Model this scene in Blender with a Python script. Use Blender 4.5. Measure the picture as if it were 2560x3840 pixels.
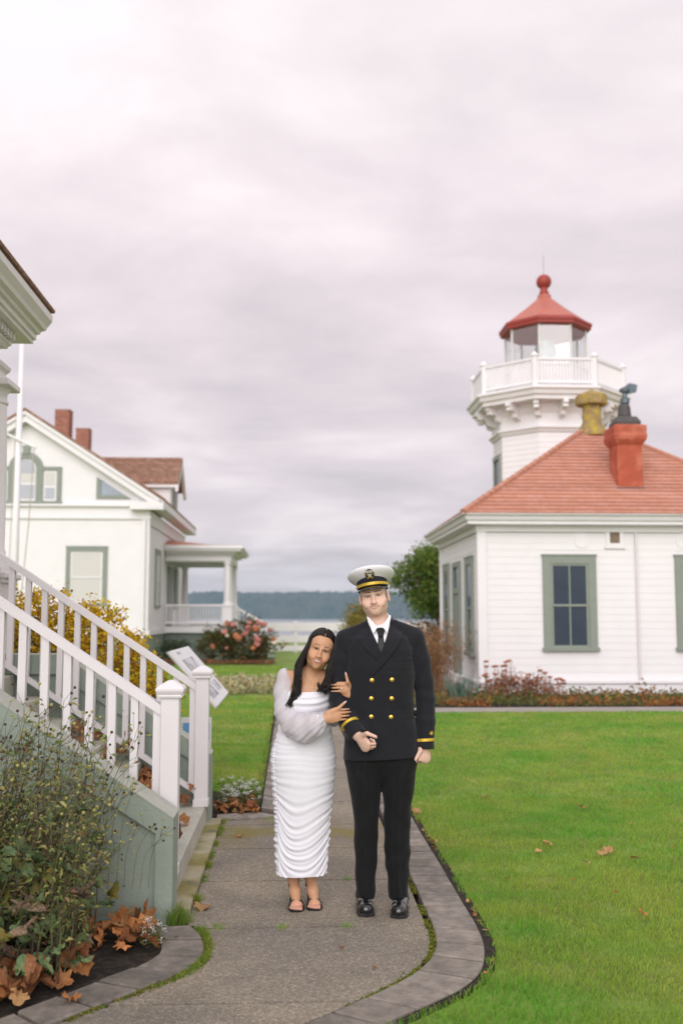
import bpy, bmesh, math, random
import numpy as np
from mathutils import Vector, Matrix, noise as mnoise
from mathutils.bvhtree import BVHTree
R = math.radians
PI = math.pi
scene = bpy.context.scene
for _o in list(bpy.data.objects): bpy.data.objects.remove(_o)
COL = scene.collection
random.seed(7); rng = np.random.default_rng(7)

# ------------------------------------------------------------------ camera
cam_data = bpy.data.cameras.new('camera')
cam = bpy.data.objects.new('camera', cam_data); COL.objects.link(cam)
cam.location = (0, 0, 1.6); cam.rotation_euler = (R(90) + math.atan(242 / 2287), 0, 0)
cam_data.sensor_fit = 'VERTICAL'; cam_data.sensor_height = 36; cam_data.lens = 35.0
cam_data.clip_start = 0.1; cam_data.clip_end = 20000
cam_data.dof.use_dof = True; cam_data.dof.focus_distance = 5.6; cam_data.dof.aperture_fstop = 1.8
scene.camera = cam

# ------------------------------------------------------------------ world: overcast sky
world = bpy.data.worlds.new('World'); scene.world = world; world.use_nodes = True
SUN_EL, SUN_AZ = R(27), R(190)      # behind the camera, a little to the left (clockwise from +Y)
def build_world():
    nt = world.node_tree; nt.nodes.clear(); N = nt.nodes.new; Lk = nt.links.new
    out = N('ShaderNodeOutputWorld'); bg = N('ShaderNodeBackground'); Lk(bg.outputs[0], out.inputs[0])
    tc = N('ShaderNodeTexCoord'); sep = N('ShaderNodeSeparateXYZ'); Lk(tc.outputs['Generated'], sep.inputs[0])
    def math_(op, a, b=None, c=None):
        n = N('ShaderNodeMath'); n.operation = op
        for i, v in enumerate((a, b, c)):
            if v is None: continue
            if isinstance(v, (int, float)): n.inputs[i].default_value = v
            else: Lk(v, n.inputs[i])
        return n.outputs[0]
    z = math_('MAXIMUM', sep.outputs['Z'], 0.0)
    zd = math_('ADD', z, 0.10)
    cx = math_('DIVIDE', sep.outputs['X'], zd); cy = math_('DIVIDE', sep.outputs['Y'], zd)
    com = N('ShaderNodeCombineXYZ'); Lk(cx, com.inputs[0]); Lk(cy, com.inputs[1]); com.inputs[2].default_value = 3.7
    def noise(scale, detail, rough, dist=0.0):
        n = N('ShaderNodeTexNoise'); n.inputs['Scale'].default_value = scale; n.inputs['Detail'].default_value = detail
        n.inputs['Roughness'].default_value = rough; n.inputs['Distortion'].default_value = dist
        Lk(com.outputs[0], n.inputs['Vector']); return n.outputs['Fac']
    n1 = noise(0.85, 6, 0.55, 0.5); n2 = noise(2.6, 5, 0.58, 0.35)
    c = math_('ADD', math_('MULTIPLY', n1, 0.74), math_('MULTIPLY', n2, 0.26))
    ramp = N('ShaderNodeValToRGB'); Lk(c, ramp.inputs[0])
    e = ramp.color_ramp.elements
    e[0].position = 0.36; e[0].color = (0.590, 0.520, 0.545, 1)
    e[1].position = 0.62; e[1].color = (0.850, 0.755, 0.768, 1)
    m = e.new(0.49); m.color = (0.705, 0.616, 0.638, 1)
    # the overcast brightens evenly towards the zenith
    zr = N('ShaderNodeMapRange'); Lk(z, zr.inputs['Value']); zr.interpolation_type = 'SMOOTHSTEP'
    zr.inputs['From Min'].default_value = 0.2; zr.inputs['From Max'].default_value = 1.0
    zr.inputs['To Min'].default_value = 0.0; zr.inputs['To Max'].default_value = 1.0
    mix = N('ShaderNodeMix'); mix.data_type = 'RGBA'; Lk(zr.outputs[0], mix.inputs['Factor'])
    Lk(ramp.outputs[0], mix.inputs['A'])
    hi = N('ShaderNodeMix'); hi.data_type = 'RGBA'; hi.blend_type = 'ADD'; hi.inputs['Factor'].default_value = 1
    Lk(ramp.outputs[0], hi.inputs['A']); hi.inputs['B'].default_value = (0.11, 0.16, 0.15, 1)
    Lk(hi.outputs['Result'], mix.inputs['B'])
    sky = N('ShaderNodeTexSky'); sky.sky_type = 'NISHITA'; sky.sun_disc = False
    sky.sun_elevation = SUN_EL; sky.sun_rotation = SUN_AZ
    skm = N('ShaderNodeMix'); skm.data_type = 'RGBA'; skm.blend_type = 'MULTIPLY'; skm.inputs['Factor'].default_value = 1
    Lk(sky.outputs[0], skm.inputs['A']); skm.inputs['B'].default_value = (0.1, 0.1, 0.1, 1)
    fin = N('ShaderNodeMix'); fin.data_type = 'RGBA'; fin.inputs['Factor'].default_value = 0.95   # cloud cover
    Lk(skm.outputs['Result'], fin.inputs['A']); Lk(mix.outputs['Result'], fin.inputs['B'])
    gr = N('ShaderNodeMapRange'); Lk(z, gr.inputs['Value']); gr.inputs['From Max'].default_value = 0.42; gr.inputs['To Min'].default_value = 0.92; gr.inputs['To Max'].default_value = 1.0
    gs = N('ShaderNodeVectorMath'); gs.operation = 'SCALE'; Lk(fin.outputs['Result'], gs.inputs[0]); Lk(gr.outputs[0], gs.inputs['Scale'])
    Lk(gs.outputs[0], bg.inputs['Color']); bg.inputs['Strength'].default_value = 0.635
build_world()
sun_data = bpy.data.lights.new('sun', 'SUN'); sun_data.energy = 1.25; sun_data.angle = R(60); sun_data.color = (1.0, 0.972, 0.965)
sun = bpy.data.objects.new('sun', sun_data); COL.objects.link(sun)
_sd = Vector((math.sin(SUN_AZ) * math.cos(SUN_EL), math.cos(SUN_AZ) * math.cos(SUN_EL), math.sin(SUN_EL)))
sun.rotation_euler = _sd.to_track_quat('Z', 'Y').to_euler(); sun.location = (0, -10, 30)

scene.view_settings.view_transform = 'Standard'; scene.view_settings.look = 'None'
scene.view_settings.exposure = 1.03; scene.view_settings.gamma = 1.0; scene.view_settings.use_curve_mapping = False
scene.render.engine = 'CYCLES'; scene.cycles.use_denoising = True
scene.cycles.max_bounces = 6; scene.cycles.diffuse_bounces = 3; scene.cycles.glossy_bounces = 3
scene.cycles.transmission_bounces = 5; scene.cycles.transparent_max_bounces = 10; scene.cycles.volume_bounces = 0
scene.cycles.caustics_reflective = False; scene.cycles.caustics_refractive = False

# ------------------------------------------------------------------ helpers
TH = R(2.85)                       # the site's axes are turned a little against the camera's
CT, ST = math.cos(TH), math.sin(TH)
def S(u, v, z=0.0): return Vector((CT * u - ST * v, ST * u + CT * v, z))

MATS = {}
def mat(name, col, rough=0.7, var=0.08, vscale=6.0, bump=0.0, bscale=60.0, spec=0.4, metal=0.0, col2=None, c2lo=0.45, c2hi=0.6,
        c2scale=3.0, transl=0.0, rand=0.0, coat=0.0, stretch=None, sheen=0.0, wobj=True, c3=None, c3lo=.6, c3hi=.68, c3scale=9.0, alpha=1.0):
    """one procedural surface: base colour with noise variation, an optional second colour in patches, optional fine relief"""
    if name in MATS: return MATS[name]
    m = bpy.data.materials.new(name); m.use_nodes = True; MATS[name] = m
    nt = m.node_tree; N = nt.nodes.new; Lk = nt.links.new
    b = nt.nodes['Principled BSDF']; out = nt.nodes['Material Output']
    b.inputs['Roughness'].default_value = rough; b.inputs['Metallic'].default_value = metal
    b.inputs['Specular IOR Level'].default_value = spec; b.inputs['Coat Weight'].default_value = coat; b.inputs['Coat Roughness'].default_value = 0.08
    if sheen: b.inputs['Sheen Weight'].default_value = sheen; b.inputs['Sheen Roughness'].default_value = 0.5
    tc = N('ShaderNodeTexCoord'); vec = tc.outputs['Object']
    if not wobj:
        g = N('ShaderNodeNewGeometry'); vec = g.outputs['Position']
    if rand:
        oi = N('ShaderNodeObjectInfo'); ad = N('ShaderNodeVectorMath'); ad.operation = 'ADD'; Lk(vec, ad.inputs[0])
        sc = N('ShaderNodeMath'); sc.operation = 'MULTIPLY'; Lk(oi.outputs['Random'], sc.inputs[0]); sc.inputs[1].default_value = 37.0
        Lk(sc.outputs[0], ad.inputs[1]); vec = ad.outputs[0]
    if stretch:
        mp = N('ShaderNodeMapping'); mp.inputs['Scale'].default_value = stretch; Lk(vec, mp.inputs['Vector']); vec = mp.outputs[0]
    def noise(s, d=4.0, r=0.55):
        n = N('ShaderNodeTexNoise'); n.inputs['Scale'].default_value = s; n.inputs['Detail'].default_value = d; n.inputs['Roughness'].default_value = r
        Lk(vec, n.inputs['Vector']); return n.outputs['Fac']
    def mixc(f, a, bb, blend='MIX'):
        n = N('ShaderNodeMix'); n.data_type = 'RGBA'; n.blend_type = blend
        if isinstance(f, float): n.inputs['Factor'].default_value = f
        else: Lk(f, n.inputs['Factor'])
        for k, v in (('A', a), ('B', bb)):
            if isinstance(v, tuple): n.inputs[k].default_value = (*v[:3], 1)
            else: Lk(v, n.inputs[k])
        return n.outputs['Result']
    def mr(v, lo, hi, a=0.0, bb=1.0):
        n = N('ShaderNodeMapRange'); Lk(v, n.inputs['Value']); n.inputs['From Min'].default_value = lo; n.inputs['From Max'].default_value = hi
        n.inputs['To Min'].default_value = a; n.inputs['To Max'].default_value = bb; return n.outputs[0]
    c = tuple(col)
    if col2 is not None: c = mixc(mr(noise(c2scale, 5), c2lo, c2hi), c, tuple(col2))
    if c3 is not None: c = mixc(mr(noise(c3scale, 6, .65), c3lo, c3hi), c, tuple(c3))
    if var:
        f = mr(noise(vscale, 6, .6), 0.3, 0.7, 1 - var, 1 + var)
        n = N('ShaderNodeVectorMath'); n.operation = 'SCALE'
        if isinstance(c, tuple): n.inputs[0].default_value = c
        else: Lk(c, n.inputs[0])
        Lk(f, n.inputs['Scale']); c = n.outputs[0]
    if rand:
        f = mr(oi.outputs['Random'], 0, 1, 1 - rand, 1 + rand)
        n = N('ShaderNodeVectorMath'); n.operation = 'SCALE'
        if isinstance(c, tuple): n.inputs[0].default_value = c
        else: Lk(c, n.inputs[0])
        Lk(f, n.inputs['Scale']); c = n.outputs[0]
    if isinstance(c, tuple): b.inputs['Base Color'].default_value = (*c, 1)
    else: Lk(c, b.inputs['Base Color'])
    if bump:
        bp = N('ShaderNodeBump'); bp.inputs['Strength'].default_value = 1.0; bp.inputs['Distance'].default_value = bump
        Lk(noise(bscale, 5, .6), bp.inputs['Height']); Lk(bp.outputs[0], b.inputs['Normal'])
    if transl:
        t = N('ShaderNodeBsdfTranslucent'); mx = N('ShaderNodeMixShader'); mx.inputs[0].default_value = transl
        if isinstance(c, tuple): t.inputs[0].default_value = (*c, 1)
        else: Lk(c, t.inputs[0])
        Lk(b.outputs[0], mx.inputs[1]); Lk(t.outputs[0], mx.inputs[2]); Lk(mx.outputs[0], out.inputs[0])
    if alpha < 1:
        t = N('ShaderNodeBsdfTransparent'); mx = N('ShaderNodeMixShader'); mx.inputs[0].default_value = alpha
        Lk(t.outputs[0], mx.inputs[1]); Lk(out.inputs[0].links[0].from_socket, mx.inputs[2]); Lk(mx.outputs[0], out.inputs[0])
    return m

def link(o, parent=None):
    COL.objects.link(o)
    if parent is not None: o.parent = parent
    return o
def obj(name, V, F, m, parent=None, smooth=False, loc=None, colors=None):
    me = bpy.data.meshes.new(name)
    if isinstance(V, np.ndarray): V = V.tolist()
    if isinstance(F, np.ndarray): F = F.tolist()
    me.from_pydata(V, [], F); me.update()
    if m is not None: me.materials.append(m)
    if smooth: me.polygons.foreach_set('use_smooth', [True] * len(me.polygons))
    if colors is not None:
        a = me.color_attributes.new('tint', 'FLOAT_COLOR', 'POINT')
        cc = np.ones((len(V), 4), np.float32); cc[:, :3] = colors
        a.data.foreach_set('color', cc.ravel())
    o = bpy.data.objects.new(name, me); link(o, parent)
    if loc is not None: o.location = loc
    return o
def tag(o, label=None, cat=None, group=None, kind=None):
    if label: o['label'] = label
    if cat: o['category'] = cat
    if group: o['group'] = group
    if kind: o['kind'] = kind
    return o
def thing(name, label, cat, u, v, z=0.0, group=None, rot=0.0):
    o = bpy.data.objects.new(name, None); COL.objects.link(o); o.empty_display_size = 0.2
    o.location = S(u, v, z); o.rotation_euler = (0, 0, TH + rot)
    return tag(o, label, cat, group)
def copy_tree(o, parent=None):
    c = o.copy(); COL.objects.link(c); c.parent = parent
    for ch in list(o.children): copy_tree(ch, c)
    return c

class Geo:
    """collects vertices and faces in site coordinates; build() makes one mesh object"""
    def __init__(s): s.V = []; s.F = []
    def add(s, V, F):
        n = len(s.V); s.V += [tuple(p) for p in V]; s.F += [tuple(i + n for i in f) for f in F]; return s
    def box(s, x0, x1, y0, y1, z0, z1):
        V = [(x, y, z) for z in (z0, z1) for y in (y0, y1) for x in (x0, x1)]
        return s.add(V, [(0, 2, 3, 1), (4, 5, 7, 6), (0, 1, 5, 4), (2, 6, 7, 3), (0, 4, 6, 2), (1, 3, 7, 5)])
    def bbox(s, x0, x1, y0, y1, z0, z1, b):
        bm = bmesh.new(); bmesh.ops.create_cube(bm, size=1)
        for v in bm.verts:
            v.co = ((x0 + x1) / 2 + v.co.x * (x1 - x0), (y0 + y1) / 2 + v.co.y * (y1 - y0), (z0 + z1) / 2 + v.co.z * (z1 - z0))
        bmesh.ops.bevel(bm, geom=bm.edges[:], offset=b, segments=1, affect='EDGES')
        bm.verts.index_update(); V = [v.co.copy() for v in bm.verts]; F = [[v.index for v in f.verts] for f in bm.faces]; bm.free()
        return s.add(V, F)
    def prism(s, poly, axis, a0, a1):
        """extrude a 2-D polygon along an axis: axis 'u' -> poly in (v,z); 'v' -> (u,z); 'z' -> (u,v)"""
        n = len(poly)
        def P(p, a): return {'u': (a, p[0], p[1]), 'v': (p[0], a, p[1]), 'z': (p[0], p[1], a)}[axis]
        V = [P(p, a0) for p in poly] + [P(p, a1) for p in poly]
        F = [tuple(range(n))[::-1], tuple(range(n, 2 * n))] + [(i, (i + 1) % n, n + (i + 1) % n, n + i) for i in range(n)]
        return s.add(V, F)
    def lathe(s, prof, c, n=16, ang=0.0, close=True):
        V = []; F = []
        for r, z in prof:
            for k in range(n):
                a = ang + 2 * PI * k / n; V.append((c[0] + r * math.sin(a), c[1] - r * math.cos(a), c[2] + z))
        m = len(prof)
        for i in range(m - 1):
            for k in range(n): F.append((i * n + k, i * n + (k + 1) % n, (i + 1) * n + (k + 1) % n, (i + 1) * n + k))
        if close: F.append(tuple(range(n))[::-1]); F.append(tuple(range((m - 1) * n, m * n)))
        return s.add(V, F)
    def tube(s, pts, rad, n=6, cap=True):
        pts = [Vector(p) for p in pts]; k = len(pts)
        if isinstance(rad, (int, float)): rad = [rad] * k
        V = []; F = []; prev = None
        for i, p in enumerate(pts):
            d = (pts[min(i + 1, k - 1)] - pts[max(i - 1, 0)])
            if d.length < 1e-9: d = Vector((0, 0, 1))
            d.normalize()
            if prev is None:
                a = d.orthogonal().normalized()
            else:
                a = prev - d * prev.dot(d)
                a = a.normalized() if a.length > 1e-6 else d.orthogonal().normalized()
            prev = a; b = d.cross(a)
            for j in range(n):
                t = 2 * PI * j / n; V.append(p + (a * math.cos(t) + b * math.sin(t)) * rad[i])
        for i in range(k - 1):
            for j in range(n): F.append((i * n + j, i * n + (j + 1) % n, (i + 1) * n + (j + 1) % n, (i + 1) * n + j))
        if cap: F.append(tuple(range(n))[::-1]); F.append(tuple(range((k - 1) * n, k * n)))
        return s.add(V, F)
    def build(s, name, m, parent, origin=(0, 0, 0), smooth=False):
        ox, oy, oz = origin
        V = [(x - ox, y - oy, z - oz) for x, y, z in s.V]
        return obj(name, V, s.F, m, parent, smooth)

class Thing:
    """a top-level Empty at (u,v,z); its parts are given in site coordinates"""
    def __init__(s, name, label, cat, u, v, z=0.0, group=None):
        s.o = (u, v, z); s.e = thing(name, label, cat, u, v, z, group)
    def box(s, name, x0, x1, y0, y1, z0, z1, m, parent=None, b=0.0):
        g = Geo(); g.bbox(x0, x1, y0, y1, z0, z1, b) if b else g.box(x0, x1, y0, y1, z0, z1)
        return s.part(name, g, m, parent)
    def part(s, name, g, m, parent=None, smooth=False):
        o = g.build(name, m, parent or s.e, s.o, smooth)
        return o
def structure(name, V, F, m, smooth=False):
    o = obj(name, V, F, m, None, smooth); o['kind'] = 'structure'; o['label'] = None if False else name.replace('_', ' ')
    return o
# ================================================================== setting: ground, path, water, far shore
WHITE = mat('white_paint', (0.765, 0.745, 0.755), 0.55, 0.025, 2.0, bump=0.0006, bscale=25)
WHITE_N = mat('white_paint_near', (0.79, 0.755, 0.775), 0.45, 0.03, 5.0, bump=0.0007, bscale=90, c3=(0.62, 0.57, 0.56), c3lo=.70, c3hi=.78, c3scale=14, stretch=(1, 1, .35))
SAGE = mat('sage_trim_paint', (0.235, 0.265, 0.225), 0.55, 0.05, 5)
SAGE_W = mat('sage_masonry_paint', (0.300, 0.355, 0.300), 0.6, 0.10, 3.0, bump=0.004, bscale=34, c3=(0.34, 0.395, 0.34), c3lo=.5, c3hi=.75, c3scale=2.2)
SAGE_L = mat('sage_coping_paint', (0.42, 0.435, 0.375), 0.6, 0.08, 4.0, bump=0.0015, bscale=60, c3=(0.50, 0.50, 0.44), c3lo=.5, c3hi=.7, c3scale=3)
SOIL = mat('garden_soil', (0.020, 0.015, 0.011), 0.95, 0.35, 30, bump=0.02, bscale=45, col2=(0.045, 0.034, 0.024), c2scale=18)
LAWN = mat('lawn_ground', (0.15, 0.25, 0.035), 0.9, 0.3, 1.3, bump=0.01, bscale=60, col2=(0.22, 0.26, 0.055), c2scale=0.9)
PAVER = mat('paver_stone', (0.255, 0.220, 0.190), 0.85, 0.28, 18, bump=0.004, bscale=120, rand=0.16, col2=(0.175, 0.153, 0.134), c2scale=3.5, c3=(0.27, 0.225, 0.15), c3lo=.62, c3hi=.8, c3scale=2.5)
KERB = mat('mossy_concrete', (0.36, 0.32, 0.215), 0.9, 0.2, 8, bump=0.004, bscale=70, col2=(0.24, 0.205, 0.065), c2lo=.42, c2hi=.6, c2scale=3.2, c3=(0.10, 0.105, 0.075), c3lo=.6, c3hi=.72, c3scale=4)

def concrete():
    m = bpy.data.materials.new('exposed_aggregate_concrete'); m.use_nodes = True
    nt = m.node_tree; N = nt.nodes.new; Lk = nt.links.new; b = nt.nodes['Principled BSDF']
    g = N('ShaderNodeNewGeometry'); P = g.outputs['Position']
    def noise(s, d, r):
        n = N('ShaderNodeTexNoise'); n.inputs['Scale'].default_value = s; n.inputs['Detail'].default_value = d; n.inputs['Roughness'].default_value = r; Lk(P, n.inputs['Vector']); return n.outputs['Fac']
    def ramp(v, *st):
        n = N('ShaderNodeValToRGB'); Lk(v, n.inputs[0]); e = n.color_ramp.elements
        e[0].position, e[0].color = st[0][0], (*st[0][1], 1); e[1].position, e[1].color = st[-1][0], (*st[-1][1], 1)
        for p, c in st[1:-1]: x = e.new(p); x.color = (*c, 1)
        return n.outputs[0]
    def mix(f, a, bb, bl='MIX'):
        n = N('ShaderNodeMix'); n.data_type = 'RGBA'; n.blend_type = bl
        if isinstance(f, float): n.inputs['Factor'].default_value = f
        else: Lk(f, n.inputs['Factor'])
        for k, v in (('A', a), ('B', bb)):
            if isinstance(v, tuple): n.inputs[k].default_value = (*v, 1)
            else: Lk(v, n.inputs[k])
        return n.outputs['Result']
    v1 = N('ShaderNodeTexVoronoi'); v1.inputs['Scale'].default_value = 120; Lk(P, v1.inputs['Vector'])
    bw = N('ShaderNodeSeparateColor'); Lk(v1.outputs['Color'], bw.inputs[0])
    pebbles = ramp(bw.outputs[0], (0.0, (0.07, 0.063, 0.055)), (0.45, (0.165, 0.145, 0.123)), (0.8, (0.28, 0.245, 0.205)), (1.0, (0.50, 0.44, 0.37)))
    base = mix(0.42, (0.215, 0.187, 0.158), pebbles)
    c = mix(ramp(noise(1.1, 6, .6), (.35, (0, 0, 0)), (.68, (1, 1, 1))), base, mix(1.0, base, (1.42, 1.36, 1.22), 'MULTIPLY'))
    c = mix(ramp(noise(2.3, 6, .62), (.52, (0, 0, 0)), (.74, (.75, .75, .75))), c, mix(1.0, c, (0.62, 0.62, 0.62), 'MULTIPLY'))
    # moss creeping in where the path meets the planted border
    sx = N('ShaderNodeSeparateXYZ'); Lk(P, sx.inputs[0])
    mr = N('ShaderNodeMapRange'); Lk(sx.outputs['Y'], mr.inputs['Value']); mr.inputs['From Min'].default_value = 7.0; mr.inputs['From Max'].default_value = 7.55
    mr2 = N('ShaderNodeMapRange'); Lk(sx.outputs['Y'], mr2.inputs['Value']); mr2.inputs['From Min'].default_value = 8.3; mr2.inputs['From Max'].default_value = 7.8
    mm = N('ShaderNodeMath'); mm.operation = 'MULTIPLY'; Lk(mr.outputs[0], mm.inputs[0]); Lk(mr2.outputs[0], mm.inputs[1])
    ms = N('ShaderNodeMath'); ms.operation = 'MULTIPLY'; Lk(mm.outputs[0], ms.inputs[0]); Lk(ramp(noise(3.2, 5, .6), (.38, (0, 0, 0)), (.62, (1, 1, 1))), ms.inputs[1])
    c = mix(ms.outputs[0], c, (0.21, 0.175, 0.06))
    Lk(c, b.inputs['Base Color']); b.inputs['Roughness'].default_value = 0.8; b.inputs['Specular IOR Level'].default_value = 0.3
    bp = N('ShaderNodeBump'); bp.inputs['Distance'].default_value = 0.004; bp.inputs['Strength'].default_value = 0.8
    Lk(v1.outputs['Distance'], bp.inputs['Height']); bp.invert = True; Lk(bp.outputs[0], b.inputs['Normal'])
    return m
CONC = concrete()

def sheet(name, poly, z, m, kind='structure', label=None):
    V = [S(u, v, z) for u, v in poly]
    o = obj(name, V, [tuple(range(len(V)))], m); o['kind'] = kind; o['label'] = label or name.replace('_', ' '); return o
# the ground: one sheet out to the sea wall, then the water
def gridsheet(name, u0, u1, v0, v1, nu, nv, zf, m, label):
    us = np.linspace(u0, u1, nu); vs = np.linspace(v0, v1, nv); V = []; F = []
    for v in vs:
        for u in us: p = S(u, v, zf(u, v)); V.append(p)
    for j in range(nv - 1):
        for i in range(nu - 1): F.append((j * nu + i, j * nu + i + 1, (j + 1) * nu + i + 1, (j + 1) * nu + i))
    o = obj(name, V, F, m, None, True); o['kind'] = 'structure'; o['label'] = label; return o
gridsheet('ground', -70, 70, -12, 66, 57, 40, lambda u, v: -0.05, LAWN, 'wide mown lawn reaching to the shore')
WATER = mat('sea_water', (0.13, 0.16, 0.18), 0.18, 0.05, 0.02, bump=0.25, bscale=0.25, wobj=False)
gridsheet('water', -9000, 9000, 64, 9500, 3, 3, lambda u, v: -3.6, WATER, 'grey sound beyond the shore')
BEACH = mat('sea_wall_stone', (0.30, 0.27, 0.24), 0.9, 0.2, 2)
g = Geo().box(-70, 70, 65.4, 66.6, -3.9, -0.02); sw = g.build('sea_wall', BEACH, None); sw.rotation_euler = (0, 0, TH); sw['kind'] = 'structure'; sw['label'] = 'low stone sea wall'

# far shore: wooded hills across the water, trees as real relief on the slopes
HILL = mat('far_forest', (0.030, 0.050, 0.030), 0.95, 0.45, 0.03, wobj=False, col2=(0.060, 0.062, 0.034), c2scale=0.012, c3=(0.15, 0.12, 0.10), c3lo=.66, c3hi=.74, c3scale=0.02)
def far_hills():
    D0 = 3000.0; nx, ny = 640, 15; xs = np.linspace(-1700, 1700, nx); V = []; F = []
    rr = np.random.default_rng(3)
    for j in range(ny):
        t = j / (ny - 1); y = D0 + 420 * t
        for i, x in enumerate(xs):
            top = 84 + 12 * mnoise.noise((x * 0.0016, 2.1, 0)) + 6 * mnoise.noise((x * 0.006, 7.3, 0))
            if x < -420: top -= min(1, (-420 - x) / 160) * 16 * (0.6 + 0.5 * mnoise.noise((x * 0.01, 1, 4)))
            top += 2.5 * abs(rr.normal()) + 3 * mnoise.noise((x * 0.05, 0.3, 2))
            z = -3.6 + (top + 3.6) * math.sin(t * PI / 2) ** 0.8 + (rr.normal() * 2.2 if 0 < j else 0)
            V.append((x + (rr.normal() * 1.5), y + (rr.normal() * 6 if j else 0), z if j else -6))
    for j in range(ny - 1):
        for i in range(nx - 1): F.append((j * nx + i, j * nx + i + 1, (j + 1) * nx + i + 1, (j + 1) * nx + i))
    o = obj('hills', V, F, HILL, None, False); o['kind'] = 'structure'; o['label'] = 'wooded hills across the water'
far_hills()
HAZE = bpy.data.materials.new('sea_haze'); HAZE.use_nodes = True
_nt = HAZE.node_tree; _nt.nodes.clear(); _o = _nt.nodes.new('ShaderNodeOutputMaterial'); _v = _nt.nodes.new('ShaderNodeVolumePrincipled')
_v.inputs['Color'].default_value = (0.45, 0.65, 0.83, 1); _v.inputs['Density'].default_value = 0.00018; _v.inputs['Anisotropy'].default_value = 0.0
_nt.links.new(_v.outputs[0], _o.inputs['Volume'])
g = Geo().box(-2600, 2600, -40, 3600, -7, 140); hz = g.build('haze', HAZE, None); hz['kind'] = 'stuff'; hz['label'] = 'pale blue haze over the water'

# ---------------------------------------------------------------- path: concrete slabs and paver edging
path = bpy.data.objects.new('path', None); COL.objects.link(path); path['kind'] = 'structure'; path['label'] = 'exposed aggregate concrete path edged with pavers'
path.rotation_euler = (0, 0, TH)
RIN = [(0.745, 30.0), (0.745, 6.3), (0.742, 5.72), (0.742, 5.3), (0.722, 5.06), (0.682, 4.89), (0.61, 4.73), (0.5, 4.56), (0.25, 4.29), (0.11, 4.15), (-0.05, 4.0), (-0.3, 3.8)]
ROUT = [(0.968, 30.0), (0.968, 6.3), (0.968, 5.72), (0.967, 5.3), (0.945, 4.97), (0.87, 4.67), (0.77, 4.50), (0.67, 4.385), (0.42, 4.15), (0.30, 4.02), (0.12, 3.86), (-0.15, 3.64)]
LOUT = [(-0.525, 5.40), (-0.452, 5.26), (-0.418, 5.10), (-0.410, 4.95), (-0.43, 4.83), (-0.50, 4.68), (-0.64, 4.52), (-0.78, 4.36), (-0.93, 4.18), (-1.12, 3.95)]
LIN = [(-0.70, 5.38), (-0.655, 5.24), (-0.627, 5.10), (-0.613, 5.0), (-0.632, 4.92), (-0.69, 4.80), (-0.79, 4.68), (-0.91, 4.53), (-1.055, 4.34), (-1.24, 4.12)]
def resample(pl, step=None, n=None):
    p = np.array(pl, float); d = np.r_[0, np.cumsum(np.hypot(*np.diff(p, axis=0).T))]
    t = np.linspace(0, d[-1], n or max(2, int(round(d[-1] / step)) + 1)); return np.c_[np.interp(t, d, p[:, 0]), np.interp(t, d, p[:, 1])]
def smooth_pl(pl, it=2):
    p = np.array(pl, float)
    for _ in range(it):
        q = [p[0]]
        for a, b in zip(p[:-1], p[1:]): q += [a * .75 + b * .25, a * .25 + b * .75]
        q.append(p[-1]); p = np.array(q)
    return p
def inside_path(u, v):
    rl = np.interp(v, [p[1] for p in RIN[::-1]], [p[0] for p in RIN[::-1]]) - 0.034
    if v > 8.3: ll = -0.03
    elif v > 5.4: ll = -0.535
    else: ll = np.interp(v, [p[1] for p in LOUT[::-1]], [p[0] for p in LOUT[::-1]]) + 0.02
    return ll, rl
# concrete slabs between the saw-cut joints
joints = [3.3, 4.36, 5.37, 6.30, 7.15, 7.95, 8.9, 10.2, 11.6, 13.0, 14.6, 16.2, 18, 20, 22.5, 25, 28]
for a, b in zip(joints[:-1], joints[1:]):
    vs = np.linspace(a + 0.007, b - 0.007, 14); lo = []; hi = []
    for v in vs:
        l, r = inside_path(0, v); lo.append((l, v)); hi.append((r, v))
    poly = lo + hi[::-1]
    g = Geo(); g.prism([tuple(p) for p in poly][::-1], 'z', -0.06, 0.0); g.build('slab', CONC, path)
# earth under the joints
o = sheet('path_bed', [(-1.6, 3.0), (1.02, 3.0), (1.02, 30), (-0.3, 30), (-0.3, 8.6), (-0.62, 8.6), (-0.62, 5.0), (-1.6, 5.0)], -0.045, SOIL, label='dark earth in the joints of the path')
def pavers(inner, outer, length, name='paver', zt=0.012):
    pi_ = smooth_pl(inner); po = smooth_pl(outer); n = 400
    a = resample(pi_, n=n); b = resample(po, n=n); mid = (a + b) / 2
    d = np.r_[0, np.cumsum(np.hypot(*np.diff(mid, axis=0).T))]; k = max(1, int(round(d[-1] / length)))
    for i in range(k):
        t0, t1 = d[-1] * i / k + 0.0095, d[-1] * (i + 1) / k - 0.0095
        ts = np.linspace(t0, t1, 4)
        A = [(np.interp(t, d, a[:, 0]), np.interp(t, d, a[:, 1])) for t in ts]; B = [(np.interp(t, d, b[:, 0]), np.interp(t, d, b[:, 1])) for t in ts]
        if max(p[1] for p in A) > 24: continue
        g = Geo(); dz = random.uniform(-.003, .003); tl = random.uniform(-.002, .002)
        poly = A + B[::-1]; c = np.mean(poly, axis=0); m = len(poly)
        V = [(p[0], p[1], -0.06) for p in poly] + [(p[0], p[1], zt - 0.006 + dz) for p in poly] + [(c[0] + (p[0] - c[0]) * .955, c[1] + (p[1] - c[1]) * .955, zt + dz + tl * (p[0] - c[0]) * 8) for p in poly]
        F = [(i2, (i2 + 1) % m, m + (i2 + 1) % m, m + i2) for i2 in range(m)] + [(m + i2, m + (i2 + 1) % m, 2 * m + (i2 + 1) % m, 2 * m + i2) for i2 in range(m)] + [tuple(range(2 * m, 3 * m))]
        g.add(V, F); o = g.build(name, PAVER, path)
pavers([(.745, 24), (.745, 6.35)], [(.968, 24), (.968, 6.35)], 0.2)
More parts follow.
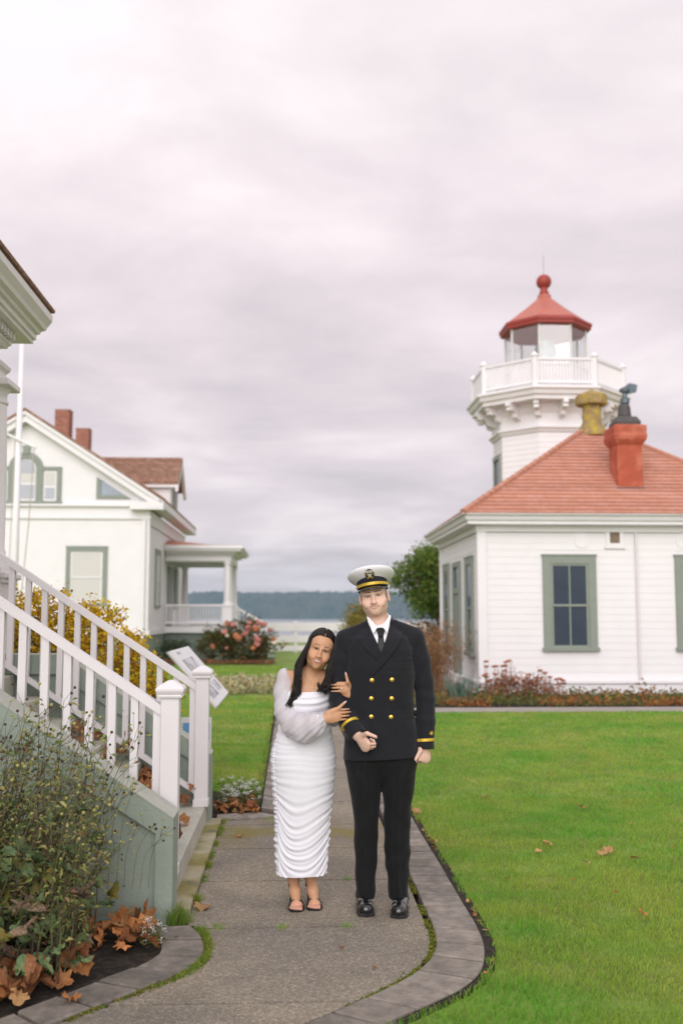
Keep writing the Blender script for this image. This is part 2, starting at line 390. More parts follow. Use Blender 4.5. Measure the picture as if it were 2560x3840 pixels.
pavers([(0.745, 6.345)] + RIN[2:], [(0.968, 6.345)] + ROUT[2:], 0.212)
pavers(LIN, LOUT, 0.235)
pavers([(-0.60, 8.33), (-0.40, 8.36), (-0.29, 8.46)], [(-0.60, 8.14), (-0.33, 8.13), (-0.09, 8.27)], 0.22)
pavers([(-0.245, 8.58), (-0.245, 24)], [(-0.045, 8.42), (-0.045, 24)], 0.2)
# strip of old mossy footing in front of the steps
g = Geo(); n = 24; vv = np.linspace(5.62, 8.10, n)
ue = [-0.535 + 0.006 * mnoise.noise((v * 4, 0, 0)) for v in vv]
top = 0.03
V = [(-0.72, v, -0.05) for v in vv] + [(-0.72, v, top) for v in vv] + [(e - .008, v, top - 0.004) for e, v in zip(ue, vv)] + [(e, v, -0.05) for e, v in zip(ue, vv)]
F = [(r * n + i, r * n + i + 1, (r + 1) * n + i + 1, (r + 1) * n + i) for r in range(3) for i in range(n - 1)] + [(0, n, 2 * n, 3 * n), (n - 1, 4 * n - 1, 3 * n - 1, 2 * n - 1)]
g.add(V, F); fo = g.build('kerb', KERB, None); fo.rotation_euler = (0, 0, TH); fo['kind'] = 'structure'; fo['label'] = 'narrow mossy concrete kerb below the steps'

# lawns and beds (sheets over the ground)
LAWN_R = [tuple(p) for p in smooth_pl([(q[0] + .05, q[1] - (.03 if q[1] < 5 else 0)) for q in ROUT[:-1]])]
lawn_r_poly = LAWN_R + [(0.4, 2.6), (14, 2.6), (14, 17.1), (1.02, 17.1)]
sheet('lawn', [(u, v) for u, v in LAWN_R[::-1] if v < 17] + [(1.018, 17.1), (14, 17.1), (14, 2.0), (-.15, 2.0)], -0.004, LAWN, label='bright green lawn beside the path')
sheet('lawn', [(-0.33, 9.1), (-0.29, 33), (-14, 33), (-14, 11.5), (-1.0, 9.6)], -0.004, LAWN, label='green lawn beyond the steps')
sheet('soil_bed', [(-0.63, 5.45), (-0.60, 5.0), (-0.75, 4.7), (-1.24, 4.1), (-1.6, 3.4), (-4, 3.4), (-4, 5.5)], -0.006, SOIL, label='dark planting bed by the steps')
sheet('soil_bed', [(-0.62, 8.3), (-0.32, 8.4), (-0.25, 8.6), (-0.26, 9.2), (-1.0, 9.7), (-5, 10.6), (-5, 8.25)], -0.001, SOIL, label='planting bed behind the steps')
WALK = mat('walk_concrete', (0.33, 0.29, 0.27), 0.85, 0.1, 2)
w = Geo().box(1.0, 16, 17.0, 17.75, -.05, 0.012).build('walk', WALK, None); w.rotation_euler = (0, 0, TH); w['kind'] = 'structure'; w['label'] = 'narrow walk along the lighthouse bed'
w = Geo().box(-9, -0.26, 22.0, 22.5, -.05, 0.004).build('walk', WALK, None); w.rotation_euler = (0, 0, TH); w['kind'] = 'structure'; w['label'] = 'narrow walk across the left lawn'
sheet('soil_bed', [(1.0, 17.75), (16, 17.75), (16, 20.4), (3.9, 20.4), (3.9, 26), (1.0, 26)], -0.002, SOIL, label='planting bed along the lighthouse')
# ================================================================== buildings
GLASS_D = mat('window_glass_dark', (0.022, 0.040, 0.062), 0.04, 0.25, 1.2, spec=0.6)
GLASS_L = mat('window_glass_pale', (0.34, 0.36, 0.40), 0.06, 0.05, 1.2, spec=0.5)
BLIND = mat('window_blind', (0.60, 0.58, 0.555), 0.7, 0.04, 3, stretch=(1, 1, 22))
ROOF_R = mat('red_shingle', (0.45, 0.205, 0.138), 0.8, 0.12, 5, bump=0.004, bscale=30, col2=(0.49, 0.245, 0.185), c2scale=1.3, rand=0.10, stretch=(2.5, 2.5, 1))
ROOF_B = mat('cedar_shingle', (0.25, 0.13, 0.085), 0.85, 0.22, 6, bump=0.006, bscale=30, col2=(0.33, 0.20, 0.145), c2scale=1.5, rand=0.14, stretch=(3, 3, 1))
RED = mat('red_metal_paint', (0.30, 0.042, 0.030), 0.5, 0.08, 3)
RED_F = mat('red_roof_paint', (0.43, 0.130, 0.095), 0.5, 0.08, 2)
BRICK_P = mat('red_painted_masonry', (0.40, 0.085, 0.045), 0.8, 0.14, 5, bump=0.006, bscale=20, col2=(0.47, 0.14, 0.085), c2scale=2.5, c3=(0.28, 0.06, 0.035), c3scale=5)
LICHEN = mat('lichened_terracotta', (0.31, 0.215, 0.10), 0.9, 0.2, 9, bump=0.006, bscale=30, col2=(0.42, 0.31, 0.06), c2scale=7, c3=(0.22, 0.14, 0.08), c3lo=.58, c3hi=.66, c3scale=6)
LEAD = mat('weathered_lead', (0.085, 0.075, 0.075), 0.7, 0.15, 6)
STEEL = mat('galvanised_cowl', (0.12, 0.15, 0.17), 0.45, 0.1, 6, metal=0.4)
BRICK = mat('red_brick', (0.34, 0.145, 0.10), 0.9, 0.22, 14, rand=0.18, bump=0.004, bscale=40, c3=(0.36, 0.25, 0.20), c3lo=.6, c3hi=.7, c3scale=4)
MORTAR = mat('brick_mortar', (0.33, 0.24, 0.20), 0.95, 0.1, 8)
LENS = mat('lens_glass', (0.36, 0.40, 0.41), 0.08, 0.25, 4, spec=0.9)
def clear_glass():
    m = bpy.data.materials.new('clear_glass'); m.use_nodes = True; nt = m.node_tree; nt.nodes.clear()
    o = nt.nodes.new('ShaderNodeOutputMaterial'); t = nt.nodes.new('ShaderNodeBsdfTransparent'); gl = nt.nodes.new('ShaderNodeBsdfGlossy'); mx = nt.nodes.new('ShaderNodeMixShader')
    fr = nt.nodes.new('ShaderNodeValue'); fr.outputs[0].default_value = 0.22; gl.inputs['Roughness'].default_value = 0.03
    t.inputs[0].default_value = (0.94, 0.96, 0.95, 1)
    nt.links.new(fr.outputs[0], mx.inputs[0]); nt.links.new(t.outputs[0], mx.inputs[1]); nt.links.new(gl.outputs[0], mx.inputs[2]); nt.links.new(mx.outputs[0], o.inputs[0]); return m
GLASS_C = clear_glass()

class Face:
    """a wall plane; (a, n, z): along the wall, outward from it, up"""
    def __init__(s, kind, plane): s.k = kind; s.p = plane
    def P(s, a, n, z): return {'front': (a, s.p - n, z), 'left': (s.p - n, a, z), 'right': (s.p + n, a, z)}[s.k]
    def box(s, g, a0, a1, n0, n1, z0, z1):
        q0 = s.P(a0, n0, z0); q1 = s.P(a1, n1, z1); lo = [min(x, y) for x, y in zip(q0, q1)]; hi = [max(x, y) for x, y in zip(q0, q1)]
        g.box(lo[0], hi[0], lo[1], hi[1], lo[2], hi[2]); return g
    def poly(s, g, pts, n0, n1):
        m = len(pts); V = [s.P(a, n0, z) for a, z in pts] + [s.P(a, n1, z) for a, z in pts]
        g.add(V, [tuple(range(m)), tuple(range(m, 2 * m))[::-1]] + [(i, m + i, m + (i + 1) % m, (i + 1) % m) for i in range(m)]); return g
def clapboards(T, wall, face, z0, z1, h, ext, m, holes=()):
    """lapped boards, one object each; ext(z) gives the run of the wall at that height; a board is cut at openings"""
    z = z0; k = 0
    while z < z1 - 0.02:
        t = min(z + h, z1); e0 = ext(z); e1 = ext(t)
        if e0 is not None and e1 is not None:
            runs = [(e0[0], e0[1])]
            for ha, hb, hz0, hz1 in holes:
                if hz0 < t and hz1 > z:
                    nr = []
                    for a, b in runs:
                        if ha > a and hb < b: nr += [(a, ha), (hb, b)]
                        elif ha <= a < hb < b: nr.append((hb, b))
                        elif a < ha < b <= hb: nr.append((a, ha))
                        elif hb <= a or ha >= b: nr.append((a, b))
                    runs = nr
            for a, b in runs:
                sa = e1[0] if abs(a - e0[0]) < 1e-6 else a; sb = e1[1] if abs(b - e0[1]) < 1e-6 else b
                if sb - sa < 0.03: continue
                P = face.P
                V = [P(a, 0.0, z), P(b, 0.0, z), P(sb, 0.0, t), P(sa, 0.0, t), P(a, .011, z), P(b, .011, z), P(sb, .0055, t), P(sa, .0055, t)]
                F = [(0, 1, 5, 4), (4, 5, 6, 7), (7, 6, 2, 3), (0, 4, 7, 3), (1, 2, 6, 5)]
                T.part('clapboard', Geo().add(V, F), m, wall)
        z = t; k += 1
def window(T, face, a0, a1, z0, z1, trim, glass, sash_m, blind=None, cols=2, tw=0.13, meet=0.5, name='window'):
    g = Geo(); B = face.box
    B(g, a0, a0 + tw, 0, .06, z0 + .05, z1); B(g, a1 - tw, a1, 0, .06, z0 + .05, z1); B(g, a0 + tw, a1 - tw, 0, .06, z1 - tw, z1)
    B(g, a0 - .02, a1 + .02, 0, .075, z1, z1 + .035)
    w = T.part(name, g, trim)
    g = Geo(); B(g, a0 - .03, a1 + .03, 0, .10, z0 - .02, z0 + .05); T.part('sill', g, trim, w)
    i0, i1, j0, j1 = a0 + tw, a1 - tw, z0 + .05, z1 - tw; zm = j0 + (j1 - j0) * meet; s = .055
    for (b0, b1, nn) in ((zm - .02, j1, .042), (j0, zm + .02, .030)):
        g = Geo(); B(g, i0, i0 + s, nn - .02, nn, b0, b1); B(g, i1 - s, i1, nn - .02, nn, b0, b1); B(g, i0 + s, i1 - s, nn - .02, nn, b0, b0 + s * .8); B(g, i0 + s, i1 - s, nn - .02, nn, b1 - s * .8, b1)
        for c in range(1, cols):
            x = i0 + (i1 - i0) * c / cols; B(g, x - .014, x + .014, nn - .018, nn - .002, b0 + s * .8, b1 - s * .8)
        T.part('sash', g, sash_m, w)
        for c in range(cols):
            x0 = i0 + s * .5 + (i1 - i0 - s) * c / cols; x1 = i0 + s * .5 + (i1 - i0 - s) * (c + 1) / cols
            g = Geo(); B(g, x0 + .002, x1 - .002, nn - .016, nn - .010, b0 + .02, b1 - .02); T.part('pane', g, glass, w)
    return w

# ---------------------------------------------------------------- lighthouse: fog signal building + octagonal tower, one structure
LH = Thing('lighthouse', 'white clapboard lighthouse with red roof, octagonal tower and railed gallery', 'lighthouse', 7.1, 22.9)
U0, U1, V0, V1, ZE = 3.835, 10.365, 20.33, 25.6, 3.52
wall = LH.box('wall', U0 + .02, U1 - .02, V0 + .02, V1 - .02, 0.0, ZE, WHITE)
fF = Face('front', V0 + .02); fL = Face('left', U0 + .02)
WIN_F = [(5.157, 6.272, .935, 2.865), (7.933, 9.048, .935, 2.865)]
clapboards(LH, wall, fF, 0.34, ZE, 0.147, lambda z: (U0 + .16, U1 - .16), WHITE, [(a + .03, b - .03, z0, z1) for a, b, z0, z1 in WIN_F])
WIN_L = [(20.95, 21.85, .80, 2.88), (24.15, 25.0, .80, 2.88)]; DOOR_L = (22.55, 23.55, 0.15, 2.88)
clapboards(LH, wall, fL, 0.34, ZE, 0.147, lambda z: (V0 + .16, V1 - .16), WHITE, [(a + .03, b - .03, z0, z1) for a, b, z0, z1 in WIN_L + [DOOR_L]])
g = Geo(); g.box(U0 - .03, U0 + .16, V0 - .03, V0 + .16, .3, ZE); LH.part('corner_board', g, WHITE)
LH.box('corner_board', U0 - .03, U0 + .12, V1 - .14, V1 + .01, .3, ZE, WHITE); LH.box('corner_board', U1 - .16, U1 + .03, V0 - .03, V0 + .16, .3, ZE, WHITE)
g = Geo().box(U0 - .05, U1 + .05, V0 - .05, V1 + .02, .04, .26).box(U0 - .09, U1 + .09, V0 - .09, V1 + .03, .26, .31); LH.part('water_table', g, WHITE)
LH.box('foundation', U0 + .05, U1 - .05, V0 + .05, V1, -.04, .06, SAGE_W)
for a, b, z0, z1 in WIN_F: window(LH, fF, a, b, z0, z1, SAGE, GLASS_D, SAGE, cols=2, tw=.16)
for a, b, z0, z1 in WIN_L: window(LH, fL, a, b, z0, z1, SAGE, GLASS_D, SAGE, cols=1, tw=.14)
a, b, z0, z1 = DOOR_L; g = Geo(); fL.box(g, a, a + .12, 0, .06, z0, z1); fL.box(g, b - .12, b, 0, .06, z0, z1); fL.box(g, a + .12, b - .12, 0, .06, z1 - .12, z1); fL.box(g, a + .12, b - .12, 0, .05, 2.15, 2.27)
dr = LH.part('door', g, SAGE); g = Geo(); fL.box(g, a + .12, b - .12, 0, .012, z0, 2.15); LH.part('door_leaf', g, SAGE, dr)
for q0, q1 in ((.3, 1.0), (1.12, 1.98)):
    for r0, r1 in ((a + .22, a + .47), (b - .47, b - .22)): g = Geo(); fL.box(g, r0, r1, .012, .022, q0, q1); LH.part('door_panel', g, SAGE, dr)
g = Geo(); fL.box(g, a + .12, b - .12, 0, .015, 2.27, z1 - .12); LH.part('transom_pane', g, GLASS_D, dr)
g = Geo(); fL.box(g, a - .3, b + .3, 0, .8, 0.0, .14); LH.part('door_step', g, WALK)
# wall vent, round cover plates, downpipe
g = Geo(); fF.box(g, 6.47, 6.90, 0, .05, 3.02, 3.06); fF.box(g, 6.50, 6.58, 0, .045, 3.06, 3.5); fF.box(g, 6.79, 6.87, 0, .045, 3.06, 3.5); fF.box(g, 6.58, 6.79, 0, .045, 3.06, 3.13); fF.box(g, 6.58, 6.79, 0, .045, 3.44, 3.5); vt = LH.part('wall_vent', g, WHITE)
g = Geo(); fF.box(g, 6.58, 6.79, 0, .025, 3.13, 3.44); LH.part('louvre', g, mat('brass_louvre', (0.20, 0.15, 0.10), .6, .3, 20), vt)
for cu in (6.0, 8.15):
    g = Geo(); V = []; 
    pts = [(cu + .165 * math.cos(t), 3.19 + .165 * math.sin(t)) for t in np.linspace(0, 2 * PI, 25)[:-1]]; fF.poly(g, pts, .0, .022); LH.part('cover_plate', g, WHITE)
g = Geo().tube([(7.12, V0 - .06, .3), (7.12, V0 - .06, 3.35)], .022, 8); LH.part('conduit', g, mat('pipe_paint', (0.72, 0.66, 0.66), .5, .04))
# hip roof with lapped shingle courses
EU0, EU1, EV0, EV1, EZ = 3.46, 10.74, 19.95, 25.98, 3.70; AU0, AU1, AV0, AV1, AZ = 6.78, 7.42, 22.80, 23.2, 5.92
g = Geo(); g.add([(EU0, EV0, EZ), (EU1, EV0, EZ), (EU1, EV1, EZ), (EU0, EV1, EZ), (AU0, AV0, AZ), (AU1, AV0, AZ), (AU1, AV1, AZ), (AU0, AV1, AZ)],
                 [(0, 1, 5, 4), (1, 2, 6, 5), (2, 3, 7, 6), (3, 0, 4, 7), (4, 5, 6, 7), (3, 2, 1, 0)]); roof = LH.part('roof', g, ROOF_R)
def courses(T, roof, A, B, C, D, n, m, th=0.028, name='shingle_course'):
    """A-B eave edge, D-C top edge: n lapped courses"""
    A, B, C, D = map(Vector, (A, B, C, D)); nr = (B - A).cross(D - A).normalized()
    for i in range(n):
        t0, t1 = i / n, min(1.0, (i + 1.06) / n)
        a, b, c, d = A.lerp(D, t0), B.lerp(C, t0), B.lerp(C, t1), A.lerp(D, t1)
        V = [a, b, c, d, a + nr * th, b + nr * th, c + nr * .006, d + nr * .006]
        T.part(name, Geo().add(V, [(4, 5, 6, 7), (0, 1, 5, 4), (1, 2, 6, 5), (0, 4, 7, 3)]), m, roof)
courses(LH, roof, (EU0, EV0, EZ), (EU1, EV0, EZ), (AU1, AV0, AZ), (AU0, AV0, AZ), 24, ROOF_R)
courses(LH, roof, (EU0, EV1, EZ), (EU0, EV0, EZ), (AU0, AV0, AZ), (AU0, AV1, AZ), 24, ROOF_R)
A0, B0 = Vector((EU0, EV0, EZ + .03)), Vector((AU0, AV0, AZ + .03))
for i in range(26):
    p, q = A0.lerp(B0, i / 26), A0.lerp(B0, (i + 1.15) / 26); LH.part('ridge_tile', Geo().tube([p, q], [.075, .06], 6), ROOF_R, roof)
A0, B0 = Vector((EU1, EV0, EZ + .03)), Vector((AU1, AV0, AZ + .03)); LH.part('hip_ridge', Geo().tube([A0, B0], .06, 6), ROOF_R, roof)
# moulded eaves
def eave_ring(T, prof, m, name='eaves'):
    g = Geo(); V = []; F = []; n = len(prof)
    for o, z in prof: V += [(U0 - o, V0 - o, z), (U1 + o, V0 - o, z), (U1 + o, V1 + o, z), (U0 - o, V1 + o, z)]
    for i in range(n - 1):
        for k in range(4): F.append((i * 4 + k, i * 4 + (k + 1) % 4, (i + 1) * 4 + (k + 1) % 4, (i + 1) * 4 + k))
    g.add(V, F); return T.part(name, g, m)
eave_ring(LH, [(0.0, 3.36), (0.05, 3.36), (0.06, 3.47), (0.26, 3.50), (0.26, 3.56), (0.30, 3.58), (0.33, 3.66), (0.385, 3.69), (0.385, 3.725), (0.2, 3.725)], WHITE)
# roof vent with lichen, painted chimney
VU, VV = 7.10, 23.0
g = Geo().lathe([(.40, 5.86), (.40, 5.93), (.33, 5.98), (.29, 6.10), (.25, 6.13), (.25, 6.17), (.22, 6.19), (.215, 6.62)], (VU, VV, 0), 16); ve = LH.part('roof_vent', g, LICHEN)
g = Geo().lathe([(.36, 6.62), (.375, 6.66), (.375, 6.84), (.33, 6.88), (.06, 6.98), (.03, 7.02)], (VU, VV, 0), 8, R(22.5)); LH.part('vent_cap', g, LICHEN, ve)
CU, CV = 7.22, 21.05
g = Geo().prism([(CV - .27, 4.20), (CV + .27, 4.60), (CV + .27, 5.28), (CV - .27, 5.28)], 'u', CU - .27, CU + .27)
ch = LH.part('chimney', g, BRICK_P)
def sqlathe(prof, c):
    g = Geo(); return g.lathe([(r * math.sqrt(2), z) for r, z in prof], c, 4, R(45))
LH.part('chimney_collar', sqlathe([(.27, 5.28), (.31, 5.33), (.35, 5.40), (.365, 5.48), (.35, 5.55), (.36, 5.62), (.355, 5.70), (.30, 5.73)], (CU, CV, 0)), BRICK_P, ch)
LH.part('chimney_slab', sqlathe([(.26, 5.73), (.27, 5.80), (.20, 5.92), (.17, 5.93)], (CU, CV, 0)), LEAD, ch)
LH.part('flue_pot', Geo().lathe([(.135, 5.92), (.145, 5.98), (.13, 6.16), (.11, 6.22)], (CU, CV, 0), 14), LEAD, ch)
LH.part('flashing', Geo().prism([(CV - .31, 4.10), (CV + .31, 4.62), (CV + .31, 4.74), (CV - .31, 4.34)], 'u', CU - .31, CU + .31), LEAD, ch)
LH.part('cowl', Geo().lathe([(.06, 6.22), (.10, 6.25), (.105, 6.34), (.06, 6.38), (.05, 6.48), (.11, 6.50), (.12, 6.56), (.02, 6.62)], (CU + .02, CV, 0), 12).prism([(CU - .02, 6.42), (CU + .27, 6.50), (CU + .30, 6.66), (CU + .12, 6.70), (CU, 6.60)], 'v', CV - .03, CV + .03), STEEL, ch)

# tower
TU, TV = 7.13, 27.25
def octv(r, ang=22.5): return [(TU + r * math.sin(R(ang + 45 * k)), TV - r * math.cos(R(ang + 45 * k))) for k in range(8)]
OA = R(22.5)
tw = LH.part('tower', Geo().lathe([(1.52, 0), (1.50, 7.0)], (TU, TV, 0), 8, OA), WHITE)
for fk in range(-3, 3):                                   # faces that can be seen from the front and the sides
    a0 = R(22.5 + 45 * fk); a1 = R(22.5 + 45 * (fk + 1)); z = 3.6
    while z < 6.55:
        h = min(.147, 6.55 - z)
        def pt(a, r, zz): return (TU + r * math.sin(a), TV - r * math.cos(a), zz)
        r0 = 1.505
        V = [pt(a0, r0, z), pt(a1, r0, z), pt(a1, r0, z + h), pt(a0, r0, z + h), pt(a0, r0 + .019, z), pt(a1, r0 + .019, z), pt(a1, r0 + .010, z + h), pt(a0, r0 + .010, z + h)]
        LH.part('clapboard', Geo().add(V, [(4, 5, 6, 7), (0, 1, 5, 4), (0, 4, 7, 3), (1, 2, 6, 5)]), WHITE, tw); z += h
LH.part('cornice_band', Geo().lathe([(1.50, 6.52), (1.57, 6.53), (1.60, 6.60), (1.66, 6.62), (1.66, 6.66), (1.56, 6.70), (1.56, 7.02), (1.62, 7.10), (1.72, 7.30)], (TU, TV, 0), 8, OA), WHITE, tw)
# tower window on the left face
am = R(-90)
def tp(t, n, z): return (TU - 1.505 * math.cos(R(22.5)) - n, TV + t, z)
g = Geo()
for t0, t1, q0, q1, n1 in ((-.42, -.30, 4.0, 5.95, .07), (.30, .42, 4.0, 5.95, .07), (-.42, .42, 5.95, 6.08, .08), (-.45, .45, 3.95, 4.02, .1), (-.3, .3, 4.93, 5.0, .05)):
    p, q = tp(t0, 0, q0), tp(t1, n1, q1); g.box(q[0], p[0], min(p[1], q[1]), max(p[1], q[1]), q0, q1)
w = LH.part('tower_window', g, SAGE, tw)
w2 = LH.part('tower_pane', Geo().box(TU - 1.505 * math.cos(R(22.5)) - .03, TU - 1.505 * math.cos(R(22.5)) - .002, TV - .3, TV + .3, 4.02, 5.95), GLASS_D, tw)
# gallery deck, brackets, railing
deck = LH.part('gallery_deck', Geo().lathe([(1.5, 7.30), (2.12, 7.30), (2.13, 7.40), (2.20, 7.42), (2.24, 7.52), (2.30, 7.56), (2.30, 7.62), (2.18, 7.66)], (TU, TV, 0), 8, OA), WHITE)
for k in range(16):
    a = R(22.5 * k); rr_ = 1.56 if k % 2 else 1.50
    d = Vector((math.sin(a), -math.cos(a), 0)); s = Vector((math.cos(a), math.sin(a), 0)); c = Vector((TU, TV, 0))
    prof = [(rr_ - .06, 7.30), (2.02, 7.30), (2.02, 7.20), (1.96, 7.17), (1.97, 7.10), (1.86, 7.08), (1.80, 7.12), (1.72, 7.04), (1.70, 6.94), (rr_ - .06, 6.86)]
    V = [c + d * r + s * q + Vector((0, 0, z)) for q in (-.065, .065) for r, z in prof]; n = len(prof)
    F = [tuple(range(n))[::-1], tuple(range(n, 2 * n))] + [(i, (i + 1) % n, n + (i + 1) % n, n + i) for i in range(n)]
    LH.part('bracket', Geo().add(V, F), WHITE, deck)
rv = octv(2.08)
rail = LH.part('gallery_rail', Geo().lathe([(2.03, 8.34), (2.13, 8.34), (2.13, 8.40), (2.03, 8.40), (2.03, 8.34)], (TU, TV, 0), 8, OA, False), WHITE)
LH.part('bottom_rail', Geo().lathe([(2.04, 7.72), (2.12, 7.72), (2.12, 7.78), (2.04, 7.78), (2.04, 7.72)], (TU, TV, 0), 8, OA, False), WHITE, rail)
for k, (x, y) in enumerate(rv):
    LH.part('rail_post', Geo().lathe([(.075, 7.64), (.075, 8.42), (.105, 8.43), (.105, 8.47), (.06, 8.52), (.03, 8.56)], (x, y, 0), 8, OA), WHITE, rail)
    x2, y2 = rv[(k + 1) % 8]
    for i in range(1, 19):
        t = i / 19; p = (x + (x2 - x) * t, y + (y2 - y) * t)
        if p[1] > TV + 1.2: continue
        LH.part('baluster', Geo().box(p[0] - .022, p[0] + .022, p[1] - .022, p[1] + .022, 7.76, 8.36), WHITE, rail)
# lantern
lan = LH.part('lantern', Geo().lathe([(1.17, 7.64), (1.17, 8.42), (1.21, 8.43), (1.21, 8.47), (1.10, 8.48)], (TU, TV, 0), 8, OA), WHITE)
lv = octv(1.13)
LH.part('lantern_ceiling', Geo().lathe([(1.2, 9.60), (1.2, 9.63)], (TU, TV, 0), 8, OA), WHITE, lan)
for k, (x, y) in enumerate(lv):
    LH.part('mullion', Geo().lathe([(.032, 8.46), (.032, 9.62)], (x, y, 0), 8), mat('mullion_paint', (.62, .63, .58), .5), lan)
    x2, y2 = lv[(k + 1) % 8]; V = [(x, y, 8.47), (x2, y2, 8.47), (x2, y2, 9.61), (x, y, 9.61)]
    LH.part('lantern_pane', Geo().add(V, [(0, 1, 2, 3)]), GLASS_C, lan)
LH.part('lamp_pedestal', Geo().lathe([(.30, 8.40), (.30, 8.62), (.22, 8.66), (.22, 8.74)], (TU, TV, 0), 16), WHITE, lan)
lp = [(.16 + .14 * math.sin(PI * t) + (.018 if i % 2 else 0), 8.74 + .66 * t) for i, t in enumerate(np.linspace(0, 1, 23))]
LH.part('fresnel_lens', Geo().lathe(lp, (TU, TV, 0), 20), LENS, lan)
lr = LH.part('lantern_roof', Geo().lathe([(1.24, 9.58), (1.28, 9.60), (1.28, 9.66), (1.31, 9.69), (1.31, 9.76), (1.20, 9.82)], (TU, TV, 0), 8, OA), RED)
LH.part('roof_cone', Geo().lathe([(1.25, 9.78), (.60, 10.28), (.20, 10.62), (.19, 10.72), (.15, 10.74)], (TU, TV, 0), 8, OA), RED_F, lr)
LH.part('finial_ball', Geo().lathe([(.13, 10.72), (.14, 10.80), (.10, 10.86), (.11, 10.92)] + [(.215 * math.sin(t), 11.12 - .215 * math.cos(t)) for t in np.linspace(.5, 3.0, 12)], (TU, TV, 0), 16), RED, lr, True)
LH.part('lightning_rod', Geo().tube([(TU, TV, 11.3), (TU, TV, 11.9)], .007, 6), mat('copper_rod', (.35, .18, .14), .5), lr)

# ---------------------------------------------------------------- keeper's house behind the steps
KH = Thing('keepers_house', 'white clapboard gabled house with two brick chimneys and a columned side porch', 'house', -9.03, 39.0)
HU0, HU1, HV0, HV1 = -13.21, -4.85, 34.0, 45.0; AP = (-9.03, 8.30); SL = (8.30 - 5.28) / (9.03 - 4.35)
kw = KH.box('wall', HU0 + .02, HU1 - .02, HV0 + .02, HV1, 1.0, 5.25, WHITE)
kf = Face('front', HV0 + .02); kr = Face('right', HU1 - .02)
KWIN = [(-7.60, -6.22, 2.02, 3.96)]
clapboards(KH, kw, kf, 1.22, 4.92, .135, lambda z: (max(HU0, -12.5) + .15, HU1 - .16), WHITE, [(a + .03, b - .03, z0, z1) for a, b, z0, z1 in KWIN])
# gable field
gf = KH.part('gable', Geo().prism([(HU0 + .1, 5.25), (HU1 - .1, 5.25), (HU1 - .1, 5.66), (AP[0], AP[1] - .02), (HU0 + .1, 5.66)], 'v', HV0 + .02, HV0 + .25), WHITE)
ARCH = (-10.22, -7.83, 5.50, 6.70); CA = (-9.62, -8.44, 5.50, 7.2)
def gable_run(z):
    w_ = (AP[1] - .08 - z) / SL
    return (AP[0] - w_ + .12, AP[0] + w_ - .12) if w_ > .3 else None
clapboards(KH, gf, kf, 5.50, 8.0, .128, gable_run, WHITE, [(ARCH[0] + .03, ARCH[1] - .03, 5.4, 6.62), (CA[0] + .05, CA[1] - .05, 6.6, 7.12), (-6.66, -5.2, 5.55, 6.25)])
window(KH, kf, *KWIN[0], SAGE, BLIND, WHITE, cols=1, tw=.155)
# Palladian window in the gable: arched middle light, two side lights
g = Geo(); B = kf.box
for x0, x1 in ((-10.22, -10.07), (-9.62, -9.38), (-8.68, -8.44), (-7.98, -7.83)): B(g, x0, x1, 0, .07, 5.52, 6.58)
B(g, -10.22, -9.62, 0, .07, 6.58, 6.70); B(g, -8.44, -7.83, 0, .07, 6.58, 6.70); B(g, -10.25, -7.80, 0, .10, 5.44, 5.52)
pts_o = [(AP[0] + .59 * math.cos(t), 6.58 + .62 * math.sin(t)) for t in np.linspace(0, PI, 17)]; pts_i = [(AP[0] + .36 * math.cos(t), 6.58 + .40 * math.sin(t)) for t in np.linspace(0, PI, 17)]
for i in range(16): kf.poly(g, [pts_o[i], pts_o[i + 1], pts_i[i + 1], pts_i[i]], 0, .07)
kf.poly(g, [(AP[0] - .10, 7.12), (AP[0] + .10, 7.12), (AP[0] + .13, 7.42), (AP[0] - .13, 7.42)], 0, .10)
pw = KH.part('palladian_window', g, SAGE)
kf_pane = lambda x0, x1, z0, z1, m, n=.012: KH.part('pane', kf.box(Geo(), x0, x1, 0, n, z0, z1), m, pw)
for x0, x1 in ((-10.07, -9.62), (-8.44, -7.98)):
    KH.part('sash', kf.box(Geo(), x0, x1, 0, .02, 5.52, 6.58), WHITE, pw); kf_pane(x0 + .07, x1 - .07, 5.60, 5.98, GLASS_L, .03); kf_pane(x0 + .07, x1 - .07, 6.06, 6.50, BLIND, .03)
gg = Geo(); kf.poly(gg, [(-8.67, 5.52), (-8.67, 6.58)] + [(AP[0] + .36 * math.cos(t), 6.58 + .40 * math.sin(t)) for t in np.linspace(0, PI, 13)] + [(-9.39, 5.52)], 0, .02); KH.part('sash', gg, WHITE, pw)
kf_pane(-9.33, -8.73, 5.60, 6.08, GLASS_L, .03); kf_pane(-9.33, -8.73, 6.16, 6.44, BLIND, .03)
gg = Geo(); kf.poly(gg, [(-8.73, 6.46), (-8.73, 6.60)] + [(AP[0] + .30 * math.cos(t), 6.60 + .33 * math.sin(t)) for t in np.linspace(0, PI, 13)] + [(-9.33, 6.46)], 0, .03); KH.part('pane', gg, GLASS_L, pw)
# little triangular window under the rake
g = Geo(); kf.poly(g, [(-6.64, 5.62), (-6.64, 6.36), (-6.50, 6.27), (-6.50, 5.74)], 0, .07); kf.poly(g, [(-6.64, 5.62), (-6.50, 5.74), (-5.68, 5.74), (-5.48, 5.62)], 0, .07)
tri = KH.part('triangular_window', g, SAGE); g = Geo(); kf.poly(g, [(-6.50, 5.74), (-6.50, 6.27), (-5.68, 5.74)], 0, .03); KH.part('pane', g, mat('glass_sky', (0.20, 0.24, 0.30), .05, .3, 3, spec=.6), tri)
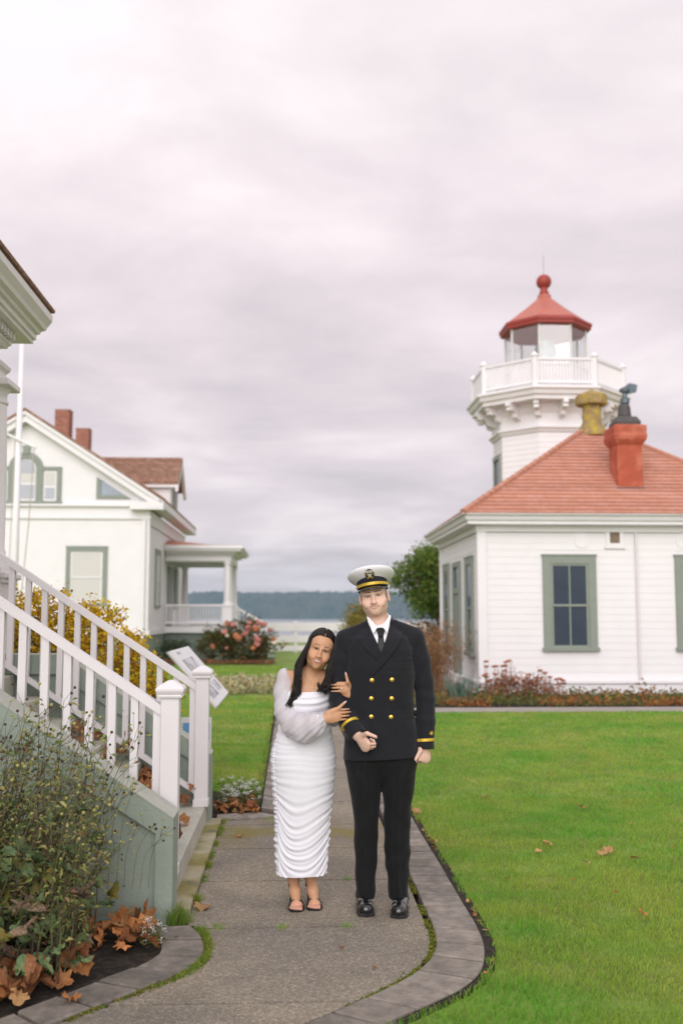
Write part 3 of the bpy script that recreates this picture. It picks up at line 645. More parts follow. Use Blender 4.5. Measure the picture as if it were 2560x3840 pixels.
# entablature, corner boards, base
g = Geo().box(HU0 - .06, HU1 + .06, HV0 - .06, HV0 + .2, 4.92, 5.02).box(HU0 - .03, HU1 + .03, HV0 - .03, HV0 + .2, 5.02, 5.34).box(HU0 - .14, HU1 + .14, HV0 - .14, HV0 + .2, 5.34, 5.42); KH.part('entablature', g, WHITE)
KH.box('frieze', HU1 - .05, HU1 + .05, HV0 + .2, HV1, 4.75, 5.22, WHITE)
KH.box('corner_board', HU1 - .16, HU1 + .03, HV0 - .03, HV0 + .16, 1.18, 4.92, WHITE)
KH.box('water_table', HU0 - .08, HU1 + .08, HV0 - .08, HV1, 1.0, 1.16, WHITE); KH.box('foundation', HU0 + .05, HU1 - .02, HV0 + .05, HV1 - .05, -.05, 1.02, SAGE_W)
clapboards(KH, kw, kr, 1.22, 4.76, .135, lambda z: (HV0 + .16, 38.5), WHITE, [(35.72, 36.98, 1.98, 3.98)])
window(KH, kr, 35.70, 37.00, 1.98, 4.0, SAGE, BLIND, WHITE, cols=1, tw=.155)
KH.box('downpipe', HU1 - .20, HU1 - .10, HV0 - .13, HV0 - .05, .1, 4.9, WHITE)
# roof: two slopes with thickness, white raking cornice
OV = .42; y0, y1 = HV0 - OV, HV1 + OV
for s in (1, -1):
    e = AP[0] + s * (9.03 - 4.35); zA, zE = AP[1] + .36, AP[1] + .36 - SL * (9.03 - 4.35)
    V = [(AP[0], y0, zA - .10), (e, y0, zE - .10), (e, y1, zE - .10), (AP[0], y1, zA - .10), (AP[0], y0, zA), (e, y0, zE), (e, y1, zE), (AP[0], y1, zA)]
    rf = KH.part('roof', Geo().add(V, [(0, 1, 2, 3), (4, 7, 6, 5), (0, 4, 5, 1), (1, 5, 6, 2), (2, 6, 7, 3)]), ROOF_B)
    dx = s * .03
    g = Geo()
    for (off, d0, d1) in ((.02, .0, .12), (.10, .12, .36)):
        zz = -.10 - d0; z2 = -.10 - d1
        V = [(AP[0], y0 + off, zA + zz), (e - dx, y0 + off, zE + zz), (e - dx, y0 + off, zE + z2), (AP[0], y0 + off, zA + z2)]
        V += [(x, HV0 + .03, z) for x, _, z in V]; g.add(V, [(0, 1, 2, 3), (3, 2, 6, 7), (1, 5, 6, 2), (4, 7, 6, 5)])
    KH.part('rake_trim', g, WHITE)
    g = Geo(); a_, b_ = sorted((e, e - s * .48)); g.box(a_, b_, y0 + .02, y1, zE - .34, zE - .10); KH.part('eaves', g, WHITE)
    g = Geo(); a_, b_ = sorted((e + s * .02, e - s * 1.1)); g.box(a_, b_, y0 + .03, HV0 - .02, zE - .42, zE - .16); KH.part('cornice_return', g, WHITE)
# chimneys laid brick by brick
def chimney(T, u, v, w, z0, z1):
    c = T.box('chimney', u - w / 2 + .012, u + w / 2 - .012, v - w / 2 + .012, v + w / 2 - .012, z0, z1 - .02, MORTAR)
    h = .078; L = .215; n = int((z1 - z0) / h)
    for i in range(n):
        z = z1 - (i + 1) * h
        for side in (0, 1):
            x = -w / 2 - (L / 2 if (i + side) % 2 else 0)
            while x < w / 2 - .02:
                a, b = max(x, -w / 2), min(x + L - .012, w / 2)
                if b - a > .03:
                    g = Geo()
                    if side == 0: g.box(u + a, u + b, v - w / 2, v - w / 2 + .05, z + .006, z + h - .004)
                    else: g.box(u + w / 2 - .05, u + w / 2, v + a, v + b, z + .006, z + h - .004)
                    T.part('brick', g, BRICK, c)
                x += L
    T.box('chimney_cap', u - w / 2 - .01, u + w / 2 + .01, v - w / 2 - .01, v + w / 2 + .01, z1, z1 + .04, mat('chimney_mortar_cap', (.35, .24, .19), .9), c)
chimney(KH, -8.73, 38.0, .56, 8.2, 9.44); chimney(KH, -8.80, 42.0, .56, 8.2, 9.48)
# dormer
DV0, DV1, DRZ, DEZ = 37.75, 40.45, 7.86, 6.72; DUF = -4.62
g = Geo().add([(-8.6, DV0 + .1, 5.6), (DUF, DV0 + .1, 5.6), (DUF, DV0 + .1, DEZ), (-8.6, DV0 + .1, DEZ), (-8.6, DV1 - .1, 5.6), (DUF, DV1 - .1, 5.6), (DUF, DV1 - .1, DEZ), (-8.6, DV1 - .1, DEZ), (DUF, (DV0 + DV1) / 2, DRZ - .1), (-8.6, (DV0 + DV1) / 2, DRZ - .1)],
              [(0, 1, 2, 3), (1, 5, 6, 8, 2), (4, 7, 6, 5), (2, 8, 9, 3), (6, 7, 9, 8)])
dm = KH.part('dormer', g, WHITE); MV = (DV0 + DV1) / 2; DX = DUF + .30
for s, vv_ in ((1, DV0 - .1), (-1, DV1 + .1)):
    V = [(DX, vv_, DEZ - .02), (-8.6, vv_, DEZ - .02), (-8.6, MV, DRZ), (DX, MV, DRZ)]
    g = Geo().add([*V, *[(x, y, z - .09) for x, y, z in V]], [(0, 3, 2, 1), (4, 5, 6, 7), (0, 4, 7, 3), (0, 1, 5, 4)]); KH.part('dormer_roof', g, ROOF_B, dm)
    if s == 1: courses(KH, dm, (-7.0, vv_, DEZ - .02), (DX, vv_, DEZ - .02), (DX, MV, DRZ), (-8.2, MV, DRZ), 11, ROOF_B, .03)
    g = Geo().add([(DX + .01, vv_, DEZ - .11), (DX + .01, MV, DRZ - .09), (DX + .01, MV, DRZ - .36), (DX + .01, vv_, DEZ - .38), (DX - .1, vv_, DEZ - .11), (DX - .1, MV, DRZ - .09), (DX - .1, MV, DRZ - .36), (DX - .1, vv_, DEZ - .38)], [(0, 1, 2, 3), (4, 7, 6, 5), (3, 2, 6, 7), (0, 3, 7, 4)]); KH.part('dormer_rake', g, WHITE, dm)
KH.part('dormer_eave', Geo().box(-7.2, DX, DV0 - .08, DV0 + .1, DEZ - .22, DEZ - .10), WHITE, dm)
KH.part('dormer_window', Geo().box(DUF, DUF + .06, MV - .5, MV + .5, 5.62, 6.85), SAGE, dm)
# side porch: flat roof on columns, balustrade, lattice skirt, steps
PU0, PU1, PV0, PV1 = -4.85, -2.36, 38.6, 43.2
KH.box('porch_floor', PU0, PU1 + .12, PV0 - .12, PV1, 1.02, 1.24, WHITE)
pr_ = KH.part('porch_roof', Geo().box(PU0, PU1 + .02, PV0 - .02, PV1, 3.77, 4.05).box(PU0, PU1 + .20, PV0 - .20, PV1 + .1, 4.05, 4.13).box(PU0, PU1 + .42, PV0 - .42, PV1 + .2, 4.13, 4.22).prism([(PV0 - .5, 4.22), (PV1 + .3, 4.22), (PV1 + .3, 4.34), (PV0 - .5, 4.34)], 'u', PU0, PU1 + .50), WHITE)
for i in range(22): KH.part('dentil', Geo().box(PU0 + .06 + i * .118, PU0 + .12 + i * .118, PV0 - .17, PV0 - .02, 3.98, 4.05), WHITE, pr_)
KH.part('porch_shingles', Geo().add([(PU0, PV0 - .45, 4.345), (PU1 + .45, PV0 - .45, 4.345), (PU1 + .45, PV1 + .25, 4.345), (PU0, PV1 + .25, 4.345), (PU0, PV0 + .8, 4.62), (PU1 - .8, PV0 + .8, 4.45), (PU1 - .8, PV1 - .8, 4.45), (PU0, PV1 - .8, 4.62)], [(0, 1, 5, 4), (1, 2, 6, 5), (4, 5, 6, 7), (2, 3, 7, 6)]), ROOF_R, pr_)
KH.part('porch_ceiling', Geo().box(PU0, PU1, PV0, PV1, 3.73, 3.768), mat('porch_ceiling_paint', (.45, .46, .42), .7), pr_)
for x, y in ((PU1 - .12, PV0 + .12), (PU1 - .12, PV1 - .12), (PU1 - .12, PV0 + 1.55), (PU0 + .28, PV1 - .12)):
    g = Geo().lathe([(.165, 2.08), (.165, 2.14), (.14, 2.2), (.135, 2.9), (.115, 3.62), (.15, 3.64), (.15, 3.77)], (x, y, 0), 16); c = KH.part('column', g, WHITE); KH.part('pedestal', Geo().box(x - .19, x + .19, y - .19, y + .19, 1.24, 2.02).box(x - .225, x + .225, y - .225, y + .225, 2.02, 2.08), WHITE, c)
pr2 = KH.part('porch_rail', Geo().box(PU0, PU1 - .28, PV0 + .06, PV0 + .16, 2.02, 2.10), WHITE); KH.part('bottom_rail', Geo().box(PU0, PU1 - .28, PV0 + .07, PV0 + .15, 1.36, 1.43), WHITE, pr2)
for i in range(20):
    x = PU0 + .06 + i * .107
    if x < PU1 - .32: KH.part('baluster', Geo().box(x, x + .045, PV0 + .09, PV0 + .13, 1.43, 2.02), WHITE, pr2)
sr = KH.part('stair_rail', Geo().prism([(PU1, 2.02), (PU1, 2.12), (PU1 + 1.5, 1.30), (PU1 + 1.5, 1.20)], 'v', PV0 + 1.42, PV0 + 1.52), WHITE)
for i in range(9): x = PU1 + .12 + i * .15; KH.part('baluster', Geo().box(x, x + .045, PV0 + 1.45, PV0 + 1.49, max(.15, 1.24 - .55 * (x - PU1)), 2.04 - .547 * (x - PU1)), WHITE, sr)
for i in range(6): KH.box('porch_step', PU1 + .12 + i * .26, PU1 + .40 + i * .26, PV0 + 1.5, PV0 + 3.1, 0, 1.06 - i * .18, SAGE_W)
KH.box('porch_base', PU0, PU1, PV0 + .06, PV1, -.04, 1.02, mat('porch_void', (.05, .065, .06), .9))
g = Geo()
for i in range(26):
    x = PU0 + .05 + i * .096; g.box(x, x + .032, PV0 - .005, PV0 + .012, 0, 1.01)
for i in range(11): z = .02 + i * .096; g.box(PU0, PU1, PV0 + .013, PV0 + .028, z, z + .032)
la = KH.part('lattice', g, SAGE_W); la['kind'] = 'stuff'
KH.part('porch_door', Geo().box(HU1, HU1 + .05, 39.4, 40.7, 1.24, 3.6), SAGE); KH.part('porch_window', Geo().box(HU1, HU1 + .05, 41.6, 42.6, 1.9, 3.6), SAGE)

# ---------------------------------------------------------------- porch house at the head of the steps
NH = Thing('porch_house', 'white house corner with dentil cornice and round porch columns', 'house', -4.0, 6.0)
EV = 8.78
def runv(T, name, prof, v0, v1, m, parent=None): return T.part(name, Geo().prism(prof, 'v', v0, v1), m, parent)
x = -2.14   # eave tip
prof = [(-5.0, 4.30), (x - .02, 4.30), (x, 4.27), (x - .005, 4.22), (x - .045, 4.17), (x - .06, 4.14), (x - .10, 4.13), (x - .11, 4.105), (x - .14, 4.10), (x - .14, 4.055), (x - .165, 4.05), (x - .165, 4.02), (x - .36, 4.02), (-5, 4.02)]
co = runv(NH, 'cornice', prof, 1.0, EV, WHITE_N)
runv(NH, 'frieze', [(-2.52, 3.72), (-2.505, 3.72), (-2.505, 4.02), (-2.9, 4.02), (-2.9, 3.72)], 1.0, EV - .32, WHITE_N)
runv(NH, 'bed_moulding', [(-2.9, 3.90), (-2.46, 3.90), (-2.44, 3.925), (-2.42, 3.93), (-2.42, 3.95), (-2.9, 3.95)], 1.0, EV - .26, WHITE_N)
runv(NH, 'architrave', [(-2.8, 3.56), (-2.45, 3.56), (-2.45, 3.67), (-2.42, 3.69), (-2.41, 3.72), (-2.8, 3.72)], 1.0, EV - .28, WHITE_N)
i = 0; vv_ = EV - .32
while vv_ > 4.6:
    NH.part('dentil', Geo().box(-2.49, -2.375, vv_ - .05, vv_, 3.955, 4.018), WHITE_N, co); vv_ -= .088
runv(NH, 'roof', [(-7.0, 6.3), (x - .03, 4.305), (x + .01, 4.305), (x + .015, 4.33), (x - .02, 4.36), (-7.0, 6.40)], 1.0, EV + .02, ROOF_B)
for cv in (8.30, 5.55):
    g = Geo().lathe([(.175, 2.00), (.175, 2.05), (.165, 2.09), (.15, 2.11), (.15, 2.14), (.138, 2.16), (.138, 2.7), (.118, 3.36), (.13, 3.37), (.13, 3.39), (.118, 3.40), (.118, 3.45), (.15, 3.50)], (-2.50, cv, 0), 28)
    c = NH.part('column', g, WHITE_N, smooth=True); c.data.set_sharp_from_angle(angle=R(40))
    NH.part('abacus', Geo().bbox(-2.68, -2.32, cv - .18, cv + .18, 3.50, 3.555, .008), WHITE_N, c)
    NH.part('pedestal', Geo().box(-2.67, -2.33, cv - .17, cv + .17, 1.18, 1.88).box(-2.70, -2.30, cv - .20, cv + .20, 1.88, 1.91).bbox(-2.73, -2.27, cv - .23, cv + .23, 1.91, 1.96, .01).box(-2.67, -2.33, cv - .17, cv + .17, 1.96, 2.0).box(-2.70, -2.30, cv - .20, cv + .20, 1.13, 1.30), WHITE_N, c)
NH.box('wall', -7.0, -4.3, 1.0, EV - .3, 0, 4.0, WHITE); NH.box('porch_floor', -4.3, -2.25, 1.0, EV - .28, .95, 1.13, SAGE_L); NH.box('foundation', -4.3, -2.36, 1.0, EV - .3, -.05, .96, SAGE_W)

# flagpole with halyard and yard
FP = Thing('flagpole', 'tall white flagpole with small yard and gilt ball behind the porch column', 'flagpole', -6.02, 22.0)
g = Geo().tube([(-6.02, 22, 0), (-6.02, 22, 2.5), (-6.02, 22, 7.9)], [.085, .08, .05], 14); FP.part('pole', g, WHITE, smooth=True)
FP.part('ball', Geo().lathe([(.07 * math.sin(t) + .002, 7.95 - .07 * math.cos(t)) for t in np.linspace(.05, 3.1, 9)], (-6.02, 22, 0), 12), mat('gilt', (.55, .45, .2), .4, metal=.6), smooth=True)
FP.part('yard', Geo().tube([(-6.50, 21.9, 5.72), (-5.62, 21.9, 5.30)], .028, 8), WHITE)
FP.part('halyard', Geo().tube([(-6.16, 22, 1.2), (-6.10, 22, 5.6), (-6.04, 22, 7.8)], .010, 5).tube([(-5.66, 21.9, 5.32), (-5.74, 21.95, 3.6), (-5.92, 22, 1.2)], .012, 5), mat('rope', (.45, .43, .36), .8))
FP.part('cleat', Geo().lathe([(.02, 0.0), (.14, 0.0), (.14, .3), (.09, .34)], (-6.02, 22, 0), 12), WHITE)
# ================================================================== steps, railings, signs
ST_ = Thing('staircase', 'sage green masonry steps with sloping side walls and pale coping', 'staircase', -1.3, 6.9)
SLP = 0.66; UE = -0.625; ZE0 = 0.53; UB = -1.80; ZB = ZE0 + SLP * (UE - UB) * 1.0
STEP = mat('step_paint', (0.46, 0.45, 0.39), 0.65, 0.12, 5, bump=0.0015, bscale=50, c3=(0.34, 0.31, 0.22), c3lo=.56, c3hi=.75, c3scale=4)
def cheek(v0, v1):
    out = [(UE, -.04), (UE, ZE0), (UB, ZB), (-2.45, ZB), (-2.45, -.04)]
    c = ST_.part('side_wall', Geo().prism(out, 'v', v0 + .032, v1), SAGE_W)
    t = .118
    ST_.part('wall_band', Geo().prism([(UE + .001, ZE0 - .002), (UB, ZB - .002), (-2.45, ZB - .002), (-2.45, ZB - t - .03), (UB - .03, ZB - t - .03), (UE - .092, ZE0 + SLP * .092 - t - .02), (UE + .001, ZE0 - t + .03)], 'v', v0, v0 + .033), SAGE_W, c)
    ST_.part('pilaster', Geo().prism([(UE + .001, -.04), (UE + .001, ZE0 - t + .029), (UE - .092, ZE0 + SLP * .092 - t - .021), (UE - .092, -.04)], 'v', v0, v0 + .033), SAGE_W, c)
    ST_.part('coping', Geo().prism([(UE + .003, ZE0 - .002), (UE + .003, ZE0 + .006), (UB, ZB + .008), (-2.45, ZB + .008), (-2.45, ZB - .002), (UB, ZB - .002)], 'v', v0 - .003, v1 + .003), SAGE_L, c)
cheek(5.50, 5.75); cheek(7.98, 8.22)
for i in range(7):
    u1 = -.652 - .25 * i; z1 = .165 * (i + 1); ST_.part('step', Geo().bbox(u1 - .62, u1, 5.752, 7.978, z1 - .17 if i else -.04, z1, .008), STEP)
def newel(T, u, v, z0, zt, parent=None):
    h = .052
    n = T.part('newel_post', Geo().bbox(u - h, u + h, v - h, v + h, z0, zt - .075, .005), WHITE_N, parent)
    g = Geo().lathe([(r * math.sqrt(2), z) for r, z in ((h, zt - .10), (h + .014, zt - .098), (h + .018, zt - .088), (h + .012, zt - .080), (h + .020, zt - .072), (h + .027, zt - .058), (h + .027, zt - .046), (h + .018, zt - .034), (.02, zt - .004), (.006, zt))], (u, v, 0), 4, R(45))
    T.part('newel_cap', g, WHITE_N, n)
    T.part('post_foot', Geo().box(u - h - .006, u + h + .006, v - h - .006, v + h + .006, z0, z0 + .05), WHITE_N, n); return n
def railing(label, v, un, z0, zcap, zr0, zlow, kmax):
    T = Thing('stair_railing', label, 'railing', un, v, z0, 'white railings of the steps')
    newel(T, un, v, z0, zcap)
    ua = un - .052; ue = -2.40; n = 1.0
    def strip(za, th, w): return Geo().prism([(ua, za), (ue, za + SLP * (ua - ue)), (ue, za - th + SLP * (ua - ue)), (ua, za - th)], 'v', v - w / 2, v + w / 2)
    T.part('handrail', strip(zr0, .058, .075), WHITE_N)
    T.part('bottom_rail', strip(zlow, .045, .05), WHITE_N)
    for k in range(kmax):
        uc = un - .075 - .128 * k; 
        if uc < ue + .03: break
        zt = zr0 - .058 + SLP * (ua - uc); zb = zlow + SLP * (ua - uc); s = .0215
        g = Geo(); V = [(uc + a * s, v + b * s, z) for z0_, z1_ in ((zb, zt),) for z in (z0_, z1_) for b in (-1, 1) for a in (-1, 1)]
        V = [(x, y, z - SLP * (x - uc)) for x, y, z in V]; g.add(V, [(0, 2, 3, 1), (4, 5, 7, 6), (0, 1, 5, 4), (2, 6, 7, 3), (0, 4, 6, 2), (1, 3, 7, 5)]); T.part('baluster', g, WHITE_N)
railing('white wooden stair railing above the green side wall, beside the seedhead plant', 5.825, -.686, .165, 1.243, 1.104, .30, 14)
railing('white wooden stair railing whose newel post stands before the tilted panel', 7.88, -.686, .165, 1.229, 1.094, .30, 14)

# tilted interpretive panel
SG = Thing('information_panel', 'tilted white panel with grey historic photographs above the lawn', 'sign', -.9, 9.9)
PANEL = mat('panel_white', (.78, .77, .79), .45, .02); PHOTO = mat('panel_photo', (.34, .33, .37), .5, .7, 9, col2=(.62, .61, .65), c2lo=.46, c2hi=.56, c2scale=5); INK = mat('panel_ink', (.42, .42, .46), .6, .1)
SIGNF = mat('sign_frame', (.42, .40, .32), .6, .1)
pA, pB = Vector((-1.10, 0, 1.285)), Vector((-.672, 0, .80)); pd = (pB - pA); pl = pd.length; pd.normalize(); pn = Vector((-pd.z, 0, pd.x)); pn = pn if pn.z > 0 else -pn
def quadp(g, s0, s1, v0, v1, n0, n1):
    V = [];
    for n in (n0, n1):
        for (s, v) in ((s0, v0), (s1, v0), (s1, v1), (s0, v1)): p = pA + pd * s + pn * n; V.append((p.x, v, p.z))
    return g.add(V, [(3, 2, 1, 0), (4, 5, 6, 7), (0, 1, 5, 4), (1, 2, 6, 5), (2, 3, 7, 6), (3, 0, 4, 7)])
pa, pb = 9.05, 10.65
pnl = SG.part('panel', quadp(Geo(), 0, pl, pa, pb, 0, .022), PANEL)
SG.part('frame', quadp(Geo(), -.012, pl + .012, pa - .012, pb + .012, -.014, .0), SIGNF)
for s0, s1, v0, v1 in ((.12, .27, pa + .25, pb - .45), (.42, .58, pa + .12, pa + .78), (.44, .56, pb - .62, pb - .22), (.03, .06, pa + .3, pa + .62)): SG.part('photograph', quadp(Geo(), s0, s1, v0, v1, .0225, .0245), PHOTO, pnl)
for i in range(5): SG.part('text_line', quadp(Geo(), .300 + i * .022, .307 + i * .022, pa + .1, pb - .2 - .07 * (i % 3), .0225, .0235), INK, pnl)
for v in (pa + .35, pb - .35): SG.part('post', Geo().box(-.93, -.87, v - .03, v + .03, -.02, 1.02), SIGNF)
# small picture board by the far newel
SB = Thing('picture_board', 'small upright board with a painted lighthouse picture behind the newel post', 'sign', -.80, 8.75)
bd = SB.box('board', -.94, -.682, 8.745, 8.76, .44, .745, PANEL)
cs = lambda n, c: mat(n, c, .5, .08, 8)
for nm, x0, x1, z0, z1, c in (('sky_print', -.925, -.695, .555, .70, cs('print_blue', (.16, .38, .66))), ('tower_print', -.735, -.706, .52, .645, cs('print_cream', (.78, .68, .48))), ('roof_print', -.739, -.702, .645, .668, cs('print_orange', (.55, .22, .12))), ('gallery_print', -.743, -.698, .618, .626, cs('print_gold', (.65, .42, .12))), ('bush_print', -.76, -.69, .452, .478, cs('print_green', (.10, .17, .12))), ('text_print', -.80, -.70, .712, .72, cs('print_ink', (.2, .2, .22))), ('text_print', -.735, -.705, .50, .503, cs('print_ink', (.2, .2, .22))), ('text_print', -.735, -.705, .49, .493, cs('print_ink', (.2, .2, .22)))):
    d = {'sky_print': .0, 'tower_print': .001}.get(nm, .002); SB.box(nm, x0, x1, 8.7435 - d, 8.7445, z0, z1, c, bd)
SB.box('stake', -.85, -.82, 8.76, 8.785, -.02, .72, SIGNF)
# ================================================================== people: bodies are signed-distance sculpts, meshed as one continuous surface
PX, PY = 0.2177, 5.65           # the couple's own frame: x to the right, y away from the path's near end, z up
def v3(*a): return np.array(a, float)
def unit(a): a = np.asarray(a, float); return a / np.linalg.norm(a)
class Sdf:
    def __init__(s, lo, hi, h):
        s.lo = np.array(lo, float); s.h = h; s.n = np.ceil((np.array(hi) - s.lo) / h).astype(int) + 1
        s.D = np.full(s.n, 0.3, np.float32)
    def blk(s, lo, hi):
        a = np.clip(np.floor((np.array(lo) - s.lo) / s.h).astype(int), 0, s.n - 1); b = np.clip(np.ceil((np.array(hi) - s.lo) / s.h).astype(int) + 1, a + 1, s.n)
        sl = tuple(slice(i, j) for i, j in zip(a, b))
        ax = [(s.lo[k] + s.h * np.arange(a[k], b[k])).astype(np.float32) for k in range(3)]
        return sl, ax[0][:, None, None], ax[1][None, :, None], ax[2][None, None, :]
    def comb(s, f, lo, hi, k, mode):
        m = k + 0.012; sl, X, Y, Z = s.blk(np.array(lo) - m, np.array(hi) + m); d = f(X, Y, Z); a = s.D[sl]
        if mode == 'sub': d = -d; h = np.maximum(k - np.abs(a - d), 0) / k; s.D[sl] = np.maximum(a, d) + h * h * k * .25
        else: h = np.maximum(k - np.abs(a - d), 0) / k; s.D[sl] = np.minimum(a, d) - h * h * k * .25
    def ball(s, c, r, k=.01, M=None, mode='add'):
        c = np.array(c, float); r = np.array(r, float) * np.ones(3); e = np.ones(3) * r.max() if M is not None else r
        def f(X, Y, Z):
            x, y, z = X - c[0], Y - c[1], Z - c[2]
            if M is not None: x, y, z = (M[0, i] * x + M[1, i] * y + M[2, i] * z for i in range(3))
            k0 = np.sqrt((x / r[0]) ** 2 + (y / r[1]) ** 2 + (z / r[2]) ** 2); k1 = np.sqrt((x / r[0] ** 2) ** 2 + (y / r[1] ** 2) ** 2 + (z / r[2] ** 2) ** 2) + 1e-9
            return k0 * (k0 - 1) / k1
        s.comb(f, c - e, c + e, k, mode)
    def cone(s, a, b, ra, rb, k=.01, mode='add', flat=None):
        a = np.array(a, float); b = np.array(b, float); ba = b - a; bb = ba @ ba + 1e-12; r = max(ra, rb)
        def f(X, Y, Z):
            x, y, z = X - a[0], Y - a[1], Z - a[2]
            t = np.clip((x * ba[0] + y * ba[1] + z * ba[2]) / bb, 0, 1)
            x, y, z = x - t * ba[0], y - t * ba[1], z - t * ba[2]
            if flat is not None:                        # squash along a direction
                q = (x * flat[0][0] + y * flat[0][1] + z * flat[0][2]) * (1 / flat[1] - 1); x, y, z = x + q * flat[0][0], y + q * flat[0][1], z + q * flat[0][2]
            return np.sqrt(x * x + y * y + z * z) - (ra + (rb - ra) * t)
        s.comb(f, np.minimum(a, b) - r, np.maximum(a, b) + r, k, mode)
    def chain(s, pts, rad, k=.01, mode='add', flat=None):
        for i in range(len(pts) - 1): s.cone(pts[i], pts[i + 1], rad[i], rad[i + 1], k, mode, flat)
    def loft(s, T, k=.02, pw=2.4, crease=0.0, fold=None):
        """upright loft; T rows: z, cx, cy, a, b"""
        T = np.array(T, float); z = T[:, 0]
        def f(X, Y, Z):
            cx, cy, a, b = (np.interp(Z, z, T[:, i]).astype(np.float32) for i in (1, 2, 3, 4))
            x = (X - cx) / a; y = (Y - cy) / b
            n = (np.abs(x) ** pw + np.abs(y) ** pw) ** (1 / pw); d = (n - 1) * np.minimum(a, b)
            if crease: d = d - crease * np.exp(-((X - cx) / .012) ** 2) * (y < 0)
            if fold is not None: d = d + fold(X, Y, Z, x, y)
            return np.maximum(d, np.maximum(z[0] - Z, Z - z[-1]))
        lo = (np.min(T[:, 1] - T[:, 3]), np.min(T[:, 2] - T[:, 4]), z[0]); hi = (np.max(T[:, 1] + T[:, 3]), np.max(T[:, 2] + T[:, 4]), z[-1])
        s.comb(f, lo, hi, k, 'add')
    def cut(s, p, nrm, lo, hi):
        p = np.array(p, float); nrm = unit(nrm); sl, X, Y, Z = s.blk(lo, hi)
        s.D[sl] = np.maximum(s.D[sl], (X - p[0]) * nrm[0] + (Y - p[1]) * nrm[1] + (Z - p[2]) * nrm[2])
    def mesh(s, smooth=2):
        D = s.D; I = D < 0; c = np.zeros(np.array(D.shape) - 1, np.int8)
        for i in (0, 1):
            for j in (0, 1):
                for k in (0, 1): c += I[i:D.shape[0] - 1 + i, j:D.shape[1] - 1 + j, k:D.shape[2] - 1 + k]
        act = np.argwhere((c > 0) & (c < 8)); N = len(act); P = np.zeros((N, 3)); W = np.zeros(N)
        cor = [(i, j, k) for i in (0, 1) for j in (0, 1) for k in (0, 1)]; val = {q: D[act[:, 0] + q[0], act[:, 1] + q[1], act[:, 2] + q[2]] for q in cor}
        for q in cor:
            for ax in range(3):
                if q[ax]: continue
                w = list(q); w[ax] = 1; w = tuple(w); a, b = val[q], val[w]; m = (a < 0) != (b < 0); t = a[m] / (a[m] - b[m])
                p = np.tile(np.array(q, float), (m.sum(), 1)); p[:, ax] = t; P[m] += p; W[m] += 1
        P = (act + P / W[:, None]) * s.h + s.lo
        idx = np.full(c.shape, -1, np.int32); idx[act[:, 0], act[:, 1], act[:, 2]] = np.arange(N); Q = []
        for ax in range(3):
            o1, o2 = (ax + 1) % 3, (ax + 2) % 3; A = np.moveaxis(I, ax, 0); e = np.argwhere(A[:-1] != A[1:]); sg = A[e[:, 0], e[:, 1], e[:, 2]]
            rest = [x for x in range(3) if x != ax]; g = np.zeros_like(e); g[:, ax] = e[:, 0]; g[:, rest[0]] = e[:, 1]; g[:, rest[1]] = e[:, 2]
            ok = (g[:, o1] > 0) & (g[:, o2] > 0) & (g[:, o1] < c.shape[o1]) & (g[:, o2] < c.shape[o2]); g = g[ok]; sg = sg[ok]
            def at(d1, d2): h = g.copy(); h[:, o1] += d1; h[:, o2] += d2; return idx[h[:, 0], h[:, 1], h[:, 2]]
            q = np.c_[at(-1, -1), at(0, -1), at(0, 0), at(-1, 0)]; q[~sg] = q[~sg][:, ::-1]; Q.append(q)
        Q = np.vstack(Q); Q = Q[(Q >= 0).all(1)]
        if smooth:
            E = np.vstack([Q[:, [i, (i + 1) % 4]] for i in range(4)])
            for _ in range(smooth):
                S_ = np.zeros_like(P); C_ = np.bincount(E[:, 0], minlength=N) + np.bincount(E[:, 1], minlength=N)
                for ax in range(3): S_[:, ax] = np.bincount(E[:, 0], P[E[:, 1], ax], N) + np.bincount(E[:, 1], P[E[:, 0], ax], N)
                P = P * .4 + .6 * S_ / np.maximum(C_, 1)[:, None]
        return P, Q
def rotm(roll=0, pitch=0, yaw=0):
    cr, sr = math.cos(roll), math.sin(roll); cp, sp = math.cos(pitch), math.sin(pitch); cy, sy = math.cos(yaw), math.sin(yaw)
    Ry = np.array([[cr, 0, sr], [0, 1, 0], [-sr, 0, cr]]); Rx = np.array([[1, 0, 0], [0, cp, -sp], [0, sp, cp]]); Rz = np.array([[cy, -sy, 0], [sy, cy, 0], [0, 0, 1]])
    return Ry @ Rx @ Rz
class Frame:
    def __init__(s, o, M, sc=1.0): s.o = np.array(o, float); s.M = M; s.s = sc
    def P(s, p): return s.o + s.M @ (np.array(p, float) * s.s)
    def inv(s, V): return (np.asarray(V) - s.o) @ s.M / s.s
def sstep(a, b, x): t = np.clip((x - a) / (b - a), 0, 1); return t * t * (3 - 2 * t)
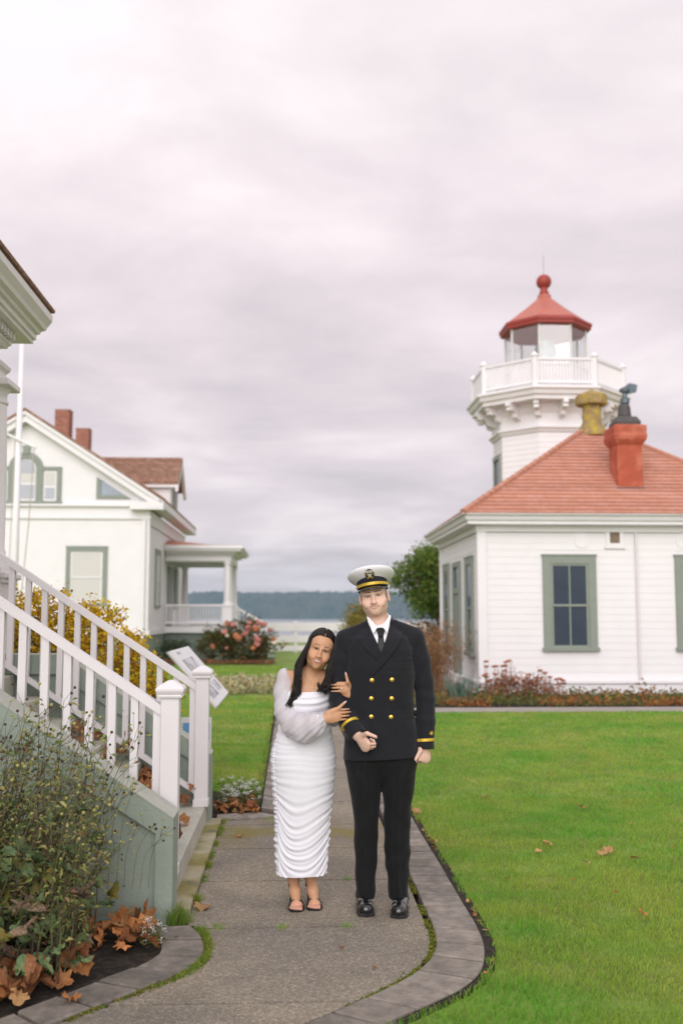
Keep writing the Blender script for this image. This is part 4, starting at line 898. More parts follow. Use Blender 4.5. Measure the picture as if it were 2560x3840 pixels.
def skin_material(name, rough=.45, sss=.12):
    m = bpy.data.materials.new(name); m.use_nodes = True; nt = m.node_tree; b = nt.nodes['Principled BSDF']; N = nt.nodes.new; Lk = nt.links.new
    a = N('ShaderNodeAttribute'); a.attribute_name = 'tint'; tc = N('ShaderNodeTexCoord'); n = N('ShaderNodeTexNoise'); n.inputs['Scale'].default_value = 55; n.inputs['Detail'].default_value = 4; Lk(tc.outputs['Object'], n.inputs['Vector'])
    r = N('ShaderNodeMapRange'); Lk(n.outputs['Fac'], r.inputs['Value']); r.inputs['From Min'].default_value = .3; r.inputs['From Max'].default_value = .7; r.inputs['To Min'].default_value = .975; r.inputs['To Max'].default_value = 1.025
    s = N('ShaderNodeVectorMath'); s.operation = 'SCALE'; Lk(a.outputs['Color'], s.inputs[0]); Lk(r.outputs[0], s.inputs['Scale']); Lk(s.outputs[0], b.inputs['Base Color'])
    b.inputs['Roughness'].default_value = rough; b.inputs['Specular IOR Level'].default_value = .35
    b.inputs['Subsurface Weight'].default_value = sss; b.inputs['Subsurface Radius'].default_value = (1, .35, .2); b.inputs['Subsurface Scale'].default_value = .006
    bp = N('ShaderNodeBump'); bp.inputs['Distance'].default_value = .0006; Lk(n.outputs['Fac'], bp.inputs['Height']); Lk(bp.outputs[0], b.inputs['Normal']); return m

def head(G, F, w):
    """a head in frame F (x across, -y forward, z up, eyes at z=0); w holds the differences between the two people"""
    B = lambda c, r, k=.012, mode='add': G.ball(F.P(c), np.array(r) * np.ones(3) * F.s, k * F.s, F.M, mode)
    C = lambda a, b, ra, rb, k=.01, mode='add', flat=None: G.cone(F.P(a), F.P(b), ra * F.s, rb * F.s, k * F.s, mode, flat)
    fw = w['fw']
    B((0, .022, .040), (.077, .098, .088), .02); B((0, -.014, -.030), (.068 * fw, .074, .086), .03); B((0, -.040, .046), (.062, .044, .046), .03)
    B((0, -.024, w['jawz']), (w['jaw'], .058, .040), .025); B((0, -.072, w['jawz'] - .027), (w['chin'], .018, .016), .022)
    for s in (-1, 1):
        B((s * w.get('chk', .046) * fw, -.058, -.030), (.022, .021, .020), .02); B((s * .037 * fw, -.070, -.049), (.017, .017, .015), .016)
        C((s * .046, -.071, .0215), (s * .014, -.087, .0175), w['brow'], w['brow'] * .9, .012)
        B((s * .0315, -.0985, -.001), (.0165, .0150, .0125), .010, 'sub')
        B((s * w['wx'], -.0955, -.0405), (w['wing'], .0090, .0072), .005)
        B((s * w['earx'], .014, -.012), (.010, .019, .031), .008); B((s * (w['earx'] + .009), .008, -.008), (.0055, .011, .019), .004, 'sub')
    C((0, -.085, .010), (0, -.1015, -.034), .0085 * w['nose'], .0118 * w['nose'], .012); B((0, -.1045, -.0375), (.0125 * w['nose'], .0110, .0100), .008)
    for s in (-1, 1): B((s * .0060, -.1000, -.0480), .0018, .003, 'sub')
    B((0, -.076, w['zt'] - .001), (.032, .020, .026), .018)
    def sy(x, z):
        """where the skin lies at (x, z), measured once on the fine grid"""
        key = (round(x, 4), round(z, 4)); c = w.setdefault('_s', {})
        if key not in c:
            ys = np.arange(-.135, -.02, .0004); P = np.array([F.P((x, y, z)) for y in ys]); I = np.clip(np.round((P - G.lo) / G.h).astype(int), 0, G.n - 1)
            q = G.D[I[:, 0], I[:, 1], I[:, 2]]; i = np.argmax(q < 0); c[key] = float(ys[i])
        return c[key]
    for s in (-1, 1):   # lids follow the skin, then the opening is cut
        x0 = .0315; ld = w['lid']; ye = sy(s * x0, 0) if s == -1 else w['_s'][(-.0315, 0)]; w['eyey'] = ye + .0128 - .0012
        for z, r in ((ld, .0034), (-ld, .0030)):
            C((s * (x0 - .0155), ye + .0035, -.001), (s * x0, ye - .0005, z), r * .8, r, .004); C((s * x0, ye - .0005, z), (s * (x0 + .0160), ye + .0060, w['cant']), r, r * .7, .004)
        B((s * x0, ye - .003, 0), (.0138, .014, ld * .80), .0015, 'sub')
        if w['fold']: C((s * .022, sy(.022, -.046) - .0005, -.046), (s * (w['mouth'] + .011), sy(w['mouth'] + .011, -.067) - .0005, -.067), .0008, .0008, .005, 'sub')
    m = w['mouth']; sm = w['smile']; zt = w['zt']; op = w['open']
    Lx = np.linspace(0, 1, 6)
    def arc(f, dz, dy): return [(m * t, sy(m * t, round(zt + sm * t * t, 4)) + dy * (1 - t * .4), zt + sm * t * t + dz * (1 - t ** 2)) for t in Lx]
    for s in (-1, 1):
        up = [(s * x, y, z) for x, y, z in arc(1, w['lipu'] + op, -.0004)]; lo = [(s * x, y, z) for x, y, z in arc(1, -w['lipl'] - op, -.0004)]
        for i in range(5):
            r0, r1 = (w['lipu'] * (1 - .5 * Lx[i]), w['lipu'] * (1 - .5 * Lx[i + 1])); C(up[i], up[i + 1], r0, r1, .0035); r0, r1 = (w['lipl'] * (1 - .6 * Lx[i]), w['lipl'] * (1 - .6 * Lx[i + 1])); C(lo[i], lo[i + 1], r0, r1, .0035)
        ct = [(s * x, y + .0012 - .0035 * (abs(x) / m) ** 2, z) for x, y, z in arc(1, -.0004, 0)]
        for i in range(5): C(ct[i], ct[i + 1], (.0014 + op) * (1 - .8 * Lx[i] ** 2) + .0008, (.0014 + op) * (1 - .8 * Lx[i + 1] ** 2) + .0008, .0012, 'sub')
def head_colors(F, V, base, w):
    L = F.inv(V); x, y, z = L.T; col = np.tile(np.array(base), (len(V), 1)); front = y < -.045
    def blend(mask, c): nonlocal col; col = col * (1 - mask[:, None]) + np.array(c) * mask[:, None]
    ax = np.abs(x); zt = w['zt']
    for cx, cz, r, a in ((.042, -.036, .022, w['blush']),): blend(np.exp(-(((ax - cx) / r) ** 2 + ((z - cz) / r) ** 2)) * front * a, w['red'])
    blend(np.exp(-((x / .014) ** 2 + ((z + .038) / .014) ** 2)) * (y < -.09) * w['blush'], w['red'])
    zl = zt + w['smile'] * (ax / w['mouth']) ** 2
    lip = np.clip(1 - (np.abs(z - zl + .0008) / (.0030 + w['lipu'] + w['lipl'] * .6 + w['open']) / np.sqrt(np.clip(1 - (ax / (w['mouth'] + .001)) ** 2, .01, 1))) ** 4, 0, 1) * (ax < w['mouth']) * (y < -.080)
    blend(np.clip(lip * 1.3, 0, 1) * w['lipa'], w['lip'])
    zb = .0225 + w['browz'] + .0035 * np.sin(np.clip((ax - .012) / .04, 0, 1) * 2.6) - .004 * np.clip((ax - .044) / .01, 0, 1)
    bw = w['browh'] * np.clip((.056 - ax) / .014, .15, 1)
    blend(np.clip(1.35 - np.abs(z - zb) / bw, 0, 1) * (ax > .0115) * (ax < .055) * front * w.get('browa', .92), w['browc'])
    if w['lash']: blend(np.clip(1.4 - np.hypot((ax - .0315) / .0175, (z - .0035) / .0065), 0, 1) * (y < -.06) * (np.abs(z) < .009) * w['lash'], np.array(w['hair']) * .8)
    if w['stub']:
        sh = sstep(-.052, -.07, z) * (y < .0) * w['stub']; blend(sh * (1 - np.clip(lip * 2, 0, 1)), w['stubc'])
    if w['crop']:   # short sides below the cap
        hz = sstep(-.030, -.012, z) * sstep(-.042, -.030, y) * (ax > .048) * sstep(.062, .068, ax) ; ear = np.hypot((y - .014) / .02, (z + .012) / .034) < 1.05
        blend(np.where(ear & (ax > w['earx'] - .004), 0, np.maximum(hz, sstep(.0, .02, y) * sstep(-.055, -.035, z) * (ax < w['earx'] - .002))) * .95, w['hair'])
    er = np.hypot((y - .014) / .022, (z + .012) / .034); blend((er < 1.1) * (ax > w['earx'] - .006) * .3, w['red'])
    return col
def eyes(F, root, base, w, off):
    white = mat('eye_white', (.62, .58, .55), .25, .02); 
    for s in (-1, 1):
        c = F.P((s * .0315, w['eyey'], .0)); g = Geo(); n = 14
        V = []; Fc = []
        for i in range(n + 1):
            t = PI * i / n
            for k in range(16):
                a = 2 * PI * k / 16; V.append(c + F.s * (F.M @ v3(.0128 * math.sin(t) * math.cos(a), -.0128 * math.cos(t), .0128 * math.sin(t) * math.sin(a))) - off)
        for i in range(n):
            for k in range(16): Fc.append((i * 16 + k, (i + 1) * 16 + k, (i + 1) * 16 + (k + 1) % 16, i * 16 + (k + 1) % 16))
        e = obj('eye', V, Fc, white, root, True)
        def disc(name, r, m, d):
            cc = c + F.M @ v3(w['look'][0], 0, w['look'][1]); ring = []
            for q in (1.0, .55, .0):
                rr = r * q
                for k in range(14):
                    a = 2 * PI * k / 14; X = w['look'][0] + rr * math.cos(a); Z = w['look'][1] + rr * math.sin(a); Y = -math.sqrt(max(.0128 ** 2 - X * X - Z * Z, 0)) - d
                    ring.append(c + F.s * (F.M @ v3(X, Y, Z)) - off)
            obj(name, ring, [(i * 14 + k, i * 14 + (k + 1) % 14, (i + 1) * 14 + (k + 1) % 14, (i + 1) * 14 + k) for i in range(2) for k in range(14)], m, e, True)
        disc('iris', .0060, w['iris'], .0004); disc('pupil', .0026, mat('pupil', (.004, .004, .004), .1, 0), .0008)
def teeth(F, root, w, off):
    m = w['mouth'] * .9; V = []; Fc = []; n = 13; y0 = w['_s'][(0, round(w['zt'], 4))]; y1 = min(w['_s'].values()) if False else y0 + .0105
    for i in range(n):
        t = -1 + 2 * i / (n - 1); x = m * t; zc = w['zt'] + w['smile'] * t * t * .8; y = y0 + .0030 + (y1 - y0) * t * t; hh = .0030 + w['open'] * 1.15
        for z in (zc + hh, zc - hh * .62): V.append(F.P((x, y, z)) - off)
    for i in range(n - 1): Fc.append((2 * i, 2 * i + 2, 2 * i + 3, 2 * i + 1))
    obj('teeth', V, Fc, mat('tooth_enamel', (.64, .60, .53), .3, .03), root, True)
def two_scale(fn, lo, hi, h, lo2, h2, zc):
    """the same sculpt sampled coarsely for the body and finely above zc for the head, in one mesh"""
    Gf = Sdf(lo2, hi, h2); fn(Gf); G = Sdf(lo, hi, h); fn(G)
    V, Q = G.mesh(2); V2, Q2 = Gf.mesh(2)
    Q = Q[(V[Q][:, :, 2] < zc + h).any(1)]; Q2 = Q2[(V2[Q2][:, :, 2] > zc - h2).any(1)]
    return np.vstack([V, V2]), np.vstack([Q, Q2 + len(V)])
def hand(G, wrist, d, s, n, sc=1.0, curl=((15, 25, 20),) * 4, fd=None, thumb=None, k=.0045, spread=0.0, pk=.012):
    """palm, four unequal jointed fingers, thumb from the side of the palm; d along the hand, s towards the thumb, n out of its back"""
    w = np.array(wrist, float); d, s, n = unit(d), unit(s), unit(n); M = np.c_[s, n, d]
    G.ball(w + d * .046 * sc, v3(.040, .0150, .052) * sc, pk, M); G.ball(w + d * .066 * sc + s * .004 * sc, v3(.041, .0135, .026) * sc, pk, M); G.cone(w - d * .03, w + d * .02 * sc, .026 * sc, .025 * sc, .015, 'add', (n, .72))
    fd = unit(fd) if fd is not None else d; tips = []
    for i, (o, L, r) in enumerate(((.0285, .075, .0081), (.0097, .083, .0083), (-.0097, .077, .0079), (-.0275, .061, .0070))):
        p = w + d * (.084 - .004 * abs(i - 1) - (.006 if i == 3 else 0)) * sc + s * o * sc; ang = 0; dr = unit(fd + s * spread * (1.2 - i)); q = unit(n - dr * (n @ dr)); G.ball(p, r * 1.08 * sc, .006)
        for seg, (f, c) in enumerate(zip((.45, .30, .25), curl[i])):
            ang += R(c); dd = dr * math.cos(ang) - q * math.sin(ang); e = p + dd * L * f * sc; r0 = r * (1 - .10 * seg) * sc; G.cone(p, e, r0, r0 * .9, k); p = e
        tips.append((p, dd, dr * math.sin(ang) + q * math.cos(ang), r * .75 * sc))
    if thumb is not None:
        b = w + d * .022 * sc + s * .026 * sc; m1 = np.array(thumb[0], float); t = np.array(thumb[1], float); mid = (m1 + t) / 2 if len(thumb) < 3 else np.array(thumb[2], float)
        G.cone(b, m1, .0155 * sc, .0112 * sc, .010); G.cone(m1, t, .0108 * sc, .0082 * sc, .004); dd = unit(t - m1); tips.append((t, dd, unit(n - dd * (n @ dd)), .0078 * sc))
    return tips
def nails(tips, root, m, off, sc=1.0, long=0.0):
    for p, d, u, r in tips:
        s = np.cross(d, u); c = p + u * r * .93 + d * r * .1; V = []; 
        prof = [(-1.0, .75), (-.3, .85), (.6, .82), (1.25 + long, .3 if long else .6)]
        for a, ww in prof:
            for t in (-1, 0, 1): V.append(c + d * a * r + s * t * ww * r * .85 + u * (.0006 - .35 * r * abs(t) - (.12 * r if a < -.5 else 0)) - off)
        obj('fingernail', V, [(i * 3 + j, i * 3 + j + 1, (i + 1) * 3 + j + 1, (i + 1) * 3 + j) for i in range(3) for j in range(2)], m, root, True)
class Surf:
    """a finished surface to lay patches on"""
    def __init__(s, V, Q): s.t = BVHTree.FromPolygons([tuple(p) for p in V], [tuple(q) for q in Q.tolist()])
    def front(s, x, z, y0=-1.0):
        h = s.t.ray_cast(Vector((x, y0, z)), Vector((0, 1, 0))); return (np.array(h[0]), np.array(h[1])) if h[0] is not None else (None, None)
    def patch(s, poly, off, step=.007, y_default=0.0, thick=.004, lift=None):
        bm = bmesh.new(); vs = [bm.verts.new((x, 0, z)) for x, z in poly]; bm.faces.new(vs); xs = [p[0] for p in poly]; zs = [p[1] for p in poly]
        for ax, lo, hi in ((0, min(xs), max(xs)), (2, min(zs), max(zs))):
            t = lo + step
            while t < hi - step * .3:
                co = [0, 0, 0]; co[ax] = t; no = [0, 0, 0]; no[ax] = 1
                bmesh.ops.bisect_plane(bm, geom=bm.verts[:] + bm.edges[:] + bm.faces[:], plane_co=co, plane_no=no); t += step
        bmesh.ops.triangulate(bm, faces=[f for f in bm.faces if len(f.verts) > 4]); bm.verts.index_update()
        V = []; last = y_default
        for v in bm.verts:
            p, n = s.front(v.co.x, v.co.z)
            y = p[1] if p is not None else last; last = y
            o = off if lift is None else off + lift(v.co.x, v.co.z)
            V.append(v3(v.co.x, y - o, v.co.z))
        Fc = [[v.index for v in f.verts] for f in bm.faces]; bd = [[v.index for v in e.verts] for e in bm.edges if len(e.link_faces) == 1]
        nrm = [f.normal.y for f in bm.faces]
        Fc = [f[::-1] if n > 0 else f for f, n in zip(Fc, nrm)]; m = len(V); V2 = [p + v3(0, off + thick, 0) for p in V]; Fc += [(a, b, m + b, m + a) for a, b in bd]; bm.free()
        return np.array(V + V2), Fc
    def band(s, c, d, hw, off, up=(0, 0, 1), n=56, reach=.068, rmax=.0585):
        c = np.array(c, float); d = unit(d); a = unit(np.cross(d, up)); b = np.cross(d, a); V = []
        for k in range(n):
            t = 2 * PI * k / n; r = a * math.cos(t) + b * math.sin(t)
            for w_, o in ((-hw, off * .2), (-hw * .8, off), (hw * .8, off), (hw, off * .2)):
                p = c + d * w_; h = s.t.ray_cast(Vector(p + r * reach), Vector(-r)); q = np.array(h[0]) if h[0] is not None and np.linalg.norm(np.array(h[0]) - p) < rmax else p + r * rmax * .9
                V.append(q + r * o)
        return np.array(V), [(k * 4 + j, k * 4 + j + 1, ((k + 1) % n) * 4 + j + 1, ((k + 1) % n) * 4 + j) for k in range(n) for j in range(3)]
def person(label, base):
    e = bpy.data.objects.new('person', None); COL.objects.link(e); e.location = (PX + base[0], PY + base[1], 0.0); return tag(e, label, 'person')
WOOL = mat('navy_wool', (0.0098, 0.0104, 0.0145), 0.82, 0.12, 30, bump=0.0008, bscale=420, spec=.25, sheen=.12)
WOOL_T = mat('black_trouser_wool', (0.0075, 0.0075, 0.0085), 0.8, 0.12, 30, bump=0.0006, bscale=420, spec=.22, sheen=.06)
SHIRT = mat('white_shirt_cotton', (.78, .77, .80), .7, .02); TIE = mat('black_tie_silk', (.006, .006, .008), .5, .15, 200, bump=.0004, bscale=600)
GOLD = mat('gold_braid', (.62, .42, .045), .42, .15, 120, metal=.35, bump=.0006, bscale=300); GOLD_M = mat('gilt_button', (.68, .43, .09), .25, .15, 160, metal=.85, bump=.0012, bscale=220)
SILVER = mat('silver_embroidery', (.62, .60, .55), .35, .2, 200, metal=.4); NAVY = mat('badge_navy', (.010, .010, .022), .8)
CAPW = mat('white_cap_cover', (.78, .76, .80), .6, .02, 8); PATENT = mat('black_patent', (.008, .008, .009), .12, 0, spec=.6, coat=.5); LEATHER = mat('black_polished_leather', (.007, .007, .008), .16, .1, 40, spec=.6, coat=.6)

# ---------------------------------------------------------------- the man
def build_man():
    base = v3(0, .02, 0); root = person('man in dark double-breasted officer uniform and white peaked cap, arm crooked', base); off = base
    HF = Frame((-.033, .035, 1.7165), rotm(roll=R(-8.5), pitch=R(-2), yaw=R(-5)))
    W = dict(zt=-.0620, jawz=-.063, wx=.0112, lipa=.75, fw=1.04, jaw=.061, chin=.025, brow=.0100, wing=.0078, lid=.0040, cant=-.0005, earx=.080, nose=.90, mouth=.0320, smile=.0092, open=.0019, lipu=.0024, lipl=.0036, fold=True, blush=.22, red=(.72, .40, .31), lip=(.54, .25, .21), browz=-.001, browh=.0042, browa=.85,
             hair=(.085, .052, .034), browc=(.085, .046, .03), lash=.75, stub=0, stubc=(.36, .24, .19), crop=True, iris=mat('blue_grey_iris', (.10, .14, .17), .2, .1), look=(0, -.0005))
    tips = {}
    def sculpt(G):
        # trunk, legs and arms under the uniform
        G.loft([(.80, 0, .04, .155, .10), (.95, 0, .045, .165, .105), (1.10, 0, .04, .145, .095), (1.30, 0, .045, .155, .105), (1.44, 0, .05, .15, .09), (1.52, -.002, .05, .085, .06), (1.58, -.004, .046, .06, .055)], .03, 2.2)
        for s, kx, ax in ((-1, -.080, -.085), (1, .090, .095)):
            G.chain([(s * .085, .045, .88), (kx, .045, .50), (ax, .075, .09)], [.085, .055, .042], .03); G.cone((ax, .085, .05), (ax, -.06, .03), .040, .032, .02)
        G.cone(HF.P((0, .030, -.085)), (-.006, .050, 1.50), .059, .063, .015)
        head(G, HF, W)
        G.chain([(-.18, .045, 1.47), (-.232, .04, 1.125), (-.135, -.10, .958)], [.045, .036, .026], .02); G.chain([(.18, .045, 1.47), (.256, .05, 1.15), (.249, .005, .90)], [.045, .034, .026], .02)
        tips[1] = hand(G, (-.126, -.112, .955), (.55, -.50, -.67), (.316, -.61, .72), (-.77, -.61, -.18), 1.06, ((72, 88, 60), (76, 90, 60), (80, 90, 60), (84, 88, 60)), thumb=((-.080, -.188, .978), (-.034, -.206, .962)), k=.0035)
        tips[2] = hand(G, (.250, .002, .895), (-.16, -.22, -.96), (-.80, -.58, .05), (.52, -.84, .10), 1.04, ((70, 85, 55), (74, 88, 55), (78, 88, 55), (82, 85, 55)), thumb=((.214, -.045, .862), (.190, -.062, .824)), k=.0035)
    V, Q = two_scale(sculpt, (-.36, -.30, 0), (.36, .26, 1.86), .0032, (-.16, -.13, 1.54), .0018, 1.585); BS = (.71, .47, .37); col = np.tile(np.array(BS), (len(V), 1)); hm = V[:, 2] > 1.57; col[hm] = head_colors(HF, V[hm], BS, W)
    hd = V[:, 2] < 1.1; 
    obj('body', V - off, Q, skin_material('fair_skin', .45), root, True, colors=col)
    eyes(HF, root, base, W, off); teeth(HF, root, W, off); nails([tips[1][-1], tips[2][-1]], root, mat('man_nail', (.58, .38, .31), .3), off)
    # trousers
    T = Sdf((-.25, -.14, .03), (.26, .22, 1.0), .0042)
    def fold(ph, s):
        def f(X, Y, Z, x, y):
            w_ = .0035 * np.sin(Z * 46 + X * 30 * s + ph + 1.3 * np.sin(Z * 13 + ph)) * np.exp(-((Z - .20) / .16) ** 2) + .003 * np.sin(Z * 30 - X * 45 * s + ph) * np.exp(-((Z - .50) / .13) ** 2) + .003 * np.sin(Z * 34 + X * 55 * s) * np.exp(-((Z - .74) / .09) ** 2)
            return w_.astype(np.float32)
        return f
    T.loft([(.70, .004, .048, .10, .06), (.74, .004, .048, .165, .095), (.79, .004, .048, .196, .118), (.85, .004, .048, .202, .122), (.97, .002, .045, .185, .115)], .03, 2.3)
    T.loft([(.062, -.085, .060, .052, .088), (.16, -.083, .062, .056, .080), (.30, -.082, .060, .064, .076), (.42, -.080, .052, .068, .078), (.54, -.080, .048, .073, .088), (.66, -.087, .048, .090, .105), (.72, -.093, .048, .097, .112), (.84, -.097, .048, .103, .118)], .022, 2.2, .009, fold(0, 1))
    T.loft([(.062, .097, .050, .053, .088), (.16, .094, .052, .058, .080), (.30, .092, .052, .073, .078), (.42, .091, .048, .072, .080), (.54, .094, .046, .076, .088), (.66, .098, .048, .090, .105), (.72, .101, .048, .097, .112), (.84, .104, .048, .103, .118)], .022, 2.2, .009, fold(2.1, -1))
    V, Q = T.mesh(1); obj('trousers', V - off, Q, WOOL_T, root, True)
    # jacket
    J = Sdf((-.32, -.24, .80), (.33, .22, 1.66), .0040)
    def jf(X, Y, Z, x, y):
        w_ = .0022 * np.sin(Z * 40 + X * 22) * np.exp(-((Z - 1.08) / .10) ** 2) * (np.abs(x) > .35) + .0025 * np.sin(X * 60 - Z * 30) * np.exp(-((Z - 1.33) / .08) ** 2) * (x > .3)
        edge = -.0022 * (1 / (1 + np.exp(-(X + .057) / .0015))) * (y < 0) * (Z < 1.30)
        return (w_ + edge).astype(np.float32)
    J.loft([(.815, .003, .043, .211, .142), (.90, .003, .043, .205, .138), (1.00, .002, .040, .195, .132), (1.10, .000, .040, .184, .130), (1.20, .000, .040, .186, .134), (1.32, .000, .043, .193, .138), (1.42, .000, .045, .190, .128), (1.48, -.001, .048, .172, .112), (1.515, -.002, .053, .135, .088), (1.545, -.003, .056, .095, .062), (1.565, -.003, .058, .07, .045)], .02, 2.5, 0, jf)
    for s, zt in ((-1, 0), (1, .012)):
        J.cone((s * .075, .055, 1.548 + zt), (s * .196, .05, 1.484 + zt), .030, .050, .03)
    # slanting hem
    J.cut((0, 0, .822), (.05, 0, -1), (-.32, -.2, .79), (.33, .22, .88))
    def sleeve(pts, rad, cp, cn):
        A = Sdf(J.lo, J.lo + J.h, J.h); A.n = J.n; A.D = np.full(J.n, .3, np.float32); A.chain(pts, rad, .014); hi_ = A.lo + A.h * A.n; A.cut(cp, cn, A.lo, hi_)
        k = .016; h = np.maximum(k - np.abs(J.D - A.D), 0) / k; J.D = np.minimum(J.D, A.D) - h * h * k * .25
    sleeve([(.196, .048, 1.474), (.226, .052, 1.36), (.247, .055, 1.24), (.2565, .048, 1.14), (.2555, .030, 1.02), (.2485, .006, .868), (.2485, .0, .80)], [.060, .058, .055, .053, .0515, .0475, .0475], (.2485, .006, .868), (.035, -.14, -1))
    sleeve([(-.196, .048, 1.462), (-.212, .046, 1.36), (-.226, .042, 1.24), (-.232, .038, 1.14), (-.215, .012, 1.085), (-.172, -.045, 1.018), (-.110, -.128, .921), (-.08, -.168, .873)], [.060, .058, .056, .055, .056, .0545, .052, .052], (-.131, -.100, .953), (.105, -.14, -.167))
    V, Q = J.mesh(1)
    # elbow and sleeve creases
    def crease(P, c, ax_, amp, fr, rad): d = P - np.array(c); w_ = np.exp(-(d ** 2).sum(1) / rad ** 2) * np.sin((d @ unit(ax_)) * fr) * amp; return w_
    nv = unit_normals(V, Q); V = V + nv * (crease(V, (-.235, .0, 1.13), (.4, -.3, -1), .0020, 120, .06) + crease(V, (.262, .0, 1.14), (.3, 0, 1), .0016, 95, .08) + crease(V, (.20, -.05, 1.40), (1, 0, -.7), .003, 110, .07) + crease(V, (-.19, -.04, 1.40), (1, 0, .7), .003, 110, .06))[:, None]
    jk = obj('jacket', V - off, Q, WOOL, root, True); SF = Surf(V, Q)
    def lay(name, poly, o_, m, parent=jk, step=.007, lift=None, thick=.004, smooth=True):
        A, Fc = SF.patch(poly, o_, step, lift=lift, thick=thick); return obj(name, A - off, Fc, m, parent, smooth)
    lay('shirt_front', [(-.062, 1.56), (-.052, 1.53), (-.02, 1.46), (.002, 1.405), (.022, 1.46), (.046, 1.53), (.055, 1.555), (.0, 1.552), (-.06, 1.555)], .0015, SHIRT)
    lay('tie', [(-.0125, 1.500), (.0145, 1.500), (.0255, 1.43), (.012, 1.395), (-.010, 1.405), (-.019, 1.44)], .006, TIE, thick=.006)
    lay('tie_knot', [(-.024, 1.538), (0, 1.543), (.027, 1.539), (.016, 1.499), (0, 1.496), (-.0135, 1.499)], .013, TIE, thick=.012)
    lift = lambda x, z: .010 * np.clip((1.62 - z) / .3, 0, 1) * 0 + .0
    ll = [(-.142, 1.506), (-.119, 1.513), (-.112, 1.545), (-.090, 1.566), (-.070, 1.575), (-.044, 1.505), (-.012, 1.436), (.004, 1.402), (-.014, 1.362), (-.045, 1.388), (-.083, 1.424), (-.116, 1.466)]
    rl = [(.134, 1.523), (.108, 1.466), (.078, 1.418), (.030, 1.362), (-.018, 1.312), (-.050, 1.284), (-.056, 1.290), (-.044, 1.315), (-.020, 1.362), (.002, 1.406), (.018, 1.446), (.042, 1.505), (.062, 1.580), (.084, 1.574), (.104, 1.556), (.110, 1.528)]
    lay('lapel', ll[::-1], .0065, WOOL, thick=.006); lay('lapel', rl[::-1], .0115, WOOL, thick=.008)
    # the notch seam of each lapel
    lay('breast_pocket', [(.088, 1.386), (.189, 1.389), (.190, 1.367), (.090, 1.363)][::-1], .0035, WOOL); lay('pocket_flap', [(.114, 1.076), (.203, 1.083), (.204, 1.050), (.116, 1.044)][::-1], .0035, WOOL); lay('pocket_flap', [(-.142, 1.074), (-.100, 1.066), (-.104, 1.048), (-.142, 1.052)][::-1], .003, WOOL)
    for bx, bz in ((-.050, 1.255), (.060, 1.258), (-.054, 1.156), (.058, 1.156), (-.054, 1.057), (.054, 1.055)):
        p, n = SF.front(bx, bz); g = Geo(); prof = [(.0125, 0), (.0128, .002), (.0105, .0042), (.0085, .0038), (.006, .0055), (.001, .0062)]
        V2 = [(bx + r * math.cos(2 * PI * k / 18), p[1] - .001 - h, bz + r * math.sin(2 * PI * k / 18)) for r, h in prof for k in range(18)]; g.add([tuple(np.array(q) - off) for q in V2], [(i * 18 + k, i * 18 + (k + 1) % 18, (i + 1) * 18 + (k + 1) % 18, (i + 1) * 18 + k) for i in range(5) for k in range(18)] + [tuple(range(90, 108))])
        obj('button', g.V, g.F, GOLD_M, jk, True)
    A, Fc = SF.band((.2505, .013, .918), (.045, -.13, -1), .0085, .002); obj('sleeve_stripe', A - off, Fc, GOLD, jk, False)
    A, Fc = SF.band((-.1655, -.054, 1.008), (.105, -.14, -.167), .0085, .002); obj('sleeve_stripe', A - off, Fc, GOLD, jk, False)
    def star(cx, cz, r, rot): return [(cx + (r if k % 2 == 0 else r * .42) * math.sin(rot + PI * k / 5), cz - (r if k % 2 == 0 else r * .42) * math.cos(rot + PI * k / 5)) for k in range(10)]
    lay('star', star(.2815, .9605, .0150, 0), .0035, GOLD, step=.004, smooth=False); lay('star', star(-.211, .985, .014, .8), .0035, GOLD, step=.004, smooth=False)
    # shirt collar: stand round the neck and two points
    V2 = []; n = 40
    for row in range(4):
        for k in range(n):
            a = 2 * PI * k / n; fr = (1 - math.cos(a)) / 2       # 0 at the front
            zb, zt = 1.530 + .035 * fr, 1.556 + .078 * fr ** .75; t = (0, 1, 1, 0)[row]; rr = (.0, .0, -.006, -.008)[row]
            ca = np.interp(t, [0, 1], [0, 1]); V2.append(v3(-.006 - .004 * t + (.0655 - .002 * t + rr) * math.sin(a), .047 - .005 * t - (.0655 - .001 * t + rr) * math.cos(a), zb + (zt - zb) * t + .006 * math.sin(a)))
    obj('shirt_collar', np.array(V2) - off, [(r * n + k, r * n + (k + 1) % n, (r + 1) * n + (k + 1) % n, (r + 1) * n + k) for r in range(3) for k in range(n)], SHIRT, root, True)
    def wing(pts, name='collar_point'):
        q = [v3(*p) for p in pts]; V2 = [p - off for p in q] + [p - off + v3(0, .004, 0) for p in q]; m = len(q)
        obj(name, V2, [tuple(range(m)), tuple(range(m, 2 * m))[::-1]] + [(i, m + i, m + (i + 1) % m, (i + 1) % m) for i in range(m)], SHIRT, root, False)
    wing([(-.0775, .030, 1.606), (-.073, -.005, 1.592), (-.0405, -.0665, 1.510), (-.0165, -.050, 1.546), (-.034, -.0235, 1.568), (-.064, .000, 1.603)])
    wing([(.0625, .030, 1.611), (.0605, -.005, 1.602), (.0375, -.0665, 1.512), (.0115, -.050, 1.548), (.026, -.0235, 1.572), (.053, .000, 1.614)])
    # jacket collar behind the neck
    V2 = []; n = 29
    for row, (ro, dz) in enumerate(((.067, .0), (.071, .006), (.080, -.018), (.094, -.045))):
        for k in range(n):
            a = R(62) + (2 * PI - 2 * R(62)) * k / (n - 1); fr = (1 - math.cos(a)) / 2; V2.append(v3(-.006 + ro * 1.05 * math.sin(a), .048 - ro * math.cos(a), 1.578 + .032 * fr + dz + .005 * math.sin(a)))
